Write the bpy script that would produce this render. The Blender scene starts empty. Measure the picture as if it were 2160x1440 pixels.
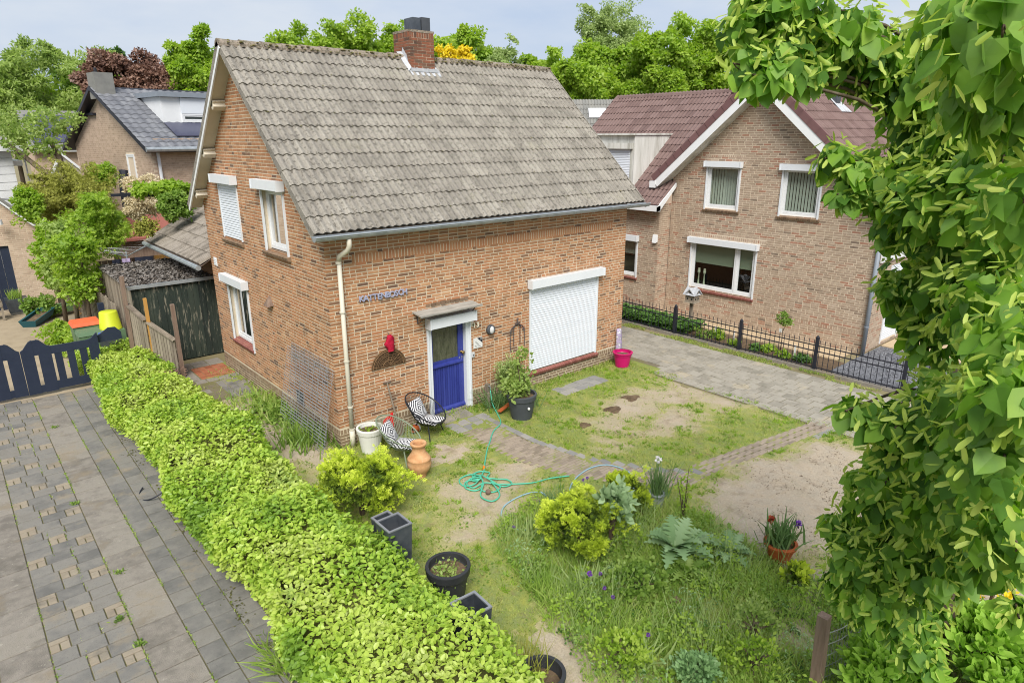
import bpy, math, random
import numpy as np
from mathutils import Vector, Matrix
R = math.radians
random.seed(7); rng = np.random.default_rng(7)
SC = bpy.context.scene
C = SC.collection
# ------------------------------------------------------------------ camera
CAM = np.array((-4.802, -10.396, 5.469)); YAW, PIT, ROL = .7112, .3012, -.004
FW = np.array((math.sin(YAW)*math.cos(PIT), math.cos(YAW)*math.cos(PIT), -math.sin(PIT)))
RT = np.array((math.cos(YAW), -math.sin(YAW), 0.)); UP = np.cross(RT, FW)
RT, UP = math.cos(ROL)*RT+math.sin(ROL)*UP, -math.sin(ROL)*RT+math.cos(ROL)*UP
cd = bpy.data.cameras.new('camera'); cd.lens = 23.165; cd.sensor_width = 36; cd.clip_start = .05; cd.clip_end = 3000
co = bpy.data.objects.new('camera', cd); C.objects.link(co)
M = Matrix.Identity(4)
for i in range(3):
    M[i][0], M[i][1], M[i][2], M[i][3] = RT[i], UP[i], -FW[i], CAM[i]
co.matrix_world = M
SC.camera = co
# ------------------------------------------------------------------ sky and light: bright overcast
SUN_EL, SUN_AZ = R(48), R(-140)      # azimuth measured from +Y towards +X
w = bpy.data.worlds.new('World'); SC.world = w; w.use_nodes = True
nt = w.node_tree; N = nt.nodes; LK = nt.links; N.clear()
sky = N.new('ShaderNodeTexSky'); sky.sky_type = 'NISHITA'; sky.sun_disc = False
sky.sun_elevation = SUN_EL; sky.sun_rotation = SUN_AZ; sky.air_density = 1.0; sky.dust_density = 2.0; sky.ozone_density = 1.0
tc = N.new('ShaderNodeTexCoord'); mp = N.new('ShaderNodeMapping'); mp.inputs['Scale'].default_value = (1, 1, 3.2)
nz = N.new('ShaderNodeTexNoise'); nz.inputs['Scale'].default_value = 2.1; nz.inputs['Detail'].default_value = 7; nz.inputs['Roughness'].default_value = .55
rp = N.new('ShaderNodeValToRGB'); rp.color_ramp.elements[0].position = .34; rp.color_ramp.elements[1].position = .66
rp.color_ramp.elements[0].color = (6.5, 7.7, 9.8, 1); rp.color_ramp.elements[1].color = (9.6, 10.0, 10.5, 1)
mx = N.new('ShaderNodeMixRGB'); mx.inputs[0].default_value = .84
bg = N.new('ShaderNodeBackground'); bg.inputs['Strength'].default_value = .050; ow = N.new('ShaderNodeOutputWorld')
LK.new(tc.outputs['Generated'], mp.inputs['Vector']); LK.new(mp.outputs[0], nz.inputs['Vector']); LK.new(nz.outputs['Fac'], rp.inputs[0])
LK.new(sky.outputs[0], mx.inputs[1]); LK.new(rp.outputs[0], mx.inputs[2]); LK.new(mx.outputs[0], bg.inputs[0]); LK.new(bg.outputs[0], ow.inputs[0])
sl = bpy.data.lights.new('sun', 'SUN'); sl.energy = 2.7; sl.angle = R(30); sl.color = (1, .95, .87)
so = bpy.data.objects.new('sun', sl); C.objects.link(so)
sd = Vector((math.sin(SUN_AZ)*math.cos(SUN_EL), math.cos(SUN_AZ)*math.cos(SUN_EL), math.sin(SUN_EL)))
so.rotation_euler = (-sd).to_track_quat('-Z', 'Y').to_euler(); so.location = (-5, -5, 20)
SC.view_settings.view_transform = 'Standard'; SC.view_settings.look = 'None'; SC.view_settings.exposure = .85; SC.view_settings.gamma = 1
SC.view_settings.use_curve_mapping = False
SC.render.engine = 'CYCLES'; SC.cycles.max_bounces = 6; SC.cycles.filter_width = 1.05; SC.cycles.transparent_max_bounces = 8; SC.cycles.caustics_reflective = False; SC.cycles.caustics_refractive = False
# ------------------------------------------------------------------ materials
def lin(c):
    return tuple((x/255/12.92 if x/255 <= .04045 else ((x/255+.055)/1.055)**2.4) for x in c)
def px(p):
    d = np.asarray(p, float)-CAM; z = d@FW
    return 1080+1389.9*(d@RT)/z, 720-1389.9*(d@UP)/z, z
def _mat(name):
    m = bpy.data.materials.new(name); m.use_nodes = True
    return m, m.node_tree.nodes, m.node_tree.links, m.node_tree.nodes['Principled BSDF']
def ramp(n, cols, mode='LINEAR'):
    r = n.new('ShaderNodeValToRGB'); e = r.color_ramp; e.interpolation = mode
    while len(e.elements) < len(cols): e.elements.new(.5)
    for i, c in enumerate(cols):
        e.elements[i].position = i/max(1, len(cols)-1); e.elements[i].color = (*lin(c), 1)
    return r
def math_n(n, l, op, a, b):
    m = n.new('ShaderNodeMath'); m.operation = op
    for i, x in enumerate((a, b)):
        if isinstance(x, (int, float)): m.inputs[i].default_value = x
        else: l.new(x, m.inputs[i])
    return m.outputs[0]
def mat(name, cols, rough=.8, wr=.7, wn=.5, scale=6., detail=4, bump=.0, bscale=60., metal=0., spec=.3, stretch=(1, 1, 1), spots=None):
    """colour ramp driven by the per-piece attribute rnd (weight wr) and position noise (weight wn)"""
    m, n, l, p = _mat(name)
    p.inputs['Roughness'].default_value = rough; p.inputs['Metallic'].default_value = metal
    p.inputs['Specular IOR Level'].default_value = spec
    if len(cols) == 1 and not bump:
        p.inputs['Base Color'].default_value = (*lin(cols[0]), 1); return m
    g = n.new('ShaderNodeNewGeometry'); mpn = n.new('ShaderNodeMapping'); mpn.inputs['Scale'].default_value = stretch
    l.new(g.outputs['Position'], mpn.inputs['Vector'])
    if len(cols) == 1: cols = [cols[0], cols[0]]
    a = n.new('ShaderNodeAttribute'); a.attribute_name = 'rnd'
    t = n.new('ShaderNodeTexNoise'); t.inputs['Scale'].default_value = scale; t.inputs['Detail'].default_value = detail; t.inputs['Roughness'].default_value = .62
    l.new(mpn.outputs[0], t.inputs['Vector'])
    s = math_n(n, l, 'MULTIPLY', a.outputs['Fac'], wr)
    c = math_n(n, l, 'SUBTRACT', t.outputs['Fac'], .5); c = math_n(n, l, 'MULTIPLY', c, 2.2*wn); c = math_n(n, l, 'ADD', c, .5*(1-wr) if wr < 1 else 0)
    f = math_n(n, l, 'ADD', s, c)
    r = ramp(n, cols); l.new(f, r.inputs[0]); out = r.outputs[0]
    for sp in (spots or []):         # (colour, noise scale, threshold, softness, strength)
        t2 = n.new('ShaderNodeTexNoise'); t2.inputs['Scale'].default_value = sp[1]; t2.inputs['Detail'].default_value = 5; t2.inputs['Roughness'].default_value = .68
        l.new(g.outputs['Position'], t2.inputs['Vector'])
        q = math_n(n, l, 'SUBTRACT', t2.outputs['Fac'], sp[2]); q = math_n(n, l, 'DIVIDE', q, sp[3])
        cl = n.new('ShaderNodeClamp'); l.new(q, cl.inputs[0]); q = math_n(n, l, 'MULTIPLY', cl.outputs[0], sp[4])
        mm = n.new('ShaderNodeMixRGB'); l.new(q, mm.inputs[0]); l.new(out, mm.inputs[1]); mm.inputs[2].default_value = (*lin(sp[0]), 1); out = mm.outputs[0]
    l.new(out, p.inputs['Base Color'])
    if bump:
        t3 = n.new('ShaderNodeTexNoise'); t3.inputs['Scale'].default_value = bscale; t3.inputs['Detail'].default_value = 5
        l.new(mpn.outputs[0], t3.inputs['Vector'])
        b = n.new('ShaderNodeBump'); b.inputs['Strength'].default_value = bump; b.inputs['Distance'].default_value = .02
        l.new(t3.outputs['Fac'], b.inputs['Height']); l.new(b.outputs[0], p.inputs['Normal'])
    return m
def leafmat(name, cols, trans=.35, rough=.45, spec=.35, scale=1.6, wn=.45, wr=.8):
    m = mat(name, cols, rough, wr, wn, scale, 3, spec=spec)
    n = m.node_tree.nodes; l = m.node_tree.links; p = n['Principled BSDF']; o = n['Material Output']
    tr = n.new('ShaderNodeBsdfTranslucent'); mxs = n.new('ShaderNodeMixShader'); mxs.inputs[0].default_value = trans
    src = p.inputs['Base Color'].links[0].from_socket
    hs = n.new('ShaderNodeHueSaturation'); hs.inputs['Saturation'].default_value = 1.1; hs.inputs['Value'].default_value = 1.25
    l.new(src, hs.inputs['Color']); l.new(hs.outputs[0], tr.inputs['Color'])
    l.new(p.outputs[0], mxs.inputs[1]); l.new(tr.outputs[0], mxs.inputs[2]); l.new(mxs.outputs[0], o.inputs['Surface'])
    return m
def glassmat(name, tint=(210, 220, 215), base=.06):
    m, n, l, p = _mat(name); o = n['Material Output']; n.remove(p)
    t = n.new('ShaderNodeBsdfTransparent'); t.inputs[0].default_value = (*lin(tint), 1)
    g = n.new('ShaderNodeBsdfGlossy'); g.inputs['Roughness'].default_value = .02
    f = n.new('ShaderNodeFresnel'); f.inputs[0].default_value = 1.5
    a = n.new('ShaderNodeMath'); a.operation = 'ADD'; a.inputs[1].default_value = base; l.new(f.outputs[0], a.inputs[0])
    mm = n.new('ShaderNodeMixShader'); l.new(a.outputs[0], mm.inputs[0]); l.new(t.outputs[0], mm.inputs[1]); l.new(g.outputs[0], mm.inputs[2]); l.new(mm.outputs[0], o.inputs[0])
    return m
MT = {}
MT['brick'] = mat('brick_orange', [(108, 84, 70), (132, 100, 78), (156, 115, 84), (168, 122, 88), (178, 130, 94), (172, 118, 84), (188, 146, 110)], .9, .95, .22, 2.2, 5, .35, 90)
MT['plinthbrick'] = mat('brick_plinth', [(98, 82, 70), (122, 104, 86), (140, 120, 98), (128, 112, 90)], .95, .8, .5, 3, 5, .4, 90)
MT['mortar'] = mat('mortar', [(180, 168, 146), (204, 191, 168), (216, 204, 182)], .97, .0, .9, 2.2, 5, .3, 120)
MT['nbrick'] = mat('brick_buff', [(118, 103, 91), (142, 124, 108), (156, 137, 119), (168, 149, 130), (154, 134, 117), (174, 156, 138), (162, 142, 124), (156, 120, 101), (160, 118, 99)], .9, .95, .22, 2, 4, .3, 80)
MT['nmortar'] = mat('mortar_buff', [(190, 174, 152), (204, 189, 168), (214, 200, 180)], .97, .0, .9, 2, 4, .2, 90)
MT['fbrick'] = mat('brick_far', [(164, 144, 126), (188, 166, 146), (202, 182, 162)], .95, .6, .6, 5, 4)
MT['chbrick'] = mat('brick_chimney', [(80, 66, 58), (112, 78, 62), (140, 88, 66), (104, 86, 72)], .95, .8, .5, 9, 5, .4, 60)
MT['tile'] = mat('tile_lichen', [(122, 118, 110), (138, 133, 125), (150, 145, 136), (159, 154, 145)], .96, .45, .75, 3.0, 6, .55, 55, spec=.15,
                 spots=[((92, 88, 81), 15, .55, .05, .75), ((178, 175, 164), 11, .63, .06, .5), ((112, 108, 98), 38, .56, .06, .6), ((150, 146, 128), 1.3, .6, .1, .35)])
MT['ridge'] = mat('ridge_moss', [(92, 88, 76), (128, 120, 108), (150, 138, 126), (112, 110, 88)], .98, .5, .9, 14, 6, .9, 35, spec=.1,
                  spots=[((82, 82, 60), 18, .55, .06, .7), ((176, 170, 158), 12, .6, .06, .6)])
MT['mossc'] = mat('moss', [(88, 88, 52), (112, 108, 70), (128, 116, 92)], 1, .6, .8, 20, 5)
MT['ntile'] = mat('tile_wine', [(96, 78, 76), (110, 90, 86), (122, 102, 98), (112, 92, 90)], .85, .6, .5, 5, 5, .25, 50, spots=[((168, 158, 150), 13, .66, .05, .5)])
MT['nverge'] = mat('verge_wine', [(106, 78, 78), (120, 90, 90)], .8, .7, .4)
MT['gtile'] = mat('tile_grey', [(112, 112, 110), (128, 128, 124), (140, 138, 132)], .9, .6, .6, 4, 5)
MT['dtile'] = mat('tile_anthracite', [(92, 94, 100), (110, 112, 118), (130, 132, 136)], .7, .6, .5, 5, 4)
MT['xtile'] = mat('tile_extension', [(104, 98, 90), (134, 126, 116), (150, 142, 132), (120, 112, 102)], .95, .7, .7, 6, 5, .5, 50)
MT['white'] = mat('white_paint', [(214, 217, 220), (232, 234, 236)], .35, .3, .5, 3)
MT['pvc'] = mat('white_pvc', [(206, 211, 218), (222, 226, 230)], .4, .2, .5, 2, stretch=(1, 1, .3))
MT['shut'] = mat('shutter_white', [(206, 212, 220), (220, 225, 232)], .45, .5, .4, 2)
MT['cream'] = mat('cream_board', [(178, 168, 150), (200, 192, 174), (208, 200, 184)], .7, .3, .8, 3, 5, stretch=(1, 1, .35))
MT['dirtywhite'] = mat('weathered_white_board', [(160, 158, 148), (204, 204, 198), (222, 222, 218)], .7, .2, 1., 5, 5, stretch=(1, 1, .12))
MT['zinc'] = mat('zinc', [(138, 146, 152), (168, 175, 180), (186, 191, 195)], .45, .2, .7, 6, 4, metal=.5)
MT['pipe'] = mat('pipe_cream', [(192, 186, 168), (208, 204, 190)], .5, .3, .7, 5, stretch=(1, 1, .2))
MT['npipe'] = mat('pipe_grey', [(118, 126, 136), (138, 146, 156)], .5, .2, .5)
MT['lead'] = mat('lead', [(150, 154, 160), (178, 181, 186), (196, 198, 202)], .6, .3, .8, 14, 5, .4, 30)
MT['black'] = mat('black_metal', [(30, 32, 40), (46, 48, 58)], .45, .3, .4)
MT['blackplastic'] = mat('black_plastic', [(40, 42, 45), (58, 60, 63)], .5, .3, .6, 6)
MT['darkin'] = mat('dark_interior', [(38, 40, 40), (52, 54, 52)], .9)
MT['floorin'] = mat('interior_floor', [(70, 58, 48)], .8)
MT['blue'] = mat('door_blue', [(40, 48, 118), (48, 58, 136), (60, 72, 150)], .38, .5, .6, 7, 5, .15, 25, spec=.5, stretch=(1, 1, .25), spots=[((132, 136, 172), 26, .69, .03, .6)])
MT['curtain'] = mat('curtain', [(214, 217, 216), (236, 237, 237)], .9, .5, .3)
MT['curtaing'] = mat('curtain_grey', [(206, 206, 198), (226, 226, 220)], .9, .7, .3)
MT['blind'] = mat('roller_blind', [(164, 172, 152), (176, 184, 164)], .8)
MT['glass'] = glassmat('window_glass')
MT['glassdoor'] = mat('patterned_glass', [(52, 56, 46), (78, 80, 66), (98, 98, 82)], .12, .2, 1.0, 22, 3, .5, 45, spec=.8, stretch=(1, 1, .3))
MT['sillb'] = mat('sill_brick', [(104, 86, 70), (130, 108, 88), (140, 118, 96)], .9, .8, .5)
MT['sillr'] = mat('sill_red', [(118, 72, 66), (140, 88, 80), (148, 100, 92)], .7, .7, .5)
MT['woodgrey'] = mat('weathered_wood', [(108, 98, 88), (140, 130, 116), (164, 154, 138)], .95, .7, .7, 10, 5, .4, 40, stretch=(1, 1, .12))
MT['woodgreyh'] = mat('weathered_plank', [(112, 110, 106), (146, 143, 136), (168, 164, 156)], .95, .5, .9, 14, 5, .4, 40, stretch=(.2, 1, 1))
MT['woodfresh'] = mat('fresh_wood', [(176, 130, 66), (196, 150, 84)], .8, .4, .6, 10, 4, stretch=(1, 1, .15))
MT['woodbrown'] = mat('brown_wood', [(92, 76, 66), (124, 104, 92), (140, 122, 108)], .95, .4, .9, 12, 5, .4, 40, stretch=(1, 1, .12))
MT['shedgreen'] = mat('flaking_green_boards', [(34, 42, 40), (48, 58, 52), (66, 74, 64)], .8, .5, .7, 5, 6, .3, 30, stretch=(1, 1, .08),
                      spots=[((142, 138, 122), 6.5, .55, .1, .8)])
_n = MT['shedgreen'].node_tree
for nd in list(_n.nodes):
    if nd.type == 'TEX_NOISE' and abs(nd.inputs['Scale'].default_value-6.5) < .01:
        mpn = _n.nodes.new('ShaderNodeMapping'); mpn.inputs['Scale'].default_value = (2.2, 1, .35)
        _n.links.new(_n.nodes['Geometry'].outputs['Position'], mpn.inputs['Vector']); _n.links.new(mpn.outputs[0], nd.inputs['Vector'])
MT['felt'] = mat('bitumen_moss', [(74, 70, 66), (112, 108, 104), (142, 138, 134)], .98, .3, 1.0, 18, 6, .8, 30)
MT['crust'] = mat('moss_crust', [(62, 56, 50), (92, 86, 80), (128, 124, 120), (104, 94, 84)], 1, .9, .5, 20)
MT['gateblue'] = mat('gate_blue', [(36, 44, 62), (48, 56, 74)], .5, .5, .5, 6)
MT['slab'] = mat('slab_grey', [(112, 107, 100), (130, 124, 116), (142, 136, 127), (136, 130, 120)], .95, .6, .9, 5, 8, .6, 90, spots=[((168, 164, 152), 13, .62, .05, .6), ((96, 92, 84), 2.2, .55, .12, .6), ((150, 136, 114), 1.1, .55, .1, .5), ((92, 90, 84), 60, .58, .05, .5)])
MT['slabdark'] = mat('paver_bluegrey', [(104, 103, 100), (118, 116, 112), (130, 127, 121), (124, 120, 113)], .95, .7, .8, 5, 8, .6, 90, spots=[((146, 134, 114), 1.3, .55, .1, .6), ((88, 87, 83), 55, .58, .05, .5), ((150, 148, 140), 14, .64, .05, .4)])
MT['slabbeige'] = mat('paver_beige', [(132, 122, 107), (148, 138, 122), (140, 129, 113)], .95, .7, .8, 7, 6, .4, 70, spots=[((110, 106, 98), 2, .55, .1, .6)])
MT['slabr'] = mat('slab_drive', [(126, 122, 111), (144, 139, 128), (156, 151, 140), (138, 133, 120)], .95, .7, .8, 3, 6, .3, 70, spots=[((174, 162, 138), 1.4, .56, .1, .6), ((104, 102, 94), 3, .6, .08, .5)])
MT['pathbrick'] = mat('path_brick', [(122, 111, 98), (144, 132, 118), (156, 143, 128), (136, 124, 112)], .95, .8, .5, 4, 5, .3, 70)
MT['pathblock'] = mat('path_block', [(118, 118, 118), (140, 138, 134), (152, 148, 142)], .95, .8, .5, 4, 5, .3, 60)
MT['redpaver'] = mat('red_paver', [(126, 74, 52), (150, 92, 66), (160, 108, 82)], .9, .9, .5, 5, 5)
MT['terrace'] = mat('terrace_sand', [(176, 156, 126), (192, 172, 142)], .9, .8, .4)
MT['joint'] = mat('joint_sand', [(92, 86, 70), (116, 108, 90), (106, 104, 66), (130, 120, 98)], 1, 0, 1.1, 3, 6)
MT['gravel'] = mat('gravel', [(78, 80, 86), (110, 112, 118), (146, 148, 152)], .9, .95, .2, 20)
MT['soil'] = mat('soil', [(70, 58, 46), (98, 82, 64), (120, 102, 82)], 1, .2, 1.0, 9, 6, .6, 40)
MT['ground'] = mat('yard_earth', [(112, 104, 78), (128, 120, 90), (140, 128, 100)], 1, 0, 1, .6, 5)
MT['yardclink'] = mat('yard_clinker', [(136, 122, 102), (156, 142, 120), (166, 152, 130)], .95, .5, .8, 2.5, 6)
MT['terracotta'] = mat('terracotta', [(172, 122, 82), (196, 150, 108), (210, 174, 134)], .85, .2, .9, 6, 5, .2, 30, spots=[((206, 196, 176), 7, .62, .06, .7)])
MT['orangepot'] = mat('orange_pot', [(166, 84, 46), (186, 100, 58)], .6, .3, .7, 8)
MT['whitepot'] = mat('white_pot', [(206, 206, 200), (224, 224, 220)], .4, .2, .7, 5)
MT['pink'] = mat('pink_plastic', [(176, 18, 92), (192, 28, 106)], .35, .2, .4)
MT['greypot'] = mat('anthracite_pot', [(62, 66, 72), (78, 82, 88)], .55, .2, .6, 6)
MT['zincbox'] = mat('zinc_planter', [(58, 64, 72), (82, 88, 96), (104, 108, 114)], .4, .3, .8, 5, 5, metal=.4)
MT['rimzinc'] = mat('zinc_rim', [(132, 136, 142), (158, 161, 166)], .4, .3, .5, metal=.4)
MT['wire'] = mat('galvanised_wire', [(150, 152, 156), (178, 180, 184)], .4, .4, .3, metal=.5)
MT['hose'] = mat('hose_green', [(64, 158, 128), (92, 184, 156)], .35, .2, .6, 12)
MT['hoseb'] = mat('hose_blue', [(124, 158, 176), (150, 180, 192)], .35, .2, .6, 12)
MT['orange'] = mat('orange_plastic', [(222, 130, 30)], .4)
MT['chairblack'] = mat('chair_black', [(38, 40, 46)], .4)
MT['chairgreen'] = mat('chair_green', [(118, 130, 110), (134, 146, 124)], .45, .3, .3)
MT['red'] = mat('red_plastic', [(190, 24, 34)], .4)
MT['redcloth'] = mat('red_cloth', [(150, 16, 44), (186, 28, 62)], .9, .3, .9, 20)
MT['willow'] = mat('woven_willow', [(66, 50, 36), (98, 76, 54), (120, 94, 68)], .95, .8, .9, 30, 4)
MT['lime'] = mat('lime_plastic', [(186, 198, 40), (196, 206, 54)], .45, .2, .3)
MT['orangelid'] = mat('orange_lid', [(206, 92, 56), (220, 112, 74)], .5, .2, .5)
MT['greenlid'] = mat('green_bin', [(84, 112, 84), (104, 130, 100)], .5, .2, .5)
MT['bluelid'] = mat('blue_lid', [(82, 108, 176)], .5)
MT['greentub'] = mat('green_tub', [(110, 148, 104), (132, 168, 122)], .5, .3, .5)
MT['tealtub'] = mat('teal_tub', [(38, 84, 92)], .5)
MT['lilac'] = mat('lilac_cloth', [(186, 170, 206)], .9)
MT['navy'] = mat('navy_cloth', [(44, 48, 64)], .9)
MT['bag'] = mat('printed_bag', [(196, 186, 206), (168, 150, 188), (150, 150, 156), (222, 218, 226)], .5, .3, 1.2, 14, 3)
MT['solar'] = mat('solar_panel', [(62, 64, 84), (78, 80, 100)], .2, .3, .2, spec=.6)
MT['redfelt'] = mat('red_shingle', [(128, 74, 66), (146, 92, 82)], .95, .6, .5)
MT['bark'] = mat('bark', [(62, 52, 42), (92, 80, 66), (112, 102, 88)], .98, .3, .9, 12, 6, .6, 30, stretch=(1, 1, .3))
MT['twig'] = mat('twigs', [(66, 66, 34), (84, 84, 44), (98, 94, 56)], 1, .8, .5, 12)
MT['purple'] = mat('purple_petal', [(96, 52, 140), (124, 74, 168)], .7, .7, .2)
MT['petalwhite'] = mat('white_petal', [(232, 228, 232)], .7)
MT['rust'] = mat('rust_petal', [(140, 52, 36), (176, 84, 40)], .7, .8, .2)
MT['candle'] = mat('candlestick', [(206, 206, 180), (218, 218, 198)], .6)
MT['lampglass'] = mat('lamp_glass', [(196, 198, 200)], .25)
MT['brass'] = mat('brass', [(150, 128, 82)], .35, metal=.8)
MT['numcream'] = mat('number_cream', [(236, 226, 204)], .5)
MT['plaquew'] = mat('plaque_white', [(206, 208, 206), (222, 223, 222)], .4)
MT['silver'] = mat('letter_silver', [(150, 156, 184), (172, 178, 204)], .4, .3, .3, metal=.0)
MT['iron'] = mat('ornament_iron', [(70, 66, 72), (92, 84, 84)], .6, .3, .6, 20)
# foliage
MT['f_linden'] = leafmat('leaf_linden', [(68, 104, 44), (92, 134, 54), (118, 160, 60), (142, 182, 70), (130, 166, 90), (164, 196, 86)], .5, .55, .25, 2.6)
MT['f_bract'] = leafmat('bract_linden', [(164, 188, 84), (184, 204, 98), (200, 214, 120)], .45, .5)
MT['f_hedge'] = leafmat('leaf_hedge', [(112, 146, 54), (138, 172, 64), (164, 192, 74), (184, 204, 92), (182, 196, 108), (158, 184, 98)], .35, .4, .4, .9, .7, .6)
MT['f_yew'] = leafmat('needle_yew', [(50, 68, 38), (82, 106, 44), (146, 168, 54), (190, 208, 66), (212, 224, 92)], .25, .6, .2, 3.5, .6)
MT['f_yew2'] = MT['f_yew']
MT['f_mid'] = leafmat('leaf_mid', [(94, 126, 58), (118, 150, 66), (140, 168, 78), (158, 180, 96)], .45)
MT['f_bright'] = leafmat('leaf_bright', [(122, 156, 58), (146, 178, 66), (166, 192, 78), (180, 200, 98)], .5)
MT['f_willow'] = leafmat('leaf_willow', [(130, 156, 82), (150, 174, 92), (168, 188, 108), (180, 196, 124)], .5)
MT['f_copper'] = leafmat('leaf_copper', [(104, 78, 70), (126, 96, 84), (146, 116, 100), (156, 128, 112)], .25)
MT['f_yellow'] = leafmat('blossom_yellow', [(214, 192, 40), (232, 212, 52), (222, 204, 76)], .3)
MT['f_airy'] = leafmat('leaf_airy', [(142, 164, 98), (162, 182, 114), (178, 194, 134)], .4)
MT['f_dark'] = leafmat('leaf_dark', [(48, 80, 34), (66, 100, 42), (84, 118, 50)], .3)
MT['f_conifer'] = leafmat('needle_conifer', [(122, 126, 56), (148, 152, 68), (170, 172, 88), (138, 146, 64)], .3, .7, .2)
MT['f_cream'] = leafmat('blossom_cream', [(190, 176, 140), (214, 202, 170), (226, 216, 190)], .3)
MT['f_cover'] = leafmat('leaf_groundcover', [(66, 104, 46), (88, 126, 58), (112, 148, 74)], .3)
MT['f_laurel'] = leafmat('leaf_laurel', [(112, 158, 58), (138, 180, 68), (162, 198, 86)], .35, .3, .5)
MT['f_grass'] = leafmat('grass_blade', [(112, 142, 58), (132, 158, 66), (154, 170, 84), (176, 178, 108), (124, 154, 62)], .3, .6, .2, .8, .8)
MT['f_weed'] = leafmat('weed_blade', [(124, 158, 72), (150, 180, 86), (170, 194, 100), (186, 202, 122), (198, 204, 142)], .55, .5, .2, 1.2, .7)
MT['f_cardoon'] = leafmat('leaf_cardoon', [(118, 150, 100), (140, 170, 118), (166, 190, 146)], .25, .6)
MT['f_iris'] = leafmat('leaf_iris', [(84, 116, 68), (108, 138, 84), (132, 156, 104)], .3)
MT['f_sedum'] = leafmat('leaf_sedum', [(104, 144, 92), (124, 160, 104), (140, 172, 116)], .25)
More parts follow.
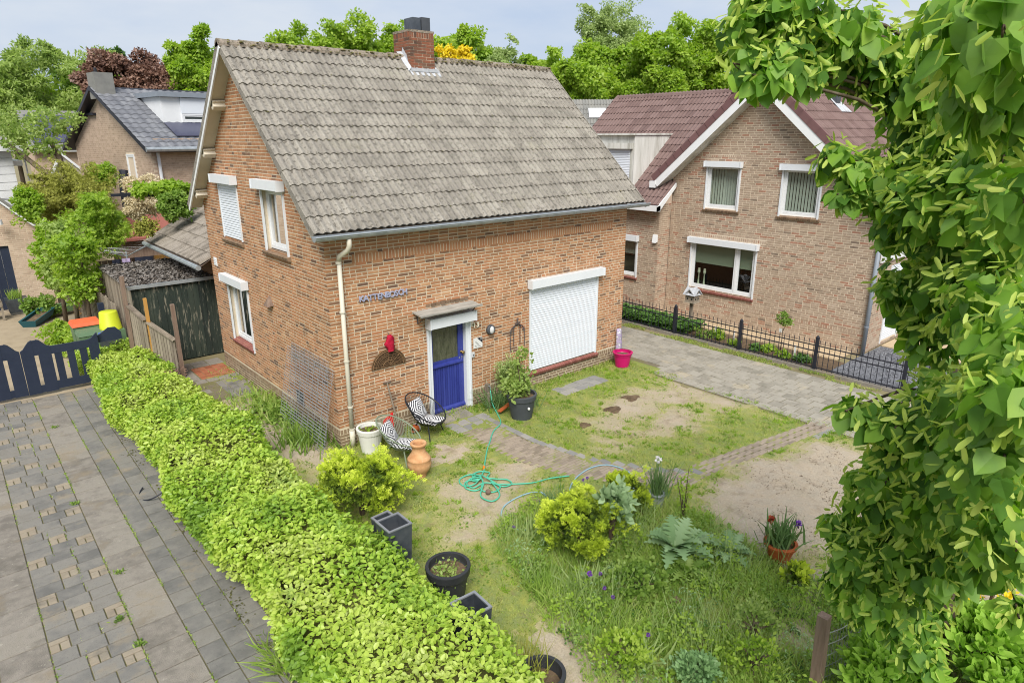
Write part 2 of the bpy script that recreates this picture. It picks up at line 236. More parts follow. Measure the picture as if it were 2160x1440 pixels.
# ------------------------------------------------------------------ mesh helpers
LOC = {}
def link(o, parent=None, **props):
    C.objects.link(o)
    if parent is not None: o.parent = parent
    for k, v in props.items():
        if v is not None: o[k] = v
    return o
def thing(name, label, cat, loc=(0, 0, 0), group=None):
    o = bpy.data.objects.new(name, None); o.empty_display_size = .2; o.location = loc
    link(o, None, label=label, category=cat, group=group); LOC[o.name] = np.array(loc, float)
    return o
def base_of(parent):
    while parent.parent is not None: parent = parent.parent
    return LOC.get(parent.name, np.zeros(3))
class MB:
    def __init__(s): s.v, s.f, s.r = [], [], []
    def add(s, vs, fs, rnd=None):
        b = len(s.v); rnd = random.random() if rnd is None else rnd
        s.v.extend([tuple(map(float, p)) for p in vs]); s.f.extend([tuple(b+i for i in f) for f in fs]); s.r.extend([rnd]*len(fs)); return s
    def poly(s, pts, rnd=None): return s.add(pts, [tuple(range(len(pts)))], rnd)
    def box(s, p0, p1, rnd=None):
        (a, b, c), (d, e, f) = p0, p1
        return s.add([(a, b, c), (d, b, c), (d, e, c), (a, e, c), (a, b, f), (d, b, f), (d, e, f), (a, e, f)], BOXF, rnd)
    def obox(s, c, ax, h, rnd=None):      # oriented box: centre, 3 axes, half sizes
        c = np.array(c, float); ax = [np.array(a, float)*k for a, k in zip(ax, h)]
        return s.add([c+i*ax[0]+j*ax[1]+k*ax[2] for k in (-1, 1) for i, j in ((-1, -1), (1, -1), (1, 1), (-1, 1))], BOXF, rnd)
    def beam(s, a, b, w, h, up=(0, 0, 1), rnd=None):
        a, b = np.array(a, float), np.array(b, float); d = b-a; L = np.linalg.norm(d); d /= L
        u = np.array(up, float); x = np.cross(d, u); nx = np.linalg.norm(x)
        x = x/nx if nx > 1e-6 else np.array((1., 0, 0)); u = np.cross(x, d)
        return s.obox((a+b)/2, (x, u, d), (w/2, h/2, L/2), rnd)
    def tube(s, pts, r, seg=6, cap=True, closed=False, rnd=None):
        pts = [np.array(p, float) for p in pts]; n = len(pts); rr = r if hasattr(r, '__len__') else [r]*n
        vs, fs = [], []; pu = None
        for i, p in enumerate(pts):
            if closed: d = pts[(i+1) % n]-pts[i-1]
            else: d = pts[min(i+1, n-1)]-pts[max(i-1, 0)]
            d = d/(np.linalg.norm(d)+1e-9)
            if pu is None:
                pu = np.cross(d, (0, 0, 1.)); pu = pu if np.linalg.norm(pu) > .1 else np.cross(d, (1., 0, 0))
            x = pu-d*(pu@d); x /= np.linalg.norm(x)+1e-9; pu = x; y = np.cross(d, x)
            vs += [p+rr[i]*(math.cos(2*math.pi*k/seg)*x+math.sin(2*math.pi*k/seg)*y) for k in range(seg)]
        for i in range(n if closed else n-1):
            j = (i+1) % n
            fs += [(i*seg+k, i*seg+(k+1) % seg, j*seg+(k+1) % seg, j*seg+k) for k in range(seg)]
        if cap and not closed: fs += [tuple(range(seg))[::-1], tuple((n-1)*seg+k for k in range(seg))]
        return s.add(vs, fs, rnd)
    def lathe(s, prof, c=(0, 0, 0), seg=24, axis=None, rnd=None):
        c = np.array(c, float); X, Y, Z = axis if axis else (np.array((1., 0, 0)), np.array((0, 1., 0)), np.array((0, 0, 1.)))
        vs = [c+r*(math.cos(2*math.pi*k/seg)*X+math.sin(2*math.pi*k/seg)*Y)+z*Z for r, z in prof for k in range(seg)]
        fs = [(i*seg+k, i*seg+(k+1) % seg, (i+1)*seg+(k+1) % seg, (i+1)*seg+k) for i in range(len(prof)-1) for k in range(seg)]
        return s.add(vs, fs, rnd)
    def prism(s, poly, axis, a, b, rnd=None):     # polygon of 3D points at offset a, extruded to b along axis vector
        ax = np.array(axis, float); n = len(poly)
        vs = [np.array(p, float)+ax*a for p in poly]+[np.array(p, float)+ax*b for p in poly]
        fs = [tuple(range(n))[::-1], tuple(range(n, 2*n))]+[(i, (i+1) % n, n+(i+1) % n, n+i) for i in range(n)]
        return s.add(vs, fs, rnd)
    def build(s, name, m, parent=None, smooth=False, **props):
        off = base_of(parent) if parent is not None else np.array(props.pop('loc', (0, 0, 0)), float)
        me = bpy.data.meshes.new(name)
        va = (np.array(s.v)-off) if s.v else np.zeros((0, 3))
        me.from_pydata(va.tolist(), [], s.f)
        at = me.attributes.new('rnd', 'FLOAT', 'FACE'); at.data.foreach_set('value', np.array(s.r, np.float32))
        me.materials.append(MT[m] if isinstance(m, str) else m)
        if smooth: me.polygons.foreach_set('use_smooth', [True]*len(me.polygons))
        o = bpy.data.objects.new(name, me)
        if parent is None: o.location = off; LOC[o.name] = off
        return link(o, parent, **props)
BOXF = [(0, 3, 2, 1), (4, 5, 6, 7), (0, 1, 5, 4), (1, 2, 6, 5), (2, 3, 7, 6), (3, 0, 4, 7)]
def fast_mesh(name, V, F, rnd, m, parent=None, smooth=False, **props):
    """V (n,3) float, F (m,k) int all faces with k corners, rnd (m,)"""
    off = base_of(parent) if parent is not None else np.zeros(3)
    me = bpy.data.meshes.new(name); V = (V-off).astype(np.float32); k = F.shape[1]
    me.vertices.add(len(V)); me.vertices.foreach_set('co', V.ravel())
    me.loops.add(F.size); me.loops.foreach_set('vertex_index', F.astype(np.int32).ravel())
    me.polygons.add(len(F)); me.polygons.foreach_set('loop_start', np.arange(0, F.size, k, dtype=np.int32))
    if smooth: me.polygons.foreach_set('use_smooth', np.ones(len(F), bool))
    at = me.attributes.new('rnd', 'FLOAT', 'FACE'); at.data.foreach_set('value', np.asarray(rnd, np.float32))
    me.materials.append(MT[m]); me.update(calc_edges=True); me.validate()
    o = bpy.data.objects.new(name, me)
    if parent is None: LOC[o.name] = off
    return link(o, parent, **props)
def pieces(parent, name, items, m, cap=300, rest=None, keep=None):
    """items: (verts, faces, rnd). The cap nearest pieces in view become objects of their own, the rest one part."""
    def key(it):
        c = np.mean(np.asarray(it[0]), axis=0); u, v, z = px(c)
        inside = 0 < u < 2160 and 0 < v < 1440 and z > 0
        return (0 if inside else 1, z if keep is None else keep(c, z))
    items = sorted(items, key=key)
    for it in items[:cap]:
        MB().add(*it).build(name, m, parent)
    if items[cap:]:
        b = MB()
        for it in items[cap:]: b.add(*it)
        b.build(rest or name+'s', m, parent, kind='stuff')
# ---- walls in a local frame: O origin, U along the wall, Nn outwards, z up
class Frame:
    def __init__(s, O, U, Nn): s.O, s.U, s.N = np.array(O, float), np.array(U, float), np.array(Nn, float)
    def P(s, u, z, n=0.): return s.O+u*s.U+n*s.N+np.array((0, 0, z))
    def box(s, b, u0, u1, z0, z1, n0, n1, rnd=None):
        b.add([s.P(u, z, n) for z in (z0, z1) for u, n in ((u0, n0), (u1, n0), (u1, n1), (u0, n1))], BOXF, rnd); return b
def clip_poly(poly, conv):
    """clip polygon by convex ccw polygon"""
    out = poly
    for i in range(len(conv)):
        a, b = conv[i], conv[(i+1) % len(conv)]; res = []
        side = lambda p: (b[0]-a[0])*(p[1]-a[1])-(b[1]-a[1])*(p[0]-a[0])
        for j in range(len(out)):
            p, q = out[j], out[(j+1) % len(out)]; sp, sq = side(p), side(q)
            if sp >= 0: res.append(p)
            if sp*sq < 0:
                t = sp/(sp-sq); res.append((p[0]+t*(q[0]-p[0]), p[1]+t*(q[1]-p[1])))
        out = res
        if len(out) < 3: return []
    return out
def span(conv, z):
    us = []
    for i in range(len(conv)):
        a, b = conv[i], conv[(i+1) % len(conv)]
        if (a[1]-z)*(b[1]-z) < 0: us.append(a[0]+(z-a[1])/(b[1]-a[1])*(b[0]-a[0]))
    return (min(us), max(us)) if len(us) >= 2 else None
def brick_wall(parent, fr, conv, openings, bands=(), course=.0625, L=.205, Hd=.097, bt=.0455, joint=.017, mm='mortar', bm='brick', plinth=0, pm='plinthbrick', reveal=.11, cap=300, proud=.004, phead=.3, noncourse=()):
    us = sorted({round(p[0], 4) for p in conv} | {x for o in openings for x in o[:2]}); zs = sorted({round(p[1], 4) for p in conv} | {x for o in openings for x in o[2:4]})
    mb = MB()
    for i in range(len(us)-1):
        for j in range(len(zs)-1):
            uc, zc = (us[i]+us[i+1])/2, (zs[j]+zs[j+1])/2
            if any(o[0] < uc < o[1] and o[2] < zc < o[3] for o in openings): continue
            c = clip_poly([(us[i], zs[j]), (us[i+1], zs[j]), (us[i+1], zs[j+1]), (us[i], zs[j+1])], conv)
            if len(c) >= 3: mb.poly([fr.P(a, b) for a, b in c], .5)
    for u0, u1, z0, z1 in openings:
        for (a, b), (c, d) in (((u0, z0), (u0, z1)), ((u1, z0), (u1, z1)), ((u0, z0), (u1, z0)), ((u0, z1), (u1, z1))):
            mb.poly([fr.P(a, b), fr.P(c, d), fr.P(c, d, -reveal), fr.P(a, b, -reveal)], .5)
    wall = mb.build('wall', mm, parent)
    items, pitems = [], []
    def emit(u0, u1, z0, z1, low=False, rn=None):
        q = random.uniform(.6, 1.25)*proud; j = lambda: random.uniform(-.0022, .0022)
        p = [fr.P(a+j(), b+j(), n) for n in (-.004, q) for a, b in ((u0, z0), (u1, z0), (u1, z1), (u0, z1))]
        (pitems if low else items).append((p, [(4, 5, 6, 7), (0, 1, 5, 4), (1, 2, 6, 5), (2, 3, 7, 6), (3, 0, 4, 7)], min(1, max(0, random.gauss(.55, .26))) if rn is None else rn))
    zmin, zmax = min(p[1] for p in conv), max(p[1] for p in conv)
    blocks = list(openings)+[b[:4] for b in bands]+list(noncourse)
    z = zmin; row = 0
    while z < zmax-.02:
        z0, z1 = z+joint/2, z+joint/2+bt; zc = (z0+z1)/2; s = span(conv, zc)
        if s:
            ivs = [s]
            for o in blocks:
                if o[2] < zc < o[3]:
                    nv = []
                    for a, b in ivs:
                        if o[1] <= a or o[0] >= b: nv.append((a, b)); continue
                        if o[0] > a: nv.append((a, o[0]))
                        if o[1] < b: nv.append((o[1], b))
                    ivs = nv
            for a, b in ivs:
                u = a; first = True
                while u < b-.02:
                    ln = Hd if (random.random() < phead) else L
                    if first: ln = (Hd if row % 2 else L) if random.random() < .8 else ln*.75
                    first = False
                    e = min(u+ln, b)
                    if b-e < .06: e = b
                    if e-u > .03: emit(u, e, z0, z1, zc < plinth)
                    u = e+joint
        z += course; row += 1
    for bd in bands:
        u0, u1, z0, z1 = bd[:4]; w0 = bd[4] if len(bd) > 4 else .05; n = max(1, int((u1-u0)/(w0+joint))); w_ = (u1-u0)/n
        for k in range(n): emit(u0+k*w_+joint/2, u0+(k+1)*w_-joint/2, z0+joint/2, z1-joint/2, (z0+z1)/2 < plinth, random.uniform(.5, .85))
    tot = len(items)+len(pitems); cp = cap
    pieces(wall, 'brick', items, bm, cp, 'brick_courses')
    if pitems: pieces(wall, 'brick', pitems, pm, 0, 'plinth_courses')
    return wall
# ================================================================== ground sheets (structure)
def sheet(name, pts, z, m, **k):
    b = MB(); b.poly([(x, y, z) for x, y in pts], .5); return b.build(name, m, None, kind='structure', **k)
sheet('ground', [(-900, -900), (900, -900), (900, 900), (-900, 900)], -.03, 'ground')
def vnoise(x, y, f, s=0):
    return (np.sin(x*f*1.7+y*f*.6+s)+np.sin(x*f*-.9+y*f*1.9+1.7*s+2)+np.sin(x*f*2.7+y*f*2.3+.7*s+4)*.6+np.sin(x*f*4.9-y*f*3.7+s)*.4)/3
def blob(x, y, cx, cy, rx, ry, soft=.35, ang=0.):
    c, s = math.cos(ang), math.sin(ang); dx, dy = x-cx, y-cy
    d = np.sqrt(((c*dx+s*dy)/rx)**2+((-s*dx+c*dy)/ry)**2)
    return np.clip((1-d)/soft+.5, 0, 1)
def wear(x, y):
    """bare sand in the garden, 0 grass .. 1 sand"""
    x, y = np.asarray(x, float), np.asarray(y, float)
    xx = x+.25*vnoise(x, y, 2.2, 1)+.16*vnoise(x, y, 6.1, 2)+.1*vnoise(x, y, 13, 3); yy = y+.25*vnoise(x, y, 2.2, 5)+.16*vnoise(x, y, 6.1, 7)+.1*vnoise(x, y, 13, 1)
    m = blob(xx, yy, 5.1, -6.55, 2.3, 1.25, .5, -.12)
    for a in ((-.75, 2.4, .75, 1.9), (-.55, .4, .55, 1.0), (6.1, -2.3, 1.6, .6, .68), (4.6, -2.5, .6, .4, .55), (5.6, -3.3, 1.2, .4, .6), (7.3, -2.8, .5, 1.1, .7), (3.9, -3.1, .4, .3, .5),
              (1.0, -2.9, .9, .5, .6), (.7, -3.6, .8, .4, .6), (1.9, -2.6, .6, .3, .6), (-.4, -6.4, .35, .7), (2.4, -7.7, .9, .5), (3.2, -9.2, 1.3, .8), (1.4, -1.4, .5, .25), (5.0, -9, 2.4, 1.2)):
        m = np.maximum(m, blob(xx, yy, *a[:4], soft=1.1)*(a[4] if len(a) > 4 else .9))
    n = .5+.5*vnoise(x, y, 3.1, 9)
    return np.clip(m*(.75+.5*n)+.30*np.clip(n-.5, 0, 1)+.05, 0, 1)
gx, gy = np.arange(-1.35, 8.75, .1), np.arange(-11.2, 6.6, .1); GX, GY = np.meshgrid(gx, gy)
GZ = .012*vnoise(GX, GY, 1.3, 3)+.008*vnoise(GX, GY, 5, 8); GZ = np.where((GX > 8.0+.06*vnoise(GX, GY, 4, 1)) | ((GX > 7.5+.1*vnoise(GX, GY, 3, 2)) & (GY < -1.25+.1*vnoise(GX, GY, 3, 6))), -.06, GZ)
V = np.stack([GX, GY, GZ-.004], -1).reshape(-1, 3); nx = len(gx)
ii = (np.arange(len(gy)-1)[:, None]*nx+np.arange(nx-1)[None]).ravel(); F = np.stack([ii, ii+1, ii+1+nx, ii+nx], 1)
m, n, l, p = _mat('garden_soil'); p.inputs['Roughness'].default_value = 1; p.inputs['Specular IOR Level'].default_value = .1
a = n.new('ShaderNodeAttribute'); a.attribute_name = 'rnd'; g = n.new('ShaderNodeNewGeometry')
t = n.new('ShaderNodeTexNoise'); t.inputs['Scale'].default_value = 5; t.inputs['Detail'].default_value = 8; t.inputs['Roughness'].default_value = .7; l.new(g.outputs['Position'], t.inputs['Vector'])
f = math_n(n, l, 'ADD', a.outputs['Fac'], math_n(n, l, 'MULTIPLY', math_n(n, l, 'SUBTRACT', t.outputs['Fac'], .5), 1.1))
r = ramp(n, [(122, 134, 66), (144, 146, 84), (158, 150, 114), (164, 152, 130), (170, 157, 138)]); l.new(f, r.inputs[0])
t2 = n.new('ShaderNodeTexNoise'); t2.inputs['Scale'].default_value = 2.6; t2.inputs['Detail'].default_value = 8; t2.inputs['Roughness'].default_value = .75; l.new(g.outputs['Position'], t2.inputs['Vector'])
t4 = n.new('ShaderNodeTexNoise'); t4.inputs['Scale'].default_value = 46; t4.inputs['Detail'].default_value = 6; t4.inputs['Roughness'].default_value = .8; l.new(g.outputs['Position'], t4.inputs['Vector'])
hv = n.new('ShaderNodeHueSaturation'); l.new(r.outputs[0], hv.inputs['Color']); l.new(math_n(n, l, 'ADD', math_n(n, l, 'MULTIPLY', t4.outputs['Fac'], 1.5), .25), hv.inputs['Value']); l.new(math_n(n, l, 'ADD', math_n(n, l, 'MULTIPLY', t.outputs['Fac'], .9), .5), hv.inputs['Saturation'])
q = math_n(n, l, 'MULTIPLY', math_n(n, l, 'SUBTRACT', t2.outputs['Fac'], .53), 5); cl = n.new('ShaderNodeClamp'); l.new(q, cl.inputs[0])
mm = n.new('ShaderNodeMixRGB'); l.new(math_n(n, l, 'MULTIPLY', cl.outputs[0], .8), mm.inputs[0]); l.new(hv.outputs[0], mm.inputs[1]); mm.inputs[2].default_value = (*lin((112, 96, 78)), 1)
l.new(mm.outputs[0], p.inputs['Base Color'])
bp = n.new('ShaderNodeBump'); bp.inputs['Strength'].default_value = .7; bp.inputs['Distance'].default_value = .03; l.new(t.outputs['Fac'], bp.inputs['Height']); l.new(bp.outputs[0], p.inputs['Normal'])
MT['garden'] = m
fc = V[F].mean(1); fast_mesh('garden_soil', V, F, wear(fc[:, 0], fc[:, 1]), 'garden', smooth=True, kind='structure')

# ================================================================== the main house
W, D, ZE, ZR, YE = 7.83, 6.27, 3.96, 7.155, -.25
X0, X1 = -.26, 8.14
SL = math.hypot(D/2-YE, ZR-ZE); CA, SA = (D/2-YE)/SL, (ZR-ZE)/SL; TAN = SA/CA
house = thing('brick_house', 'orange brick house with blue door and lichen grey tiled roof in the middle', 'house', (W/2, D/2, 0))
front = Frame((0, 0, 0), (1, 0, 0), (0, -1, 0)); left = Frame((0, 0, 0), (0, 1, 0), (-1, 0, 0)); right = Frame((W, 0, 0), (0, 1, 0), (1, 0, 0)); back = Frame((0, D, 0), (1, 0, 0), (0, 1, 0))
zg = lambda y: ZE+(min(y, D-y)-YE)*TAN-.17
DOOR = (1.99, 2.99, -.02, 2.02); WINF = (4.66, 6.86, .38, 2.40)
brick_wall(house, front, [(0, -.05), (W, -.05), (W, 3.98), (0, 3.98)], [DOOR, WINF], [(.49, 7.33, 3.36, 3.54), (.0, 1.99, .255, .36), (2.99, 4.62, .255, .36), (6.9, W, .255, .36)], plinth=.36, cap=180,
           noncourse=[(1.97, 2.99, 2.34, 2.40)])
gab = [(0, -.05), (D, -.05), (D, zg(D)), (D/2, zg(D/2)), (0, zg(0))]
WUL, WUR, WLL = (3.86, 5.0, 3.36, 4.56), (1.46, 2.54, 3.36, 4.56), (3.96, 5.24, .93, 2.34)
CEL = (1.5, 1.9, .30, .66)
brick_wall(house, left, gab, [WUL, WUR, WLL, CEL], [(0, D, .255, .36)], plinth=.36, cap=120)
b = MB(); b.poly([right.P(u, z) for u, z in gab]); b.poly([back.P(0, 0), back.P(W, 0), back.P(W, 3.9), back.P(0, 3.9)])
b.build('wall', 'brick', house)
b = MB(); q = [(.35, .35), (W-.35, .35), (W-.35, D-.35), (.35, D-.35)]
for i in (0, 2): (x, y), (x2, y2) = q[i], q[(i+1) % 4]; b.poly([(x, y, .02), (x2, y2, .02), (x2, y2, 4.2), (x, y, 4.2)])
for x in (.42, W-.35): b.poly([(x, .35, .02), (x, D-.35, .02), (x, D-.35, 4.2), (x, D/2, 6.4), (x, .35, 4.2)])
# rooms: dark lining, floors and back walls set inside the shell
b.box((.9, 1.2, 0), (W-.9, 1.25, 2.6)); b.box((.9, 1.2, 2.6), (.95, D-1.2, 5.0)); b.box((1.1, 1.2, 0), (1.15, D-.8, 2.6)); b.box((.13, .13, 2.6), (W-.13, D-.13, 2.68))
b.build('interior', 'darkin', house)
# broken brick ledge above the door
b = MB()
for k in range(9):
    x = 1.97+k*.114; h = random.uniform(.045, .08)
    front.box(b, x, x+.098, 2.345, 2.345+h, -.03, random.uniform(.01, .035), random.random()*.5)
b.build('broken_brick_ledge', 'sillb', house)
# ---- roof: front slope tiles
slope = lambda x, s, h: np.array((x, YE+s*CA-h*SA, ZE+s*SA+h*CA))
TW, TG, NW = .29, .35, 12
NC, NR = 29, 13
prof = []
for k in range(NW+1):
    t = k/NW*2 % 1 if k < NW else 1.
    prof.append((k/NW*TW*1.015, .040*(.5-.5*math.cos(2*math.pi*(t**.6)))))
def tile_geo(P, cx, s0, jit=True, lip=.027, tw=None):
    jr = random.uniform(-.004, .004) if jit else 0; ju = random.uniform(-.003, .003); jh = random.uniform(0, .006)
    top = [P(cx+u, s0+jr, h+lip+jh) for u, h in prof]; bot = [P(cx+u, s0+jr+.004, h+.002) for u, h in prof]; far = [P(cx+u+ju, s0+TG+.05, h+.004+jh*.5) for u, h in prof]
    n = len(prof); vs = top+bot+far
    fs = [(i, i+1, 2*n+i+1, 2*n+i) for i in range(n-1)]+[(n+i, n+i+1, i+1, i) for i in range(n-1)]+[(n, 0, 2*n), (n-1, 2*n-1, 3*n-1)]
    return vs, fs
roof = MB()
for a, bb in ((0, 1),):
    e0, r0 = slope(X0+.03, .02, -.03), slope(X0+.03, SL, -.03); e1, r1 = slope(X1-.03, .02, -.03), slope(X1-.03, SL, -.03)
    roof.add([e0, e1, r1, r0], [(0, 1, 2, 3)])
    mir = lambda p: np.array((p[0], D-p[1], p[2])); roof.add([mir(e0), mir(e1), mir(r1), mir(r0)], [(0, 1, 2, 3)])
roofo = roof.build('roof', 'woodgrey', house)
its = []
for rI in range(NR):
    for cI in range(NC):
        vs, fs = tile_geo(slope, X0+cI*TW, rI*TG)
        its.append((vs, fs, random.random()))
pieces(roofo, 'roof_tile', its, 'tile', 300, 'roof_tiles_beyond')
mslope = lambda x, s, h: np.array((x, D-YE-s*CA+h*SA, ZE+s*SA+h*CA))
b = MB()
for rI in range(NR):
    for cI in range(0, NC): vs, fs = tile_geo(mslope, X0+cI*TW, rI*TG); b.add(vs, fs)
b.build('rear_roof_tiles', 'tile', roofo, kind='stuff')
# verge legs of the tiles on the front slope and ridge caps
for rI in range(NR):
    b = MB(); s0 = rI*TG
    b.add([slope(X0-.012, s0, .04), slope(X0-.012, s0+TG, .008), slope(X0-.012, s0+TG, -.12), slope(X0-.012, s0, -.09),
           slope(X0+.015, s0, .045), slope(X0+.015, s0+TG, .012), slope(X0+.015, s0+TG, -.12), slope(X0+.015, s0, -.09)], BOXF); b.build('verge_tile', 'tile', roofo)
for sx in (X0-.02, X1): MB().add([mslope(sx, 0, .04), mslope(sx, SL, .04), mslope(sx, SL, -.1), mslope(sx, 0, -.1), mslope(sx+.02, 0, .04), mslope(sx+.02, SL, .04), mslope(sx+.02, SL, -.1), mslope(sx+.02, 0, -.1)], BOXF).build('verge_board', 'tile', roofo)
MB().add([slope(X1, 0, .04), slope(X1, SL, .04), slope(X1, SL, -.1), slope(X1, 0, -.1), slope(X1+.02, 0, .04), slope(X1+.02, SL, .04), slope(X1+.02, SL, -.1), slope(X1+.02, 0, -.1)], BOXF).build('verge_board', 'tile', roofo)
x = X0-.02; k = 0
while x < X1-.1:
    b = MB(); L_ = .40; jz = random.uniform(-.008, .012); pts = []
    for xx, rr in ((x, .125), (x+.06, .12), (x+L_+.02, .108)):
        pts += [(xx, D/2+rr*1.05*math.cos(t)*1.1, ZR-.055+jz+rr*math.sin(t)) for t in [R(190-200*i/8)*1. for i in range(9)]]
    fs = [(i*9+j, i*9+j+1, i*9+10+j, i*9+9+j) for i in range(2) for j in range(8)]+[tuple(range(9)), tuple(range(18, 27))[::-1]]
    b.add(pts, fs); b.build('ridge_tile', 'ridge', roofo); x += L_
b = MB()     # moss cushions and crumbs on the ridge and courses
for k in range(420):
    if k < 250: c = np.array((random.uniform(X0, X1), D/2-.12+random.uniform(-.04, .06), ZR-.02+random.uniform(-.03, .05)))
    else: c = slope(random.uniform(X0, X1), random.choice(range(1, 13))*TG+random.uniform(-.03, .03), .045)
    rr = random.uniform(.012, .04) if k < 250 else random.uniform(.008, .02)
    b.lathe([(0, -.5*rr), (rr, 0), (rr*.7, .5*rr), (0, .7*rr)], c, 6)
b.build('moss_cushions', 'mossc', roofo, kind='stuff')
# soffit, barge strip and purlin consoles under the overhang of the rear slope
b = MB(); b.add([mslope(X0, .05, -.13), mslope(X0, SL-.05, -.13), mslope(.0, SL-.05, -.13), mslope(.0, .05, -.13), mslope(X0, .05, -.10), mslope(X0, SL-.05, -.10), mslope(0, SL-.05, -.10), mslope(0, .05, -.10)], BOXF); b.build('soffit', 'cream', roofo)
b = MB(); b.add([slope(X0, .05, -.13), slope(X0, SL-.05, -.13), slope(.0, SL-.05, -.13), slope(.0, .05, -.13), slope(X0, .05, -.10), slope(X0, SL-.05, -.10), slope(0, SL-.05, -.10), slope(0, .05, -.10)], BOXF); b.build('soffit', 'cream', roofo)
b = MB(); b.add([mslope(X0-.03, 0, -.10), mslope(X0-.03, SL, -.10), mslope(X0-.03, SL, -.17), mslope(X0-.03, 0, -.17), mslope(X0, 0, -.10), mslope(X0, SL, -.10), mslope(X0, SL, -.17), mslope(X0, 0, -.17)], BOXF); b.build('barge_strip', 'white', roofo)
for s in (3.3, 1.95, .62):
    b = MB()
    for (w0, h0, h1) in ((.05, -.28, -.13), (.10, -.20, -.17)):
        b.add([mslope(xx, s+ds, hh) for hh in (h0, h1) for xx, ds in ((X0+.02, -w0), (.0, -w0*1.15), (.0, w0*1.15), (X0+.02, w0))], BOXF)
    b.build('purlin_console', 'cream', roofo)
# gutter and downspout
b = MB(); n = 9
gp = lambda x, t, r: (x, -.335+r*math.cos(t), 3.93+r*math.sin(t))
ths = [math.pi+math.pi*i/n for i in range(n+1)]
vs = [gp(x, t, r) for x in (X0-.05, X1+.07) for r in (.075, .068) for t in ths]; m_ = n+1
fs = []
for i in range(n): fs += [(i, i+1, 2*m_+i+1, 2*m_+i), (m_+i, m_+i+1, 3*m_+i+1, 3*m_+i)]
fs += [tuple(range(m_)), tuple(range(2*m_, 3*m_))]
b.add(vs, fs); b.tube([(X0-.05, -.41, 3.935), (X1+.07, -.41, 3.935)], .011, 6); b.box((X0-.05, -.262, 3.9), (X1+.07, -.255, 3.95))
gut = b.build('gutter', 'zinc', house, smooth=False)
for x in np.arange(X0+.3, X1, .62):
    MB().tube([gp(x, t, .079) for t in ths], .006, 4).build('gutter_bracket', 'zinc', gut)
b = MB(); b.tube([(.30, -.335, 3.86), (.30, -.335, 3.74), (.285, -.29, 3.66), (.225, -.10, 3.55), (.215, -.075, 3.46)], .043, 10); b.tube([(.215, -.075, 3.47), (.205, -.075, 1.55), (.2, -.075, .30)], .04, 10); b.tube([(.2, -.075, .33), (.2, -.075, 0)], .05, 10)
ds = b.build('downspout', 'pipe', house, smooth=True)
for z in (3.42, 2.55, 1.65, .78, .34, .2): MB().tube([(.206, -.075, z), (.206, -.075, z+.03)], .052, 10).build('pipe_collar', 'pipe', ds)
# ---- chimney with lead
CX0, CX1, CY0, CY1, CZ = 3.68, 4.32, 2.82, 3.45, 7.66
chim = MB().box((CX0, CY0, 6.5), (CX1, CY1, CZ-.01)).build('chimney', 'nmortar', house)
its = []
for fr, wd in ((Frame((CX0, CY0, 0), (1, 0, 0), (0, -1, 0)), CX1-CX0), (Frame((CX0, CY0, 0), (0, 1, 0), (-1, 0, 0)), CY1-CY0)):
    z = 6.6; row = 0
    while z < CZ-.01:
        soldier = z > CZ-.14
        u = 0; hh = .11 if soldier else .05
        while u < wd-.02:
            e = min(u+(.052 if soldier else (.1 if (u == 0 and row % 2) else .205)), wd)
            q = random.uniform(.004, .012); its.append(([fr.P(a, c, d) for d in (-.01, q) for a, c in ((u, z), (e, z), (e, z+hh), (u, z+hh))], [(4, 5, 6, 7), (0, 1, 5, 4), (1, 2, 6, 5), (2, 3, 7, 6), (3, 0, 4, 7)], random.random())); u = e+.012
        z += hh+.0125; row += 1
pieces(chim, 'chimney_brick', its, 'chbrick', 120)
b = MB(); b.box((CX0-.01, CY0-.01, CZ-.02), (CX1+.01, CY1+.01, CZ+.03)); b.build('chimney_crown', 'ridge', chim)
zr_ = lambda y: ZE+(y-YE)*TAN
b = MB(); b.box((CX0-.03, CY0-.10, zr_(CY0)-.02), (CX1+.03, CY0-.012, zr_(CY0)+.05)); b.add([(CX0-.06, CY0-.16, zr_(CY0-.16)+.05), (CX1+.08, CY0-.16, zr_(CY0-.16)+.05), (CX1+.08, CY0, zr_(CY0)+.06), (CX0-.06, CY0, zr_(CY0)+.06)], [(0, 1, 2, 3)])
b.add([(CX0-.015, CY0-.02, zr_(CY0)), (CX0-.015, CY0+.1, zr_(CY0)+.32), (CX0-.015, D/2-.05, ZR+.20), (CX0-.015, D/2, ZR)], [(0, 1, 2, 3)])
b.add([(CX0-.10, CY0-.10, zr_(CY0-.1)+.07), (CX0-.01, CY0-.06, zr_(CY0)+.07), (CX0-.01, D/2, ZR+.12), (CX0-.14, D/2, ZR+.10)], [(0, 1, 2, 3)])
b.add([(CX1+.012, CY0-.02, zr_(CY0)), (CX1+.012, CY0+.02, zr_(CY0)+.12), (CX1+.14, CY0-.1, zr_(CY0-.1)+.05)], [(0, 1, 2)])
b.build('lead_flashing', 'lead', chim)
b = MB(); b.box((3.88, 2.95, CZ+.02), (4.08, 3.3, CZ+.30)); b.build('chimney_pot', 'zincbox', chim)
b = MB(); b.box((4.11, 2.95, CZ+.02), (4.33, 3.3, CZ+.32)); b.build('chimney_pot', 'greypot', chim)
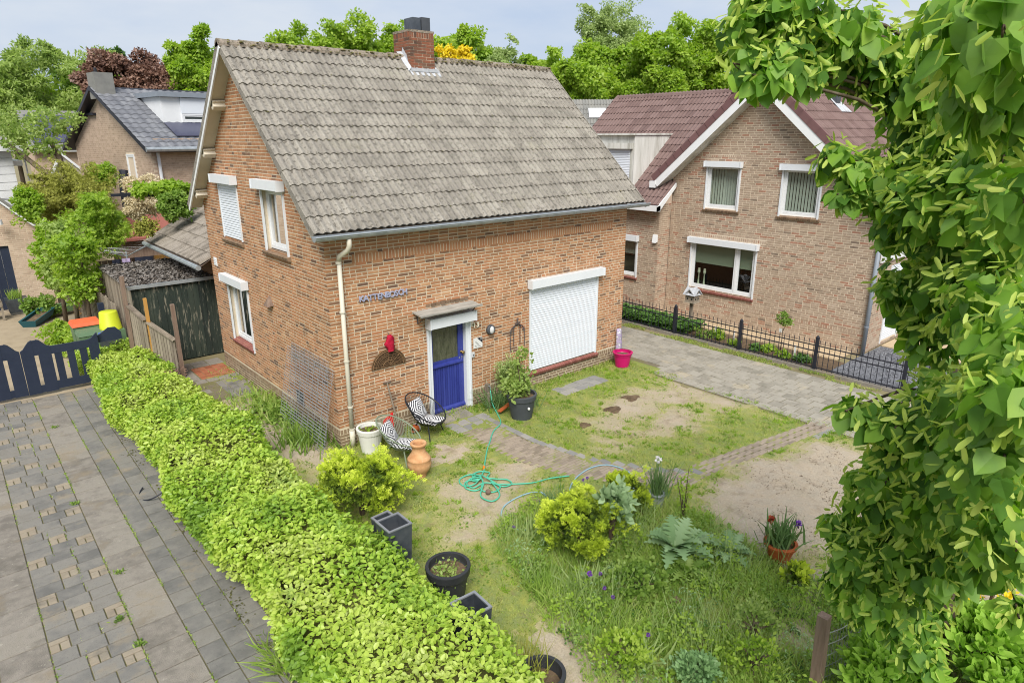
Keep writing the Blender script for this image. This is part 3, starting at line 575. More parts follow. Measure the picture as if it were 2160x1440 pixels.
# ---- joinery
def shutter_box(parent, fr, u0, u1, z0, z1, d=.17, m='pvc'):
    b = MB(); fr.box(b, u0+.03, u1-.03, z0, z1, .012, d-.012); fr.box(b, u0, u0+.032, z0-.006, z1+.004, .012, d); fr.box(b, u1-.032, u1, z0-.006, z1+.004, .012, d)
    return b.build('shutter_box', m, parent)
def guides(parent, fr, u0, u1, z0, z1, m='pvc', n0=-.01, n1=.025, w=.045):
    for a in (u0, u1-w): MB().add([fr.P(u, z, nn) for z in (z0, z1) for u, nn in ((a, n0), (a+w, n0), (a+w, n1), (a, n1))], BOXF).build('shutter_guide', m, parent)
def shutter(parent, fr, u0, u1, z0, z1, n=-.005, sh=.052):
    b = MB(); z = z0
    while z < z1:
        t = min(z+sh, z1); b.add([fr.P(u, zz, nn) for u in (u0, u1) for zz, nn in ((z, n), (z+.006, n+.011), (z+.3*sh, n+.016), (t-.011, n+.011), (t, n))], [(0, 1, 6, 5), (1, 2, 7, 6), (2, 3, 8, 7), (3, 4, 9, 8)]); z = t
    return b.build('roller_shutter', 'shut', parent)
def sill(parent, fr, u0, u1, z, d=.07, m='sillb', nin=-.1, h=.06):
    b = MB(); n = int((u1-u0)/.06); w_ = (u1-u0)/n
    for k in range(n):
        a, c = u0+k*w_+.004, u0+(k+1)*w_-.004
        b.add([fr.P(a, z-.005, nin), fr.P(c, z-.005, nin), fr.P(c, z-.045, d), fr.P(a, z-.045, d), fr.P(a, z-.045-h, d-.02), fr.P(c, z-.045-h, d-.02), fr.P(c, z-.07-h, nin), fr.P(a, z-.07-h, nin)], [(0, 1, 2, 3), (3, 2, 5, 4), (4, 5, 6, 7), (0, 3, 4, 7), (1, 6, 5, 2)])
    return b.build('sill', m, parent)
def window(parent, fr, u0, u1, z0, z1, n=-.07, fw=.065, split=None, curtain=None, cm='curtain', name='window', sash=True, gm='glass'):
    b = MB(); T = .06
    def ring(a0, a1, c0, c1, w_, nn, t):
        fr.box(b, a0, a1, c0, c0+w_, nn-t, nn); fr.box(b, a0, a1, c1-w_, c1, nn-t, nn); fr.box(b, a0, a0+w_, c0+w_, c1-w_, nn-t, nn); fr.box(b, a1-w_, a1, c0+w_, c1-w_, nn-t, nn)
    ring(u0, u1, z0, z1, fw, n, T)
    cells = [(u0+fw, u1-fw)] if not split else [(u0+fw, split-.03), (split+.03, u1-fw)]
    if split: fr.box(b, split-.03, split+.03, z0+fw, z1-fw, n-T, n)
    if sash:
        for a, c in cells: ring(a+.004, c-.004, z0+fw+.004, z1-fw-.004, .05, n-.012, .04)
    w_ = b.build(name, 'white', parent)
    for a, c in cells:
        g_ = MB(); g_.poly([fr.P(a+.02, z0+fw+.02, n-.035), fr.P(c-.02, z0+fw+.02, n-.035), fr.P(c-.02, z1-fw-.02, n-.035), fr.P(a+.02, z1-fw-.02, n-.035)]); g_.build('pane', gm, w_)
    for a, c, zz0, zz1, style in (curtain or []):
        b = MB(); k = max(3, int((c-a)/.022)); us_ = np.linspace(a, c, k)
        if style == 'pleat':
            for zz in (0,):
                b.add([fr.P(u, z_, n-.16+.022*math.sin(i*1.9+.3*math.sin(i))) for z_ in (zz0, zz1) for i, u in enumerate(us_)], [(i, i+1, k+i+1, k+i) for i in range(k-1)])
            b.build('curtain', cm, w_, smooth=True)
        elif style == 'vertical':
            x_ = a
            while x_ < c:
                b.add([fr.P(x_, zz0, n-.14), fr.P(x_+.05, zz0, n-.10), fr.P(x_+.05, zz1, n-.10), fr.P(x_, zz1, n-.14)], [(0, 1, 2, 3)]); x_ += .088
            b.build('vertical_blind', cm, w_)
        else:
            b.poly([fr.P(a, zz0, n-.12), fr.P(c, zz0, n-.12), fr.P(c, zz1, n-.12), fr.P(a, zz1, n-.12)]); fr.box(b, a, c, zz0-.02, zz0, n-.13, n-.11); b.build('roller_blind', cm, w_)
    return w_
# front window with the big shutter
sw = window(house, front, *WINF, n=-.09)
shutter(house, front, WINF[0]+.02, WINF[1]-.02, .40, 2.40, n=.0); guides(house, front, WINF[0]-.01, WINF[1]+.01, .38, 2.34, n1=.03); shutter_box(house, front, 4.60, 6.95, 2.32, 2.50)
sill(house, front, 4.66, 6.92, .385, m='sillr', nin=0)
# left wall windows
shutter(house, left, WUL[0]+.02, WUL[1]-.02, 3.38, 4.56, n=0); guides(house, left, WUL[0]-.01, WUL[1]+.01, 3.36, 4.55); shutter_box(house, left, 3.78, 5.08, 4.55, 4.72); sill(house, left, 3.82, 5.06, 3.36)
window(house, left, WUR[0], WUR[1], 3.40, 4.56, n=-.08, curtain=[(1.50, 1.86, 3.44, 4.5, 'pleat')]); window(house, left, WLL[0], WLL[1], .98, 2.34, n=-.08, curtain=[(4.75, 5.2, 1.0, 2.3, 'pleat')])
guides(house, left, WUR[0]-.01, WUR[1]+.01, 3.30, 4.55, n0=.0, n1=.035); shutter_box(house, left, 1.38, 2.64, 4.55, 4.72); sill(house, left, 1.40, 2.62, 3.39, d=.09)
guides(house, left, WLL[0]-.01, WLL[1]+.01, .86, 2.34, n0=.0, n1=.035); shutter_box(house, left, 3.88, 5.32, 2.33, 2.50); sill(house, left, 3.96, 5.26, .97, m='sillr')
# curtain on the far jamb seen through the upper pane, cellar grille, vents
b = MB(); left.box(b, 1.5, 1.9, .3, .66, -.10, -.09); b.build('cellar_pane', 'darkin', house)
b = MB()
for k in range(6): left.box(b, 1.52+k*.072, 1.535+k*.072, .3, .66, -.03, -.015)
left.box(b, 1.5, 1.9, .3, .33, -.05, .0); b.build('cellar_grille', 'wire', house)
b = MB(); left.box(b, 5.82, 6.02, 2.57, 2.77, .004, .018)
for k in range(4): left.box(b, 5.85, 5.99, 2.595+k*.042, 2.615+k*.042, .018, .03)
b.build('vent_grille', 'white', house)
b = MB(); b.add([left.P(2.55, 2.22, 0), left.P(2.85, 2.22, 0), left.P(2.70, 2.42, 0), left.P(2.58, 2.2, .12), left.P(2.82, 2.2, .12), left.P(2.70, 2.36, .06)], [(3, 4, 5), (0, 1, 4, 3), (1, 2, 5, 4), (2, 0, 3, 5)]); b.build('vent_cowl', 'woodbrown', house)
# ---- front door
dr = MB(); front.box(dr, 1.99, 2.065, 0, 2.02, -.14, .012); front.box(dr, 2.90, 2.99, 0, 2.02, -.14, .012); front.box(dr, 2.065, 2.90, 1.95, 2.02, -.14, .012)
dframe = dr.build('door_frame', 'pvc', house)
guides(house, front, 1.955, 3.02, .0, 1.95, n0=.0, n1=.035, w=.035); shutter_box(house, front, 1.93, 3.06, 1.93, 2.13, d=.2)
b = MB(); n0, n1 = -.13, -.085; a0, a1 = 2.07, 2.895
front.box(b, a0, a0+.075, .05, 1.95, n0, n1); front.box(b, a1-.125, a1, .05, 1.95, n0, n1); front.box(b, a0+.075, a1-.125, 1.86, 1.95, n0, n1); front.box(b, a0+.075, a1-.125, 1.03, 1.15, n0, n1); front.box(b, a0+.075, a1-.125, .05, .14, n0, n1)
dleaf = b.build('door', 'blue', house)
for k in range(11):
    x = a0+.075+k*(a1-.2-a0)/11; b = MB(); front.box(b, x+.004, x+(a1-.2-a0)/11-.004, .14, 1.03, n0+.01, n1-.012); b.build('door_board', 'blue', dleaf)
b = MB(); front.box(b, a0+.075, a1-.125, .14, 1.03, n0-.005, n0+.006); b.build('door_backing', 'blue', dleaf)
b = MB(); front.box(b, a0+.075, a1-.125, 1.15, 1.86, n0+.012, n0+.02); b.build('pane', 'glassdoor', dleaf)
b = MB(); b.add([front.P(u, z, q) for u in (a0, a1-.03) for z, q in ((1.0, n1), (1.035, n1+.035), (1.075, n1+.03), (1.09, n1))], [(0, 1, 5, 4), (1, 2, 6, 5), (2, 3, 7, 6), (0, 3, 2, 1), (4, 5, 6, 7)]); b.build('weather_rail', 'blue', dleaf)
b = MB(); b.add([front.P(u, z, q) for u in (a0, a1) for z, q in ((.06, n1), (.06, n1+.04), (.10, n1+.035), (.14, n1))], [(0, 1, 5, 4), (1, 2, 6, 5), (2, 3, 7, 6), (0, 3, 2, 1), (4, 5, 6, 7)]); b.build('weather_rail', 'blue', dleaf)
ax = (np.array((1., 0, 0)), np.array((0, 0, 1.)), np.array((0, -1., 0)))
MB().lathe([(0, 0), (.032, 0), (.032, .012), (.014, .02), (.014, .045), (.034, .055), (.038, .075), (.02, .09), (0, .092)], front.P(2.845, 1.24, n1), 12, ax).build('door_knob', 'brass', dleaf, smooth=True)
for u, z in ((2.845, 1.08), (2.85, 1.13), (2.79, 1.12)): MB().lathe([(0, 0), (.014, 0), (.014, .012), (0, .014)], front.P(u, z, n1), 10, ax).build('door_lock', 'wire', dleaf)
b = MB(); front.box(b, 1.99, 2.99, -.02, .045, -.16, .03); b.build('threshold', 'slab', house)
# canopy shelf on iron brackets
can = thing('door_canopy', 'weathered grey plank shelf on iron brackets above the blue door', 'shelf', (2.35, -.15, 2.2))
b = MB(); b.add([front.P(u, z, q) for u in (1.66, 3.08) for z, q in ((2.28, .004), (2.245, .31), (2.27, .31), (2.305, .004))], [(0, 1, 5, 4), (1, 2, 6, 5), (2, 3, 7, 6), (3, 0, 4, 7), (0, 3, 2, 1), (4, 5, 6, 7)]); b.build('plank', 'woodgreyh', can)
b = MB(); b.add([front.P(u, z, q) for u in (1.64, 3.10) for z, q in ((2.253, .31), (2.25, .335), (2.275, .335), (2.283, .31))], [(0, 1, 5, 4), (1, 2, 6, 5), (2, 3, 7, 6), (3, 0, 4, 7), (0, 3, 2, 1), (4, 5, 6, 7)]); b.build('edge_strip', 'woodgreyh', can)
for u in (1.76, 2.98):
    b = MB(); b.tube([front.P(u, 2.27, .01), front.P(u, 2.05, .015)], .01, 5); b.tube([front.P(u, 2.26, .01), front.P(u, 2.235, .28)], .01, 5); b.tube([front.P(u, 2.07, .01), front.P(u, 2.1, .1), front.P(u, 2.15, .17), front.P(u, 2.235, .25)], .009, 5); b.build('bracket', 'iron', can)
# ---- things fixed to the front wall
def text_obj(ch, name, loc, size, m, parent, extrude=.006, rx=R(90), rz=0, off=.0):
    cu = bpy.data.curves.new(name, 'FONT'); cu.body = ch; cu.size = size; cu.extrude = extrude; cu.align_x = 'CENTER'; cu.offset = off; cu.materials.append(MT[m])
    o = bpy.data.objects.new(name, cu); me = bpy.data.meshes.new_from_object(o); bpy.data.objects.remove(o)
    o = bpy.data.objects.new(name, me); o.rotation_euler = (rx, 0, rz); o.location = np.array(loc)-base_of(parent); return link(o, parent)
sg = thing('house_name_letters', 'row of silver metal letters spelling the house name beside the downspout', 'sign', (1.05, -.02, 2.68))
for k, ch in enumerate('KATTENBOSCH'): text_obj(ch, 'letter', (.61+k*.0895, -.03, 2.675+random.uniform(-.006, .006)), .155, 'silver', sg, .009, off=.002)
sg = thing('house_number', 'cream house number 13 fixed to the brick right of the door', 'number', (3.14, -.02, 1.75))
for k, ch in enumerate('13'): text_obj(ch, 'digit', (3.10+k*.09, -.045, 1.735), .14, 'numcream', sg, .006, off=.006)
b = MB()
for k, (dx, dz) in enumerate(((-.02, .05), (.02, .02), (.0, .09))): front.box(b, 3.06+dx*.4, 3.12+dx, 1.74+dz*.5, 1.78+dz*.5, .005, .028)
b.lathe([(0, 0), (.05, 0), (.06, .012), (.03, .02), (0, .022)], front.P(3.07, 1.80, .0), 12, ax); b.build('number_plate', 'numcream', sg)
lp = thing('wall_lamp', 'round dark wall lamp with oval frosted glass right of the door', 'lamp', (3.54, -.05, 1.6))
MB().lathe([(0, 0), (.105, 0), (.11, .03), (.1, .06), (.085, .068), (0, .07)], front.P(3.54, 1.6, .003), 20, ax).build('lamp_housing', 'greypot', lp, smooth=True)
MB().lathe([(.056, 0), (.053, .02), (.035, .038), (0, .046)], front.P(3.54, 1.6, .068), 16, (ax[0], ax[1]*1.5, ax[2])).build('lamp_glass', 'lampglass', lp, smooth=True)
pq = thing('plaque', 'white name plaque with black corner hanging below the house number', 'plaque', (3.2, -.02, 1.38))
b = MB(); front.box(b, 3.09, 3.32, 1.27, 1.49, .008, .022); b.build('board', 'plaquew', pq)
b = MB(); b.poly([front.P(3.18, 1.486, .0235), front.P(3.317, 1.486, .0235), front.P(3.317, 1.36, .0235)]); b.build('black_corner', 'black', pq)
text_obj('13', 'digit', (3.285, -.0255, 1.435), .055, 'plaquew', pq, .001)
b = MB()
for z, a, c in ((1.415, 3.13, 3.17), (1.385, 3.14, 3.20), (1.355, 3.16, 3.22), (1.325, 3.12, 3.16), (1.325, 3.18, 3.24), (1.295, 3.13, 3.16), (1.30, 3.20, 3.27)): b.tube([front.P(a+(c-a)*i/6, z+.006*math.sin(i*2.2), .0245) for i in range(7)], .0025, 4)
b.build('script_lines', 'greypot', pq)
bl = thing('doorbell', 'small grey doorbell box on the brick beside the door frame', 'doorbell', (3.06, -.01, 1.15))
b = MB(); front.box(b, 3.03, 3.10, 1.10, 1.2, .006, .035); b.build('bell_housing', 'lampglass', bl); b = MB(); front.box(b, 3.055, 3.085, 1.13, 1.155, .035, .042); b.build('push_button', 'greypot', bl)
orn = thing('iron_ornament', 'rusty wrought iron arch with scrolls hanging between lamp and shutter', 'ornament', (4.28, -.03, 1.05))
b = MB()
for u, z0, z1 in ((4.08, 1.02, 1.42), (4.18, 1.1, 1.54), (4.36, 1.12, 1.55), (4.49, 1.05, 1.42)): b.tube([front.P(u, z0, .03), front.P(u, z1, .03)], .009, 5)
for rr, zz in ((.2, 1.42), (.1, 1.5)): b.tube([front.P(4.285+rr*math.cos(R(t)), zz+rr*.75*math.sin(R(t)), .03) for t in range(0, 181, 20)], .010, 5)
b.tube([front.P(4.285, 1.55, .03), front.P(4.285, 1.70, .03)], .01, 5); b.build('arch', 'iron', orn)
b = MB()
for cu_, cz_, r0 in ((4.11, 1.44, .045), (4.46, 1.44, .045), (4.24, 1.6, .035), (4.33, 1.6, .035), (4.285, 1.69, .03)): b.tube([front.P(cu_+r0*(1-i/14)*math.cos(i*.75), cz_+r0*(1-i/14)*math.sin(i*.75), .035) for i in range(13)], .007, 4)
b.build('scrolls', 'iron', orn)
hr = thing('woven_mat', 'brown woven half round mat hanging on the brick left of the door', 'mat', (1.08, -.02, 1.36))
b = MB(); pts = [front.P(1.075+.355*math.cos(R(t)), 1.355+.33*math.sin(R(t)), .02) for t in range(0, 181, 10)]
b.prism(pts, (0, 1, 0), 0, .014); b.build('backing', 'willow', hr)
b = MB()
for r0 in np.arange(.06, .36, .033): b.tube([front.P(1.075+r0*math.cos(R(t)), 1.36+.93*r0*math.sin(R(t)), .028+.004*math.sin(t*.7+r0*60)) for t in range(0, 181, 9)], .014, 4, rnd=random.random())
for t in range(6, 180, 12): b.tube([front.P(1.075+r0*math.cos(R(t)), 1.36+.93*r0*math.sin(R(t)), .032) for r0 in (.03, .2, .345)], .008, 4)
b.build('weave', 'willow', hr)
rc = thing('red_cloth_bag', 'crumpled red cloth bag hanging above the half round mat', 'bag', (1.1, -.05, 1.7))
b = MB(); vs, fs = [], []
for i in range(9):
    z = 1.66+.31*i/8; wv = .09*math.sin(math.pi*(.12+.8*i/8))**.6
    for k in range(12):
        t = 2*math.pi*k/12; q = 1+.22*math.sin(3*t+i*1.3)+.12*math.sin(5*t-i*2); vs.append(front.P(1.11+wv*q*math.cos(t)+.012*math.sin(i*1.1), z, .06+.045*q*math.sin(t)))
fs = [(i*12+k, i*12+(k+1) % 12, i*12+12+(k+1) % 12, i*12+12+k) for i in range(8) for k in range(12)]+[tuple(range(12)), tuple(range(96, 108))]
b.add(vs, fs); b.build('bag_cloth', 'redcloth', rc, smooth=True); MB().tube([front.P(1.11, 1.95, .05), front.P(1.11, 2.0, .02), front.P(1.11, 2.01, -.005)], .006, 5).build('hook', 'iron', rc)
# ================================================================== foliage helpers
TM = {
 'oval': (np.array([(0, 0, 0), (.30, .3, .07), (.26, .68, .06), (0, 1, -.06), (-.26, .68, .06), (-.30, .3, .07)]), np.array([(0, 1, 2, 3), (0, 3, 4, 5)])),
 'heart': (np.array([(0, .07, 0), (.28, -.05, .02), (.50, .27, .07), (.36, .68, .0), (0, 1.08, -.16), (-.36, .68, .0), (-.50, .27, .07), (-.28, -.05, .02), (0, .52, -.07)]), np.array([(0, 1, 2, 8), (8, 2, 3, 4), (0, 8, 6, 7), (8, 4, 5, 6)])),
 'flake': (np.array([(0, 0, 0), (.34, .45, .1), (0, 1, 0), (-.34, .45, .1)]), np.array([(0, 1, 2, 3)])),
 'spike': (np.array([(-.5, 0, 0), (.5, 0, 0), (.22, .7, .16), (-.1, 1, .3)]), np.array([(0, 1, 2, 3)])),
 'long': (np.array([(0, 0, 0), (.16, .35, .04), (.13, .7, .02), (0, 1, -.10), (-.13, .7, .02), (-.16, .35, .04)]), np.array([(0, 1, 2, 3), (0, 3, 4, 5)])),
 'tongue': (np.array([(0, 0, 0), (.13, .18, .03), (.16, .7, .03), (.08, .97, -.03), (0, 1, -.06), (-.08, .97, -.03), (-.16, .7, .03), (-.13, .18, .03)]), np.array([(0, 1, 2, 3, 4), (0, 4, 5, 6, 7)])),
 'blade': (np.array([(-.5, 0, 0), (.5, 0, 0), (.38, .6, .10), (-.38, .6, .10), (.05, 1, .32), (-.05, 1, .32)]), np.array([(0, 1, 2, 3), (3, 2, 4, 5)])),
 'lobe': (np.array([(0, 0, 0), (.08, .1, .0), (.34, .22, .05), (.14, .3, .03), (.40, .48, .06), (.14, .55, .03), (.30, .74, .04), (0, 1, -.12), (-.30, .74, .04), (-.14, .55, .03), (-.40, .48, .06), (-.14, .3, .03), (-.34, .22, .05), (-.08, .1, 0)]),
          np.array([(0, 1, 2, 3, 4, 5, 6, 7), (0, 7, 8, 9, 10, 11, 12, 13)])),
 'sprig': (np.array([(-.09, 0, 0), (.09, 0, 0), (.05, 1, .05), (-.05, 1, .05), (-.42, .35, .06), (-.36, .22, .06), (.42, .42, .06), (.38, .28, .06), (-.34, .75, .08), (-.3, .6, .08), (.34, .82, .08), (.3, .68, .08)]), np.array([(0, 1, 2, 3), (4, 5, 7, 6), (8, 9, 11, 10)])),
}
def unit(v): return v/(np.linalg.norm(v, axis=-1, keepdims=True)+1e-9)
def rand_dir(n): return unit(rng.normal(size=(n, 3)))
def leaves_geo(P, d, nr, size, tm, wx=1.):
    d = unit(d); x = np.cross(d, nr); x = unit(x); z = np.cross(x, d)
    T, F = TM[tm]; k = len(T)
    V = P[:, None]+size[:, None, None]*(T[None, :, 0:1]*wx*x[:, None]+T[None, :, 1:2]*d[:, None]+T[None, :, 2:3]*z[:, None])
    FF = (F[None]+(np.arange(len(P))*k)[:, None, None]).reshape(-1, F.shape[1])
    return V.reshape(-1, 3), FF, k, len(F)
def scatter(name, P, d, nr, size, tm, m, parent=None, rnd=None, wx=1., cap=0, piece='leaf', kind='stuff', **props):
    if rnd is None: rnd = rng.random(len(P))
    if cap:
        q = np.array([px(p) for p in P]); ins = (q[:, 0] > 0) & (q[:, 0] < 2160) & (q[:, 1] > 0) & (q[:, 1] < 1440)
        order = np.argsort(np.where(ins, 0, 100)+q[:, 2]-4*size/np.mean(size)*.05)
        for i in order[:cap]:
            V, F, k, nf = leaves_geo(P[i:i+1], d[i:i+1], nr[i:i+1], size[i:i+1], tm, wx)
            MB().add(V, [tuple(f) for f in F], float(rnd[i])).build(piece, m, parent)
        o = order[cap:]; P, d, nr, size, rnd = P[o], d[o], nr[o], size[o], rnd[o]
    V, F, k, nf = leaves_geo(P, d, nr, size, tm, wx)
    return fast_mesh(name, V, F, np.repeat(rnd, nf), m, parent, kind=kind, **props)
def crown_pts(c, rad, nb, br, n, up=.25, gap=.0, low=-1.):
    """n leaf points on nb clumps that fill an ellipsoid; returns points and outward normals"""
    c, rad = np.array(c, float), np.array(rad, float)
    o = rand_dir(nb*3); o = o[o[:, 2] > low][:nb]; nb = len(o)
    bc = c+o*rad*(.45+.47*rng.random((nb, 1))); bR = br*(.6+.8*rng.random(nb))
    i = rng.integers(0, nb, n); dd = rand_dir(n); dd[:, 2] = np.abs(dd[:, 2])*np.where(rng.random(n) < .3, -1, 1)
    dd = unit(dd+.5*unit(bc[i]-c)); r = bR[i]*(rng.random(n)**.45)
    P = bc[i]+dd*r[:, None]*np.array((1, 1, .8)); s_ = 2.2/max(rad); P = P+(P-c)*(.20*(np.sin(P[:, 0]*s_*3.1+P[:, 2]*s_*2.3+c[0])+np.sin(P[:, 1]*s_*3.7-P[:, 2]*s_*3.3+c[1])*.8)/1.6)[:, None]
    return P, dd, (i*.6180339) % 1
def ltree(name, label, base, trunk, crowns, m, ls, tm='oval', bark='bark', cat='tree', group=None, droop=.3, lean=(0, 0), tr=.12, limbs=4, cap=0):
    """crowns: list of (centre, radii, clumps, clump radius, leaves)"""
    t = thing(name, label, cat, base, group); base = np.array(base, float)
    Ps, Ns, Rs = [], [], []
    for c, rad, nb, br, n in crowns:
        P, nn, ci = crown_pts(c, rad, nb, br, n); Ps.append(P); Ns.append(nn); Rs.append(ci)
    P, nn, ci = np.concatenate(Ps), np.concatenate(Ns), np.concatenate(Rs); n = len(P)
    if trunk > 0:
        top = base+np.array((lean[0], lean[1], trunk)); cc = np.mean([c[0] for c in crowns], axis=0)
        b = MB(); b.tube([base, base+(top-base)*.5+np.array((.06, -.04, 0))*trunk*.1, top], [tr, tr*.85, tr*.7], 8)
        b.build('trunk', bark, t, smooth=True)
        b = MB()
        for c, rad, nb, br, _ in crowns:
            for k in range(limbs):
                e = np.array(c)+rand_dir(1)[0]*np.array(rad)*.75; mid = (top+e)/2+rand_dir(1)[0]*.12*np.linalg.norm(e-top); b.tube([top-np.array((0, 0, .1)), mid, e], [tr*.5, tr*.3, tr*.08], 5)
        b.build('limbs', bark, t, smooth=True)
    d = unit(rand_dir(n)+.6*nn-np.array((0, 0, droop))); nr = unit(nn*.8+rand_dir(n)*.7+np.array((0, 0, .5)))
    s = ls*(.7+.6*rng.random(n)); rnd = np.clip(.55*rng.random(n)+.45*ci, 0, 1)
    scatter('crown', P, d, nr, s, tm, m, t, rnd, cap=cap)
    return t
# ================================================================== neighbour's house on the right
nb = thing('neighbour_house', 'buff brick house with wine red tiled gable behind the black iron fence', 'house', (15, 0, 0))
NX = 12.8
ng = Frame((NX, 0, 0), (0, 1, 0), (-1, 0, 0))
AY, AZ, PT = -.55, 7.12, .865      # ridge position and slope of the gable
RY, LY = -3.95, 2.30
gz = lambda y: AZ-.32-abs(y-AY)*PT
GA, GB, GC = (.0, 1.1, 3.40, 4.66), (-2.36, -1.27, 3.38, 4.64), (-.74, 1.44, .93, 2.40)
def jw(u, z): return (u, z)
conv = [(RY, -.05), (LY, -.05), (LY, gz(LY)), (AY, gz(AY)), (RY, gz(RY))]
brick_wall(nb, ng, conv, [GA, GB, GC], [(RY, LY, .49, .59), (-1.0, 1.62, 2.52, 2.62), (-.1, 1.2, 4.86, 4.94)], bm='nbrick', mm='nmortar', plinth=.0, cap=200, phead=.12, L=.21)
side = Frame((NX, RY, 0), (1, 0, 0), (0, -1, 0))
brick_wall(nb, side, [(0, -.05), (4.4, -.05), (4.4, 3.72), (0, 3.72)], [(1.15, 2.25, .1, 2.2)], [(0, 1.15, .49, .59)], bm='nbrick', mm='nmortar', cap=30, phead=.12)
shutter(nb, side, 1.15, 2.25, .05, 2.2, n=-.02); guides(nb, side, 1.12, 2.28, .05, 2.2)
wing = Frame((12.25, 2.32, 0), (0, 1, 0), (-1, 0, 0)); ret = Frame((12.25, 2.32, 0), (1, 0, 0), (0, -1, 0))
WW = (.80, 1.55, 1.05, 2.28)
brick_wall(nb, wing, [(0, -.05), (5, -.05), (5, 3.3), (0, 3.3)], [WW], bm='nbrick', mm='nmortar', cap=50, phead=.12)
brick_wall(nb, ret, [(0, -.05), (.56, -.05), (.56, 3.45), (0, 3.45)], [], bm='nbrick', mm='nmortar', cap=20, phead=.12)
b = MB(); b.box((NX+.9, -3.8, 0), (NX+.95, 2.2, 3.3)); b.box((NX+.9, -2.6, 3.3), (NX+.95, 1.4, 4.85)); b.box((NX+.12, -3.8, 2.7), (NX+.9, 2.3, 2.76)); b.box((13.2, 2.4, 0), (13.25, 7, 3.2)); b.build('interior', 'darkin', nb)
# windows
for g_, sty, cur in ((GA, 'white', [(.05, .62, 3.46, 4.58, 'pleat'), (.55, 1.05, 3.46, 4.58, 'vertical')]), (GB, 'white', [(-2.3, -1.33, 3.45, 4.58, 'vertical')])):
    window(nb, ng, *g_, n=-.03, curtain=cur, cm='curtaing'); shutter_box(nb, ng, g_[0]-.06, g_[1]+.06, g_[3]-.06, g_[3]+.1, d=.15); guides(nb, ng, g_[0]-.02, g_[1]+.02, g_[2]-.05, g_[3]-.05, n0=0, n1=.03); sill(nb, ng, g_[0]-.06, g_[1]+.06, g_[2], m='sillb')
window(nb, ng, *GC, n=-.03, split=-.12, curtain=[(-.08, 1.38, 1.72, 2.34, 'roll'), (-.68, -.16, 1.72, 2.34, 'roll')], cm='blind'); shutter_box(nb, ng, GC[0]-.08, GC[1]+.08, 2.33, 2.5, d=.17); guides(nb, ng, GC[0]-.03, GC[1]+.03, .85, 2.35, n0=0, n1=.03); sill(nb, ng, GC[0]-.04, GC[1]+.04, .92, m='sillr')
window(nb, wing, *WW, n=-.03, curtain=[(.86, 1.5, 1.75, 2.2, 'pleat')], cm='curtaing'); shutter_box(nb, wing, .74, 1.6, 2.22, 2.4, d=.15); guides(nb, wing, .78, 1.57, 1.0, 2.25, n0=0, n1=.03); sill(nb, wing, .76, 1.6, 1.05, m='sillr')
b = MB(); b.add([wing.P(u, z, q) for u in (.02, .17) for z, q in ((2.28, .003), (2.25, .10), (2.5, .06), (2.5, .003))], [(0, 1, 5, 4), (1, 2, 6, 5), (2, 3, 7, 6), (0, 3, 2, 1), (4, 5, 6, 7)]); b.build('wall_light', 'white', nb)
for y in (1.22, 1.02):
    cs = thing('candlestick', 'pale turned candlestick standing in the ground floor window, %s of two' % ('left' if y > 1.1 else 'right'), 'candlestick', (NX+.17, y, .98), 'candlesticks in the window')
    MB().lathe([(0, 0), (.065, 0), (.06, .04), (.03, .06), (.022, .2), (.018, .36), (.03, .38), (.042, .40), (.042, .47), (.0, .47)], (NX+.17, y, .98), 12).build('stem', 'candle', cs, smooth=True)
    MB().tube([(NX+.17, y, 1.45), (NX+.17, y, 1.52)], .035, 10).build('candle', 'numcream', cs)
# roofs
sN = math.atan(PT); cN, sNn = math.cos(sN), math.sin(sN)
rs = lambda x, s, h: np.array((x, AY-.0-(SN-s)*cN*1.0-h*sNn, AZ-(SN-s)*sNn+h*cN))     # slope facing the street side, s from the eave
XA, XB = NX-.42, NX+8.0; SN = 5.0
b = MB(); b.add([rs(XA, 0, -.02), rs(XB, 0, -.02), rs(XB, SN, -.02), rs(XA, SN, -.02)], [(0, 1, 2, 3)])
mi = lambda p: np.array((p[0], 2*AY-p[1], p[2])); b.add([mi(rs(XA, .55, -.02)), mi(rs(XB, 0, -.02)), mi(rs(XB, SN, -.02)), mi(rs(XA, SN, -.02))], [(0, 1, 2, 3)])
nroof = b.build('roof', 'nverge', nb)
its = []
for r_ in range(15):
    for c_ in range(27):
        vs, fs = tile_geo(rs, XA+.02+c_*.3, r_*.335); its.append((vs, fs, random.random()))
wsl = math.radians(40.6); cW, sW = math.cos(wsl), math.sin(wsl); WX0, WZ0 = 11.95, 3.42
ws = lambda y, s, h: np.array((WX0+s*cW-h*sW, y, WZ0+s*sW+h*cW)); WL = 5.3
b = MB(); b.add([ws(2.3, 0, -.02), ws(7.35, 0, -.02), ws(7.35, WL, -.02), ws(2.3, WL, -.02)], [(0, 1, 2, 3)]); b.add([ws(7.35, WL, -.02), ws(2.3, WL, -.02), (20, 2.3, 3.4), (20, 7.35, 3.4)], [(0, 1, 2, 3)]); wroof = b.build('roof', 'nverge', nb)
its2 = []
for r_ in range(16):
    for c_ in range(18):
        y = 2.15+c_*.3
        if c_ == 0 and r_ > 2: continue
        if y > 3.45 and r_*.335 < 2.85: continue
        vs, fs = tile_geo(lambda u, s, h: ws(u, s, h), y, r_*.335); its2.append((vs, fs, random.random()))
pieces(nroof, 'roof_tile', its, 'ntile', 150, 'roof_tiles_beyond'); pieces(wroof, 'roof_tile', its2, 'ntile', 150, 'roof_tiles_beyond')
for y in np.arange(2.3, 7.3, .42):
    c = ws(y, WL, 0); MB().tube([c+np.array((0, -.01, -.03)), c+np.array((0, .42, -.03))], .11, 8).build('ridge_tile', 'ntile', wroof)
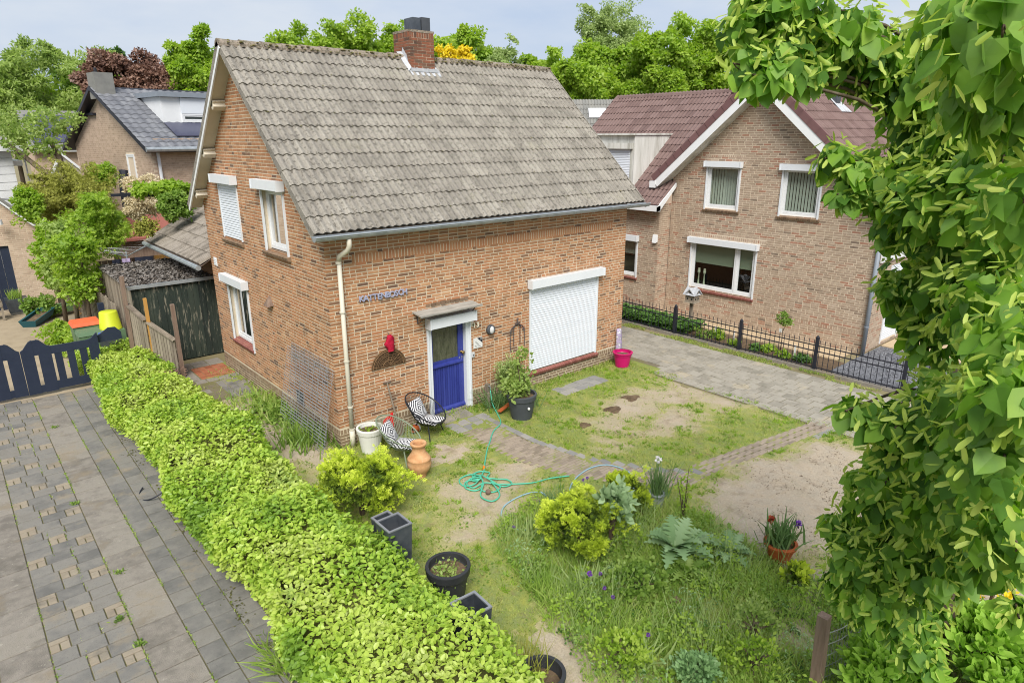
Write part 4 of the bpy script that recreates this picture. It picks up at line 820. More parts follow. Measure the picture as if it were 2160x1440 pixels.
for x in np.arange(XA, XB-.3, .42): MB().tube([(x, AY, AZ-.04), (x+.43, AY, AZ-.04)], .11, 8).build('ridge_tile', 'ntile', nroof)
for sgn in (1, -1):
    fl = (lambda p: p) if sgn == 1 else mi
    for r_ in range(15 if sgn == 1 else 13):
        s0 = r_*.335+(0 if sgn == 1 else .58)
        MB().add([fl(rs(x, s, h)) for h in (-.13, .06) for x, s in ((XA-.02, s0), (XA+.03, s0), (XA+.03, s0+.345), (XA-.02, s0+.345))], BOXF).build('verge_tile', 'nverge', nroof)
    e = .0 if sgn == 1 else .56
    MB().add([fl(rs(x, s, h)) for h in (-.34, -.10) for x, s in ((XA-.005, e), (XA+.025, e), (XA+.025, SN+.12), (XA-.005, SN+.12))], BOXF).build('barge_board', 'white', nroof)
    b = MB(); k = 12
    for i in range(k):
        b.add([fl(rs(x, s, h)) for h in (-.34, -.32) for x, s in ((XA+.02, e+(SN+.1-e)*i/k+.005), (NX, e+(SN+.1-e)*i/k+.005), (NX, e+(SN+.1-e)*(i+1)/k), (XA+.02, e+(SN+.1-e)*(i+1)/k))], BOXF)
    b.build('soffit', 'dirtywhite', nroof)
e = mi(rs(XA, .56, -.2)); MB().box((XA-.02, e[1]-.02, e[2]-.14), (XA+.42, e[1]+.2, e[2]+.06)).build('barge_return', 'white', nroof)
# low tiled cap and white gutter beside the gable
b = MB(); b.box((11.86, 2.12, 3.26), (12.0, 7.3, 3.43)); b.add([(11.86, 2.12, 3.26), (11.98, 2.12, 3.28), (12.74, 2.12, 3.95), (12.74, 2.12, 4.08), (11.86, 2.12, 3.40), (11.86, 2.16, 3.26), (11.98, 2.16, 3.28), (12.74, 2.16, 3.95), (12.74, 2.16, 4.08), (11.86, 2.16, 3.40)], [(0, 1, 2, 3, 4), (5, 9, 8, 7, 6), (0, 4, 9, 5), (4, 3, 8, 9), (0, 5, 6, 1), (1, 6, 7, 2)])
b.build('gutter', 'white', nb)
MB().add([ws(2.12, s, h) for h in (0, .07) for s in (0,)]+[ws(2.6, s, h) for h in (0, .07) for s in (0,)], [(0, 1, 3, 2)]).build('eave_strip', 'nverge', nb)
# dormer on the wing roof
dm = MB(); DX, DY0, DY1, DZ = 12.42, 3.6, 6.9, 5.52
dm.add([(DX, DY0, 3.75), (DX, DY0, DZ-.02), (14.5, DY0, DZ-.02)], [(0, 1, 2)])
dorm = dm.build('dormer', 'dirtywhite', nb)
dz = Frame((DX, 0, 0), (0, 1, 0), (-1, 0, 0))
for k in range(6):
    x0_, x1_ = DX+k*.34, DX+(k+1)*.34-.006; zl = lambda x: WZ0+(x-WX0)*math.tan(wsl)-.03
    MB().prism([(x0_, DY0, zl(x0_)), (x1_, DY0, zl(x1_)), (x1_, DY0, max(DZ-.03, zl(x1_))), (x0_, DY0, DZ-.03)], (0, -1, 0), .0, .02).build('cladding_board', 'dirtywhite', dorm)
b = MB(); dz.box(b, DY0, DY1, 3.7, DZ, -.1, -.02); b.build('dormer_front', 'dirtywhite', dorm); b = MB(); b.box((DX-.12, DY0-.06, DZ-.02), (14.6, DY1, DZ+.03)); b.build('dormer_roof', 'dirtywhite', dorm)
b = MB(); dz.box(b, DY0+.05, DY1-.1, 5.08, 5.26, 0, .14); b.build('shutter_box', 'dirtywhite', dorm); shutter(dorm, dz, DY0+.14, DY1-.2, 3.9, 5.1, n=0)
# roof vent on the street slope, downpipe
b = MB(); c = rs(NX+2.05, SN-1.2, 0); b.box(c+np.array((-.12, -.12, -.1)), c+np.array((.12, .12, .3))); b.build('roof_vent', 'greypot', nroof)
b = MB(); b.add([rs(x, s, .065) for x, s in ((NX+1.75, SN-1.65), (NX+2.4, SN-1.65), (NX+2.3, SN-.95), (NX+1.85, SN-.95))], [(0, 1, 2, 3)]); b.build('vent_flashing', 'lead', nroof)
b = MB(); b.tube([(NX-.06, RY-.06, 3.3), (NX-.06, RY-.06, 0)], .055, 10); dp = b.build('downspout', 'npipe', nb, smooth=True)
for z in (2.75, 1.75, .75): MB().tube([(NX-.06, RY-.06, z), (NX-.06, RY-.06, z+.03)], .066, 10).build('pipe_collar', 'npipe', dp)
# low annexe with white fascia round the corner
an = thing('annexe', 'low brick annexe with broad white fascia partly behind the linden', 'annexe', (15, -4.6, 0))
b = MB(); b.box((14.6, -4.02, 2.35), (17.0, -3.96, 2.75)); b.box((17.0, -7.5, 2.35), (17.06, -3.96, 2.8)); b.box((13.05, -4.02, 2.38), (14.6, -3.97, 2.62)); b.build('fascia', 'white', an)
b = MB(); b.box((14.6, -3.94, 2.7), (21, -3.6, 2.82)); b.box((17.08, -7.5, 2.7), (21, -3.94, 2.78)); b.build('flat_roof', 'felt', an)
af = Frame((17.1, -7.5, 0), (0, 1, 0), (-1, 0, 0)); b = MB(); af.box(b, 0, 3.55, 0, 2.36, -.2, -.02); b.build('wall', 'nbrick', an); window(an, af, 1.5, 3.3, .2, 2.2, n=.02)
b = MB()
for i in range(9):
    for j in range(7): b.box((13.95+i*.4, -5.9+j*.27, -.02), (14.34+i*.4, -5.64+j*.27, .012+random.uniform(0, .004)))
b.build('terrace', 'terrace', None, kind='structure', loc=(15, -5, 0))
# gravel yard: sheet and stones
sheet('gravel_bed', [(10.75, -9.5), (16.5, -9.5), (16.5, -4.0), (10.75, -4.0)], -.012, 'gravel')
n = 9000; P = np.stack([10.8+rng.random(n)*4.5, -8.2+rng.random(n)*4.2, np.full(n, -.004)], 1); P = P[~((P[:, 0] > 13.9) & (P[:, 1] > -5.95))]
scatter('gravel_stones', P, rand_dir(len(P))*np.array((1, 1, .2)), rand_dir(len(P))+np.array((0, 0, 1.5)), .022+.02*rng.random(len(P)), 'oval', 'gravel', wx=1.5)
# beige footpath beside the wall and border soil
b = MB()
for i in range(3):
    for j in range(16): b.box((11.85+i*.31, -3.75+j*.41, -.02), (12.15+i*.31, -3.36+j*.41, .008+random.uniform(0, .004)))
b.build('wall_path', 'terrace', None, kind='structure', loc=(12.2, 0, 0))
sheet('border_soil', [(10.6, -4.0), (11.8, -4.0), (11.8, 4), (10.6, 4)], -.006, 'soil')
# ---- iron fence: panels between posts
FX = 10.62; posts = [2.35, .34, -1.72, -3.74, -5.72, -7.74]
for k, y in enumerate(posts):
    yy = y+.03
    p_ = thing('fence_post', 'black square iron fence post, %s from the brick house corner' % ['first', 'second', 'third', 'fourth', 'fifth', 'sixth'][k], 'post', (FX, y, 0), 'posts of the iron fence')
    MB().box((FX-.035, y-.035, -.02), (FX+.035, y+.035, .84)).build('shaft', 'black', p_); MB().lathe([(0, 0), (.042, 0), (.042, .015), (.028, .03), (.018, .05), (0, .06)], (FX, y, .84), 10).build('cap', 'black', p_)
for k in range(len(posts)-1):
    a, c = posts[k], posts[k+1]
    pn = thing('iron_railing', 'black iron railing of thin bars between the %s posts' % ['first and second', 'second and third', 'third and fourth', 'fourth and fifth', 'fifth and sixth'][k], 'fence', (FX, (a+c)/2, 0), 'panels of the iron fence')
    for z in (.10, .50, .64): MB().box((FX-.012, c+.036, z-.012), (FX+.012, a-.036, z+.012)).build('rail', 'black', pn)
    nbar = 16
    for i in range(nbar):
        y = a-.07-(a-c-.14)*i/(nbar-1); MB().tube([(FX, y, .04), (FX, y, .76), (FX, y, .80)], [.0085, .0085, .002], 5).build('bar', 'black', pn)
b = MB(); b.box((FX-.06, -9.3, -.03), (FX+.06, 3, .05)); b.build('kerb', 'slab', None, kind='structure', loc=(FX, -3, 0))
# birdhouse on a post
bh = thing('birdhouse', 'grey wooden birdhouse on a post in front of the neighbour window', 'birdhouse', (11.5, .42, 0))
MB().box((11.46, .38, -.05), (11.54, .46, .82)).build('post', 'woodgrey', bh)
MB().box((11.36, .26, .84), (11.64, .56, 1.06)).build('box', 'woodgrey', bh); MB().box((11.34, .24, .81), (11.66, .58, .84)).build('floor_board', 'woodgrey', bh)
b = MB()
for ax_ in ('x', 'y'):
    if ax_ == 'x': b.prism([(11.32, .22, 1.04), (11.32, .41, 1.24), (11.32, .60, 1.04), (11.32, .57, 1.04), (11.32, .41, 1.20), (11.32, .25, 1.04)], (1, 0, 0), 0, .36)
    else: b.prism([(11.30, .2, 1.04), (11.5, .2, 1.24), (11.7, .2, 1.04), (11.67, .2, 1.04), (11.5, .2, 1.20), (11.33, .2, 1.04)], (0, 1, 0), 0, .42)
b.build('roof', 'lead', bh)
b = MB(); b.add([(11.358, .28, 1.06), (11.358, .54, 1.06), (11.358, .41, 1.19)], [(0, 1, 2)]); b.add([(11.38, .258, 1.06), (11.62, .258, 1.06), (11.5, .258, 1.19)], [(0, 1, 2)]); b.build('gable', 'woodgrey', bh)
for y, z in ((.41, 1.1), (.34, .93), (.48, .93)): MB().box((11.353, y-.025, z-.03), (11.358, y+.025, z+.03)).build('entrance_hole', 'darkin', bh)
for x, z in ((11.5, 1.1), (11.56, .93), (11.44, .93)): MB().box((x-.025, .253, z-.03), (x+.025, .258, z+.03)).build('entrance_hole', 'darkin', bh)
# topiary, ground cover and border plants
ltree('topiary', 'small round topiary tree on a thin stem beside the buff brick wall', (11.55, -2.4, 0), .62, [((11.55, -2.4, .86), (.19, .19, .19), 30, .08, 900)], 'f_mid', .045, tr=.014, limbs=1)
tg = MB(); tg.box((11.44, -2.43, .52), (11.445, -2.35, .62)); tg.build('plant_tag', 'plaquew', None, label='white plant tag hanging on the topiary stem', category='tag', loc=(11.44, -2.4, .5)); MT['tagred'] = mat('tag_red', [(196, 40, 56)], .5)
n = 5200; P = np.stack([10.66+1.05*rng.random(n), .05+3.1*rng.random(n), np.zeros(n)], 1); P[:, 2] = .05+.26*rng.random(n)**.6*(1-.35*np.abs(P[:, 0]-11.1))
scatter('ground_cover', P, rand_dir(n)*np.array((1, 1, .4)), rand_dir(n)*.5+np.array((0, 0, 1)), .07+.04*rng.random(n), 'oval', 'f_cover', wx=1.6, label='dense leafy ground cover behind the iron fence', category='ground cover')
for k, (y, r_, h_, m_) in enumerate(((-.35, .26, .22, 'f_mid'), (-.75, .16, .3, 'f_bright'), (-1.35, .14, .16, 'f_bright'), (-1.95, .16, .14, 'f_cover'), (-2.2, .14, .16, 'f_bright'), (-2.75, .18, .22, 'f_bright'), (-3.2, .2, .16, 'f_cover'))):
    c_ = (11.05+.15*math.sin(k*2.1), y, 0); ltree('border_plant', 'low %s plant behind the iron fence, number %s from the birdhouse' % (['broad leaved', 'upright', 'yellow green', 'grey green', 'bright', 'lime green', 'trailing'][k], ['one', 'two', 'three', 'four', 'five', 'six', 'seven'][k]), c_, 0, [((c_[0], y, h_*.5), (r_, r_, h_*.6), 10, .07, 260)], m_, .075, cat='plant', group='plants in the border')
for y in (-.62, -1.2, -2.95): MB().box((11.2, y-.02, 0), (11.215, y+.02, .34)).build('plant_marker', 'plaquew', None, label='pale plant marker standing in the border soil %s' % ('nearest the birdhouse' if y > -1 else 'mid way along' if y > -2 else 'near the fourth fence post'), category='marker', loc=(11.2, y, 0), group='plant markers')
# ================================================================== behind the house: extension, shed, fences, yard
ex = thing('rear_extension', 'low rear extension with weathered ribbed tile roof behind the brick house', 'extension', (1.5, 9, 0))
EX0, EZ0 = -.25, 2.55; ea = math.atan2(1.0, 1.75); cE, sE = math.cos(ea), math.sin(ea); EL = 3.4
es = lambda y, s, h: np.array((EX0+s*cE-h*sE, y, EZ0+s*sE+h*cE))
b = MB(); b.box((.36, 6.3, 0), (4.5, 11.1, 2.5)); b.build('wall', 'brick', ex)
b = MB(); b.add([es(6.29, 0, -.02), es(11.4, 0, -.02), es(11.4, EL, -.02), es(6.29, EL, -.02)], [(0, 1, 2, 3)]); ero = b.build('roof', 'woodbrown', ex)
its = []
for r_ in range(9):
    for c_ in range(25):
        y0, s0 = 6.3+c_*.204, r_*.38; j = random.uniform(0, .012); prf = [(0, -.01), (.02, .04), (.06, .045), (.1, -.01), (.12, .04), (.17, .045), (.2, -.01)]
        top = [es(y0+u, s0, h+.03+j) for u, h in prf]; far = [es(y0+u, s0+.42, h+j*.5) for u, h in prf]; bot = [es(y0+u, s0+.005, h) for u, h in prf]; k = len(prf)
        its.append((top+bot+far, [(i, i+1, 2*k+i+1, 2*k+i) for i in range(k-1)]+[(k+i, k+i+1, i+1, i) for i in range(k-1)], random.random()))
pieces(ero, 'roof_tile', its, 'xtile', 300)
b = MB(); b.tube([es(6.3, -.08, -.02), es(11.5, -.08, -.02)], .065, 8); b.build('gutter', 'zinc', ex)
MB().add([es(y, s, h) for h in (-.1, .06) for y, s in ((11.38, -.05), (11.46, -.05), (11.46, EL), (11.38, EL))], BOXF).build('verge_board', 'woodgrey', ex)
# shed
sh = thing('garden_shed', 'flat roofed shed with flaking dark green boards beside the house', 'shed', (-.7, 9, 0))
SX0, SX1, SY0, SY1, SZ = -1.62, .32, 7.36, 10.9, 2.06
nbd = 14
for k in range(nbd):
    x = SX0+(SX1-SX0)*k/nbd; MB().box((x+.003, SY0+random.uniform(-.006, .006), 0), (x+(SX1-SX0)/nbd-.003, SY0+.03, SZ-.04)).build('board', 'shedgreen', sh)
nbd = 26
for k in range(nbd):
    y = SY0+.03+(SY1-SY0-.03)*k/nbd; MB().box((SX0+random.uniform(-.01, .01), y+.004, 0), (SX0+.03, y+(SY1-SY0)/nbd-.004, SZ-.06)).build('side_board', 'woodgrey', sh)
b = MB(); b.box((SX0+.04, SY0+.04, 0), (SX1, SY1, SZ-.05)); b.build('carcass', 'darkin', sh)
b = MB(); gx_, gy_ = np.linspace(SX0-.06, SX1-.02, 30), np.linspace(SY0-.04, SY1+.05, 60)
b.box((SX0-.06, SY0-.04, SZ-.05), (SX1-.01, SY1+.05, SZ-.005)); b.build('roof', 'felt', sh)
n = 5200; P = np.stack([SX0-.05+(SX1-SX0+.0)*rng.random(n), SY0+.0+(SY1-SY0)*rng.random(n), np.full(n, SZ+.0)], 1); P[:, 2] += .018*rng.random(n)
scatter('roof_moss_crust', P, rand_dir(n)*np.array((1, 1, .35)), rand_dir(n)*.6+np.array((0, 0, 1)), .035+.05*rng.random(n), 'oval', 'crust', sh, wx=1.5)
b = MB(); b.box((SX0-.07, SY0-.07, SZ-.07), (SX1-.01, SY0-.03, SZ+.012)); b.build('roof_edge', 'zinc', sh)
# low picket fence with posts, from the shed corner towards the path
PX_ = -1.14
def post(name, label, p, h, m, w=.08, tilt=(0, 0)):
    b = MB(); x, y = p; t = thing(name, label, 'post', (x, y, 0)); b.add([(x-w/2, y-w/2, 0), (x+w/2, y-w/2, 0), (x+w/2, y+w/2, 0), (x-w/2, y+w/2, 0)]+[(x+i*w/2+tilt[0], y+j*w/2+tilt[1], h) for i, j in ((-1, -1), (1, -1), (1, 1), (-1, 1))], BOXF); b.build('shaft', m, t); return t
post('wooden_post', 'brown weathered post at the near end of the picket fence', (-1.09, 5.95), 1.80, 'woodbrown', .085, (.0, 0)); post('wooden_post', 'fresh yellow wooden post in the middle of the picket fence', (-1.52, 6.58), 1.9, 'woodfresh', .07, (.01, -.02)); post('wooden_post', 'dark brown post against the shed corner', (-1.86, 7.1), 2.38, 'woodbrown', .085, (.05, 0))
for k, (pa, pb) in enumerate((((-1.14, 5.99, .93), (-1.53, 6.56, 1.33)), ((-1.56, 6.62, 1.36), (-1.79, 7.12, 1.70)))):
    pf = thing('picket_fence', 'weathered picket panel with sloping cap board %s' % ('nearest the path' if k == 0 else 'beside the shed'), 'fence', ((pa[0]+pb[0])/2, (pa[1]+pb[1])/2, 0), 'picket panels'); m_ = 9; pa, pb = np.array(pa), np.array(pb); dd_ = pb-pa; dd_[2] = 0; L_ = np.linalg.norm(dd_); ud = dd_/L_; nd_ = np.array((-ud[1], ud[0], 0))
    for i in range(m_):
        f_ = (i+.5)/m_; c_ = pa+(pb-pa)*f_; MB().obox((c_[0]+nd_[0]*random.uniform(0, .006), c_[1]+nd_[1]*.004, c_[2]/2), (ud, nd_, (0, 0, 1)), (L_/m_*.42, .011, c_[2]/2-.02)).build('picket', 'woodgrey', pf)
    MB().beam(pa+np.array((0, 0, .0)), pb+np.array((0, 0, .0)), .13, .035).build('cap_board', 'woodgrey', pf)
    for z in (.35, .7): MB().beam(pa*np.array((1, 1, 0))-nd_*.03+np.array((0, 0, z)), pb*np.array((1, 1, 0))-nd_*.03+np.array((0, 0, z)), .04, .06).build('rail', 'woodgrey', pf)
pf = thing('tall_picket_fence', 'tall slanting row of weathered pickets left of the shed', 'fence', (-1.7, 11, 0))
for i in range(30):
    y = 9.1+i*.15; h = 1.3+.02*i+random.uniform(-.06, .06); MB().box((-1.74-.01*i, y, 0), (-1.715-.01*i, y+.10, h)).build('picket', 'woodgrey', pf)
MB().box((-1.77, 9.1, .9), (-1.74, 13.5, .98)).build('rail', 'woodgrey', pf)
tr_ = thing('trellis', 'narrow wooden lattice trellis between the pleached trunks', 'trellis', (-2.1, 13.2, 0))
b = MB()
for i in range(10): b.beam((-2.2, 13.2, .2+i*.16), (-1.8, 13.2, .45+i*.16), .015, .015); b.beam((-2.2, 13.2, .45+i*.16), (-1.8, 13.2, .2+i*.16), .015, .015)
b.build('lattice', 'woodfresh', tr_); MB().box((-1.78, 13.17, 0), (-1.6, 13.3, 1.9)).build('frame_post', 'woodbrown', tr_)
# blue gate, two leaves
def gate_leaf(x0, x1, y, label, flip):
    t = thing('garden_gate', label, 'gate', ((x0+x1)/2, y, 0), 'gate leaves'); w_ = x1-x0; F_ = Frame((x1 if flip else x0, y, 0), (-1 if flip else 1, 0, 0), (0, -1, 0))
    def stile(u0, u1, tops):
        b = MB(); k = len(tops); pts = [(u0, .05), (u1, .05)]+[(u1-(u1-u0)*i/(k-1), tops[k-1-i]) for i in range(k)]; b.prism([F_.P(u, z) for u, z in pts], (0, -1, 0), 0, .05); b.build('stile', 'gateblue', t)
    stile(.0, .235, (1.05, 1.09, 1.17, 1.24, 1.27)); stile(.31, .55, (1.27, 1.25, 1.18, 1.11, 1.08)); stile(w_-.2, w_, (1.08, 1.1, 1.16, 1.22))
    n_ = 3
    for k in range(n_):
        u = .55+(w_-.75)*(k+.5)/n_-.07; b = MB(); F_.box(b, u, u+.14, .16, .97, .005, .04); b.build('slat', 'gateblue', t)
    for a, c_, z0, z1 in ((.235, .31, .92, 1.26), (.235, .31, .06, .22), (.55, w_-.2, .90, 1.08), (.55, w_-.2, .08, .26)): b = MB(); F_.box(b, a, c_, z0, z1, .006, .046); b.build('rail', 'gateblue', t)
gate_leaf(-4.02, -2.55, 6.88, 'dark blue wooden gate leaf with open slats next to the hedge', False); gate_leaf(-5.5, -4.03, 6.9, 'dark blue gate leaf cut by the left edge of the photo', True)
b = MB(); pts = [(-2.6, 6.92, .95), (-2.6, 6.92, 1.08), (-2.45, 6.92, 1.16), (-2.3, 6.92, 1.26), (-2.15, 6.92, 1.25), (-2.05, 6.92, 1.12), (-2.05, 6.92, .95)]
b.prism(pts, (0, 1, 0), 0, .04); b.build('gate_end_board', 'gateblue', None, label='curved dark blue gate end board rising above the hedge', category='board', loc=(-2.3, 6.92, 0))
post('gate_post', 'short dark blue square post beside the dark brown fence post', (-1.98, 9.6), 1.3, 'gateblue', .14)
# bins and bucket
def bin_(x, y, h, m, lidm, label, w=.5):
    t = thing('wheelie_bin', label, 'bin', (x, y, 0), 'bins behind the gate'); b = MB()
    b.add([(x+i*w*.42, y+j*w*.42, 0) for i, j in ((-1, -1), (1, -1), (1, 1), (-1, 1))]+[(x+i*w*.5, y+j*w*.5, h-.08) for i, j in ((-1, -1), (1, -1), (1, 1), (-1, 1))], BOXF); b.build('body', m, t)
    b = MB(); b.add([(x+i*w*.53, y+j*w*.53, h-.08) for i, j in ((-1, -1), (1, -1), (1, 1), (-1, 1))]+[(x+i*w*.46, y+j*w*.46, h) for i, j in ((-1, -1), (1, -1), (1, 1), (-1, 1))], BOXF); b.build('lid', lidm, t)
bin_(-2.5, 8.75, 1.1, 'greenlid', 'orangelid', 'wheelie bin with an orange lid behind the hedge', .62); bin_(-2.55, 8.05, 1.0, 'greenlid', 'greenlid', 'green wheelie bin in front of the orange lidded one', .5); bin_(-2.2, 7.75, .96, 'greypot', 'bluelid', 'bin with a blue lid next to the gate end', .42)
t = thing('lime_bucket', 'lime green bucket turned upside down on the bins', 'bucket', (-2.05, 8.5, 1.0)); MB().lathe([(.0, .46), (.19, .46), (.205, .44), (.25, .02), (.27, .0), (.24, .0)], (-2.02, 8.4, .86), 20).build('bucket_body', 'lime', t, smooth=True)
MB().box((-2.3, 8.15, 0), (-1.75, 8.65, .86)).build('bin_stand', 'greenlid', None, label='green bin under the lime bucket', category='bin', loc=(-2.0, 8.4, 0))
# clinker yard behind the gate
sheet('yard', [(-14, 6.7), (-1.7, 6.7), (-1.7, 18), (-14, 18)], -.014, 'yardclink')
# two tubs lying on the yard
def tub(label, m, c, ang, z0, tilt):
    t = thing('plastic_tub', label, 'tub', (c[0], c[1], 0)); cs, sn = math.cos(ang), math.sin(ang); b = MB()
    def q(u, v, z): z2 = z+z0+u*tilt; return (c[0]+u*cs-v*sn, c[1]+u*sn+v*cs, z2)
    o = [q(i*.55, j*.25, .22) for i, j in ((-1, -1), (1, -1), (1, 1), (-1, 1))]; i_ = [q(i*.5, j*.2, .21) for i, j in ((-1, -1), (1, -1), (1, 1), (-1, 1))]; lo = [q(i*.48, j*.18, 0) for i, j in ((-1, -1), (1, -1), (1, 1), (-1, 1))]
    b.add(o+i_+lo, [(0, 1, 5, 4), (1, 2, 6, 5), (2, 3, 7, 6), (3, 0, 4, 7), (0, 8, 9, 1), (1, 9, 10, 2), (2, 10, 11, 3), (3, 11, 8, 0), (8, 11, 10, 9)]); b.build('shell', m, t)
    b = MB(); b.poly([q(i*.49, j*.19, .12) for i, j in ((-1, -1), (1, -1), (1, 1), (-1, 1))]); b.build('contents', 'soil', t)
tub('teal plastic tub of dark soil tilted on the yard', 'tealtub', (-3.05, 14.2), .95, .05, .15); tub('pale green plastic tub lying beside the teal tub', 'greentub', (-2.35, 14.9), .2, .1, .0)
# garage on the left
ga = thing('garage', 'brick garage with dark doors and white barge at the left edge', 'garage', (-4.5, 18, 0)); gf = Frame((-7.2, 16.7, 0), (1, 0, 0), (0, -1, 0))
brick_wall(ga, gf, [(0, 0), (4.95, 0), (4.95, 2.45), (2.4, 5.2), (0, 3.2)], [(1.6, 3.98, .0, 2.12)], bm='fbrick', mm='nmortar', cap=40, phead=.15)
for k in range(10): b = MB(); gf.box(b, 1.6+k*.238, 1.6+k*.238+.232, .03, 2.1, -.12, -.07); b.build('door_board', 'gateblue', ga)
b = MB(); b.box((-2.25, 16.72, 0), (-2.2, 22, 2.45)); b.build('side_wall', 'fbrick', ga)
b = MB(); b.beam((-2.1, 16.62, 2.36), (-4.95, 16.62, 5.45), .05, .2, (0, -1, 0)); b.build('barge_board', 'white', ga)
b = MB(); b.add([(-2.05, 16.5, 2.48), (-2.05, 24, 2.48), (-4.95, 24, 5.6), (-4.95, 16.5, 5.6), (-2.05, 16.5, 2.38), (-2.05, 24, 2.38), (-4.95, 24, 5.5), (-4.95, 16.5, 5.5)], BOXF); b.build('roof', 'gtile', ga)
b = MB(); b.lathe([(0, 0), (.07, 0), (.09, -.16), (.0, -.17)], (-3.32, 16.4, 3.0), 10); b.build('wall_light', 'lampglass', ga)
t = thing('planter_box', 'grey square planter with grass in front of the dark garage doors', 'planter', (-3.4, 16.1, 0)); MB().add([(-3.62, 15.86, .06), (-3.14, 15.86, .06), (-3.14, 16.34, .06), (-3.62, 16.34, .06), (-3.68, 15.8, .5), (-3.08, 15.8, .5), (-3.08, 16.4, .5), (-3.68, 16.4, .5)], BOXF).build('box', 'zincbox', t); MB().box((-3.6, 15.9, .0), (-3.16, 16.3, .07)).build('feet', 'wire', t)
n = 120; scatter('grass_tuft', np.stack([-3.4+.4*(rng.random(n)-.5), 16.1+.4*(rng.random(n)-.5), np.full(n, .5)], 1), rand_dir(n)*.4+np.array((0, 0, 1)), rand_dir(n), .2+.15*rng.random(n), 'blade', 'f_weed', t, wx=.06)
t = thing('garden_bench', 'pale wooden bench end at the left edge before the garage', 'bench', (-3.95, 15.6, 0))
for x in (-3.83, -4.2): MB().beam((x, 15.3, 0), (x+.02, 15.3, .62), .06, .06).build('leg', 'woodgrey', t); 
for z in (.42, .62): MB().box((-5.2, 15.25, z), (-3.8, 15.33, z+.05)).build('slat', 'woodgrey', t)
MB().beam((-3.83, 15.36, .4), (-3.93, 15.9, 1.2), .06, .06).build('back_leg', 'woodgrey', t); MB().box((-5.2, 15.3, .4), (-3.85, 15.75, .44)).build('seat', 'woodgrey', t)
# rotary dryer with laundry
dy = thing('rotary_dryer', 'rotary clothes dryer with washing lines above the shed roof', 'dryer', (-.75, 12.6, 0)); c = np.array((-.62, 12.6, 0)); MB().tube([c, c+np.array((0, 0, 2.15))], .025, 8).build('pole', 'zinc', dy)
ends = [c+np.array((1.05*math.cos(R(a)), 1.05*math.sin(R(a)), 2.38)) for a in (20, 110, 200, 290)]
for e in ends: MB().tube([c+np.array((0, 0, 2.0)), e], .014, 6).build('arm', 'zinc', dy)
b = MB()
for f_ in (.4, .55, .7, .85, 1.): b.tube([c+np.array((0, 0, 2.0))*(1-f_)+(e-c)*f_+np.array((0, 0, 0)) for e in ends], .005, 4, closed=True)
b.build('lines', 'wire', dy)
for k, (dx, w_, m_, nm) in enumerate(((-.25, .22, 'lilac', 'lilac'), (.1, .5, 'navy', 'navy'), (-.5, .22, 'navy', 'dark'))):
    b = MB(); vs = [c+np.array((dx+w_*i/6, -.55+.02*math.sin(i*2+k), z)) for z in (2.02, 1.72, 1.45) for i in range(7)]; b.add(vs, [(r_*7+i, r_*7+i+1, r_*7+8+i, r_*7+7+i) for r_ in range(2) for i in range(6)])
    b.build('laundry', m_, None, smooth=True, label='%s piece of laundry hanging on the rotary dryer' % nm, category='laundry', loc=tuple(c))
# garden house with red shingles behind, wooden screens
gh = thing('garden_house', 'timber garden house with faded red shingle roof behind the dryer', 'shed', (1, 17, 0)); MB().box((.0, 16.4, 0), (3.2, 18.4, 2.0)).build('wall', 'woodbrown', gh)
b = MB(); b.add([(-.25, 16.1, 2.02), (3.6, 16.1, 2.02), (3.4, 17.4, 2.75), (.0, 17.4, 2.75)], [(0, 1, 2, 3)]); b.add([(-.25, 16.1, 1.98), (3.6, 16.1, 1.98), (3.6, 16.1, 2.06), (-.25, 16.1, 2.06)], [(0, 1, 2, 3)]); b.add([(-.25, 18.7, 2.02), (3.6, 18.7, 2.02), (3.4, 17.4, 2.75), (.0, 17.4, 2.75)], [(3, 2, 1, 0)]); b.build('roof', 'redfelt', gh)
sc_ = thing('wooden_screen', 'brown timber fence boards under the rotary dryer', 'fence', (.3, 13.8, 0))
for k in range(16): MB().box((-1.3+k*.17, 13.8, 0), (-1.14+k*.17, 13.83, 1.75)).build('board', 'woodfresh' if k > 9 else 'woodbrown', sc_)
# ---- far houses
def gable_house(name, label, O, ux, Dp, Ln, ze, zr, wallm, roofm, bargem, tiles=None, over=.35):
    """gable end along direction ux (unit, plan) from corner O; house extends along its left normal"""
    t = thing(name, label, 'house', tuple(O)); O = np.array(O, float); ux = np.array((*ux, 0.)); vy = np.array((-ux[1], ux[0], 0.)); F_ = Frame(O, ux, -vy)
    P = lambda u, v, z: O+ux*u+vy*v+np.array((0, 0, z))
    return t, F_, P
g0 = np.array((.22, 27.3)); g1 = np.array((1.58, 17.9)); gd = (g1-g0)/np.linalg.norm(g1-g0); gl = float(np.linalg.norm(g1-g0)); gn = np.array((-gd[1], gd[0]))   # gn points along the ridge
fh = thing('far_house', 'buff brick house with dark tiled roof, dormer and solar panels at far left', 'house', (4, 22, 0))
FP = lambda u, v, z: np.array((*(g0+gd*u+gn*v), z)); zE, zRd, ov = 5.35, 7.5, .0
ff = Frame((*(g0+gn*.4), 0), (*gd, 0), (*(-gn), 0)); HU0, HU1 = .55, gl-.55
hw = lambda u: zE+ (zRd-zE)*(1-abs(u-gl/2)/(gl/2))-.25
b = MB(); b.poly([ff.P(u, z) for u, z in ((HU0, 0), (HU1, 0), (HU1, hw(HU1)), (gl/2, hw(gl/2)), (HU0, hw(HU0)))]); b.poly([FP(HU1, .4, 0), FP(HU1, 9, 0), FP(HU1, 9, zE), FP(HU1, .4, zE)]); fw_ = b.build('wall', 'nmortar', fh)
its = []
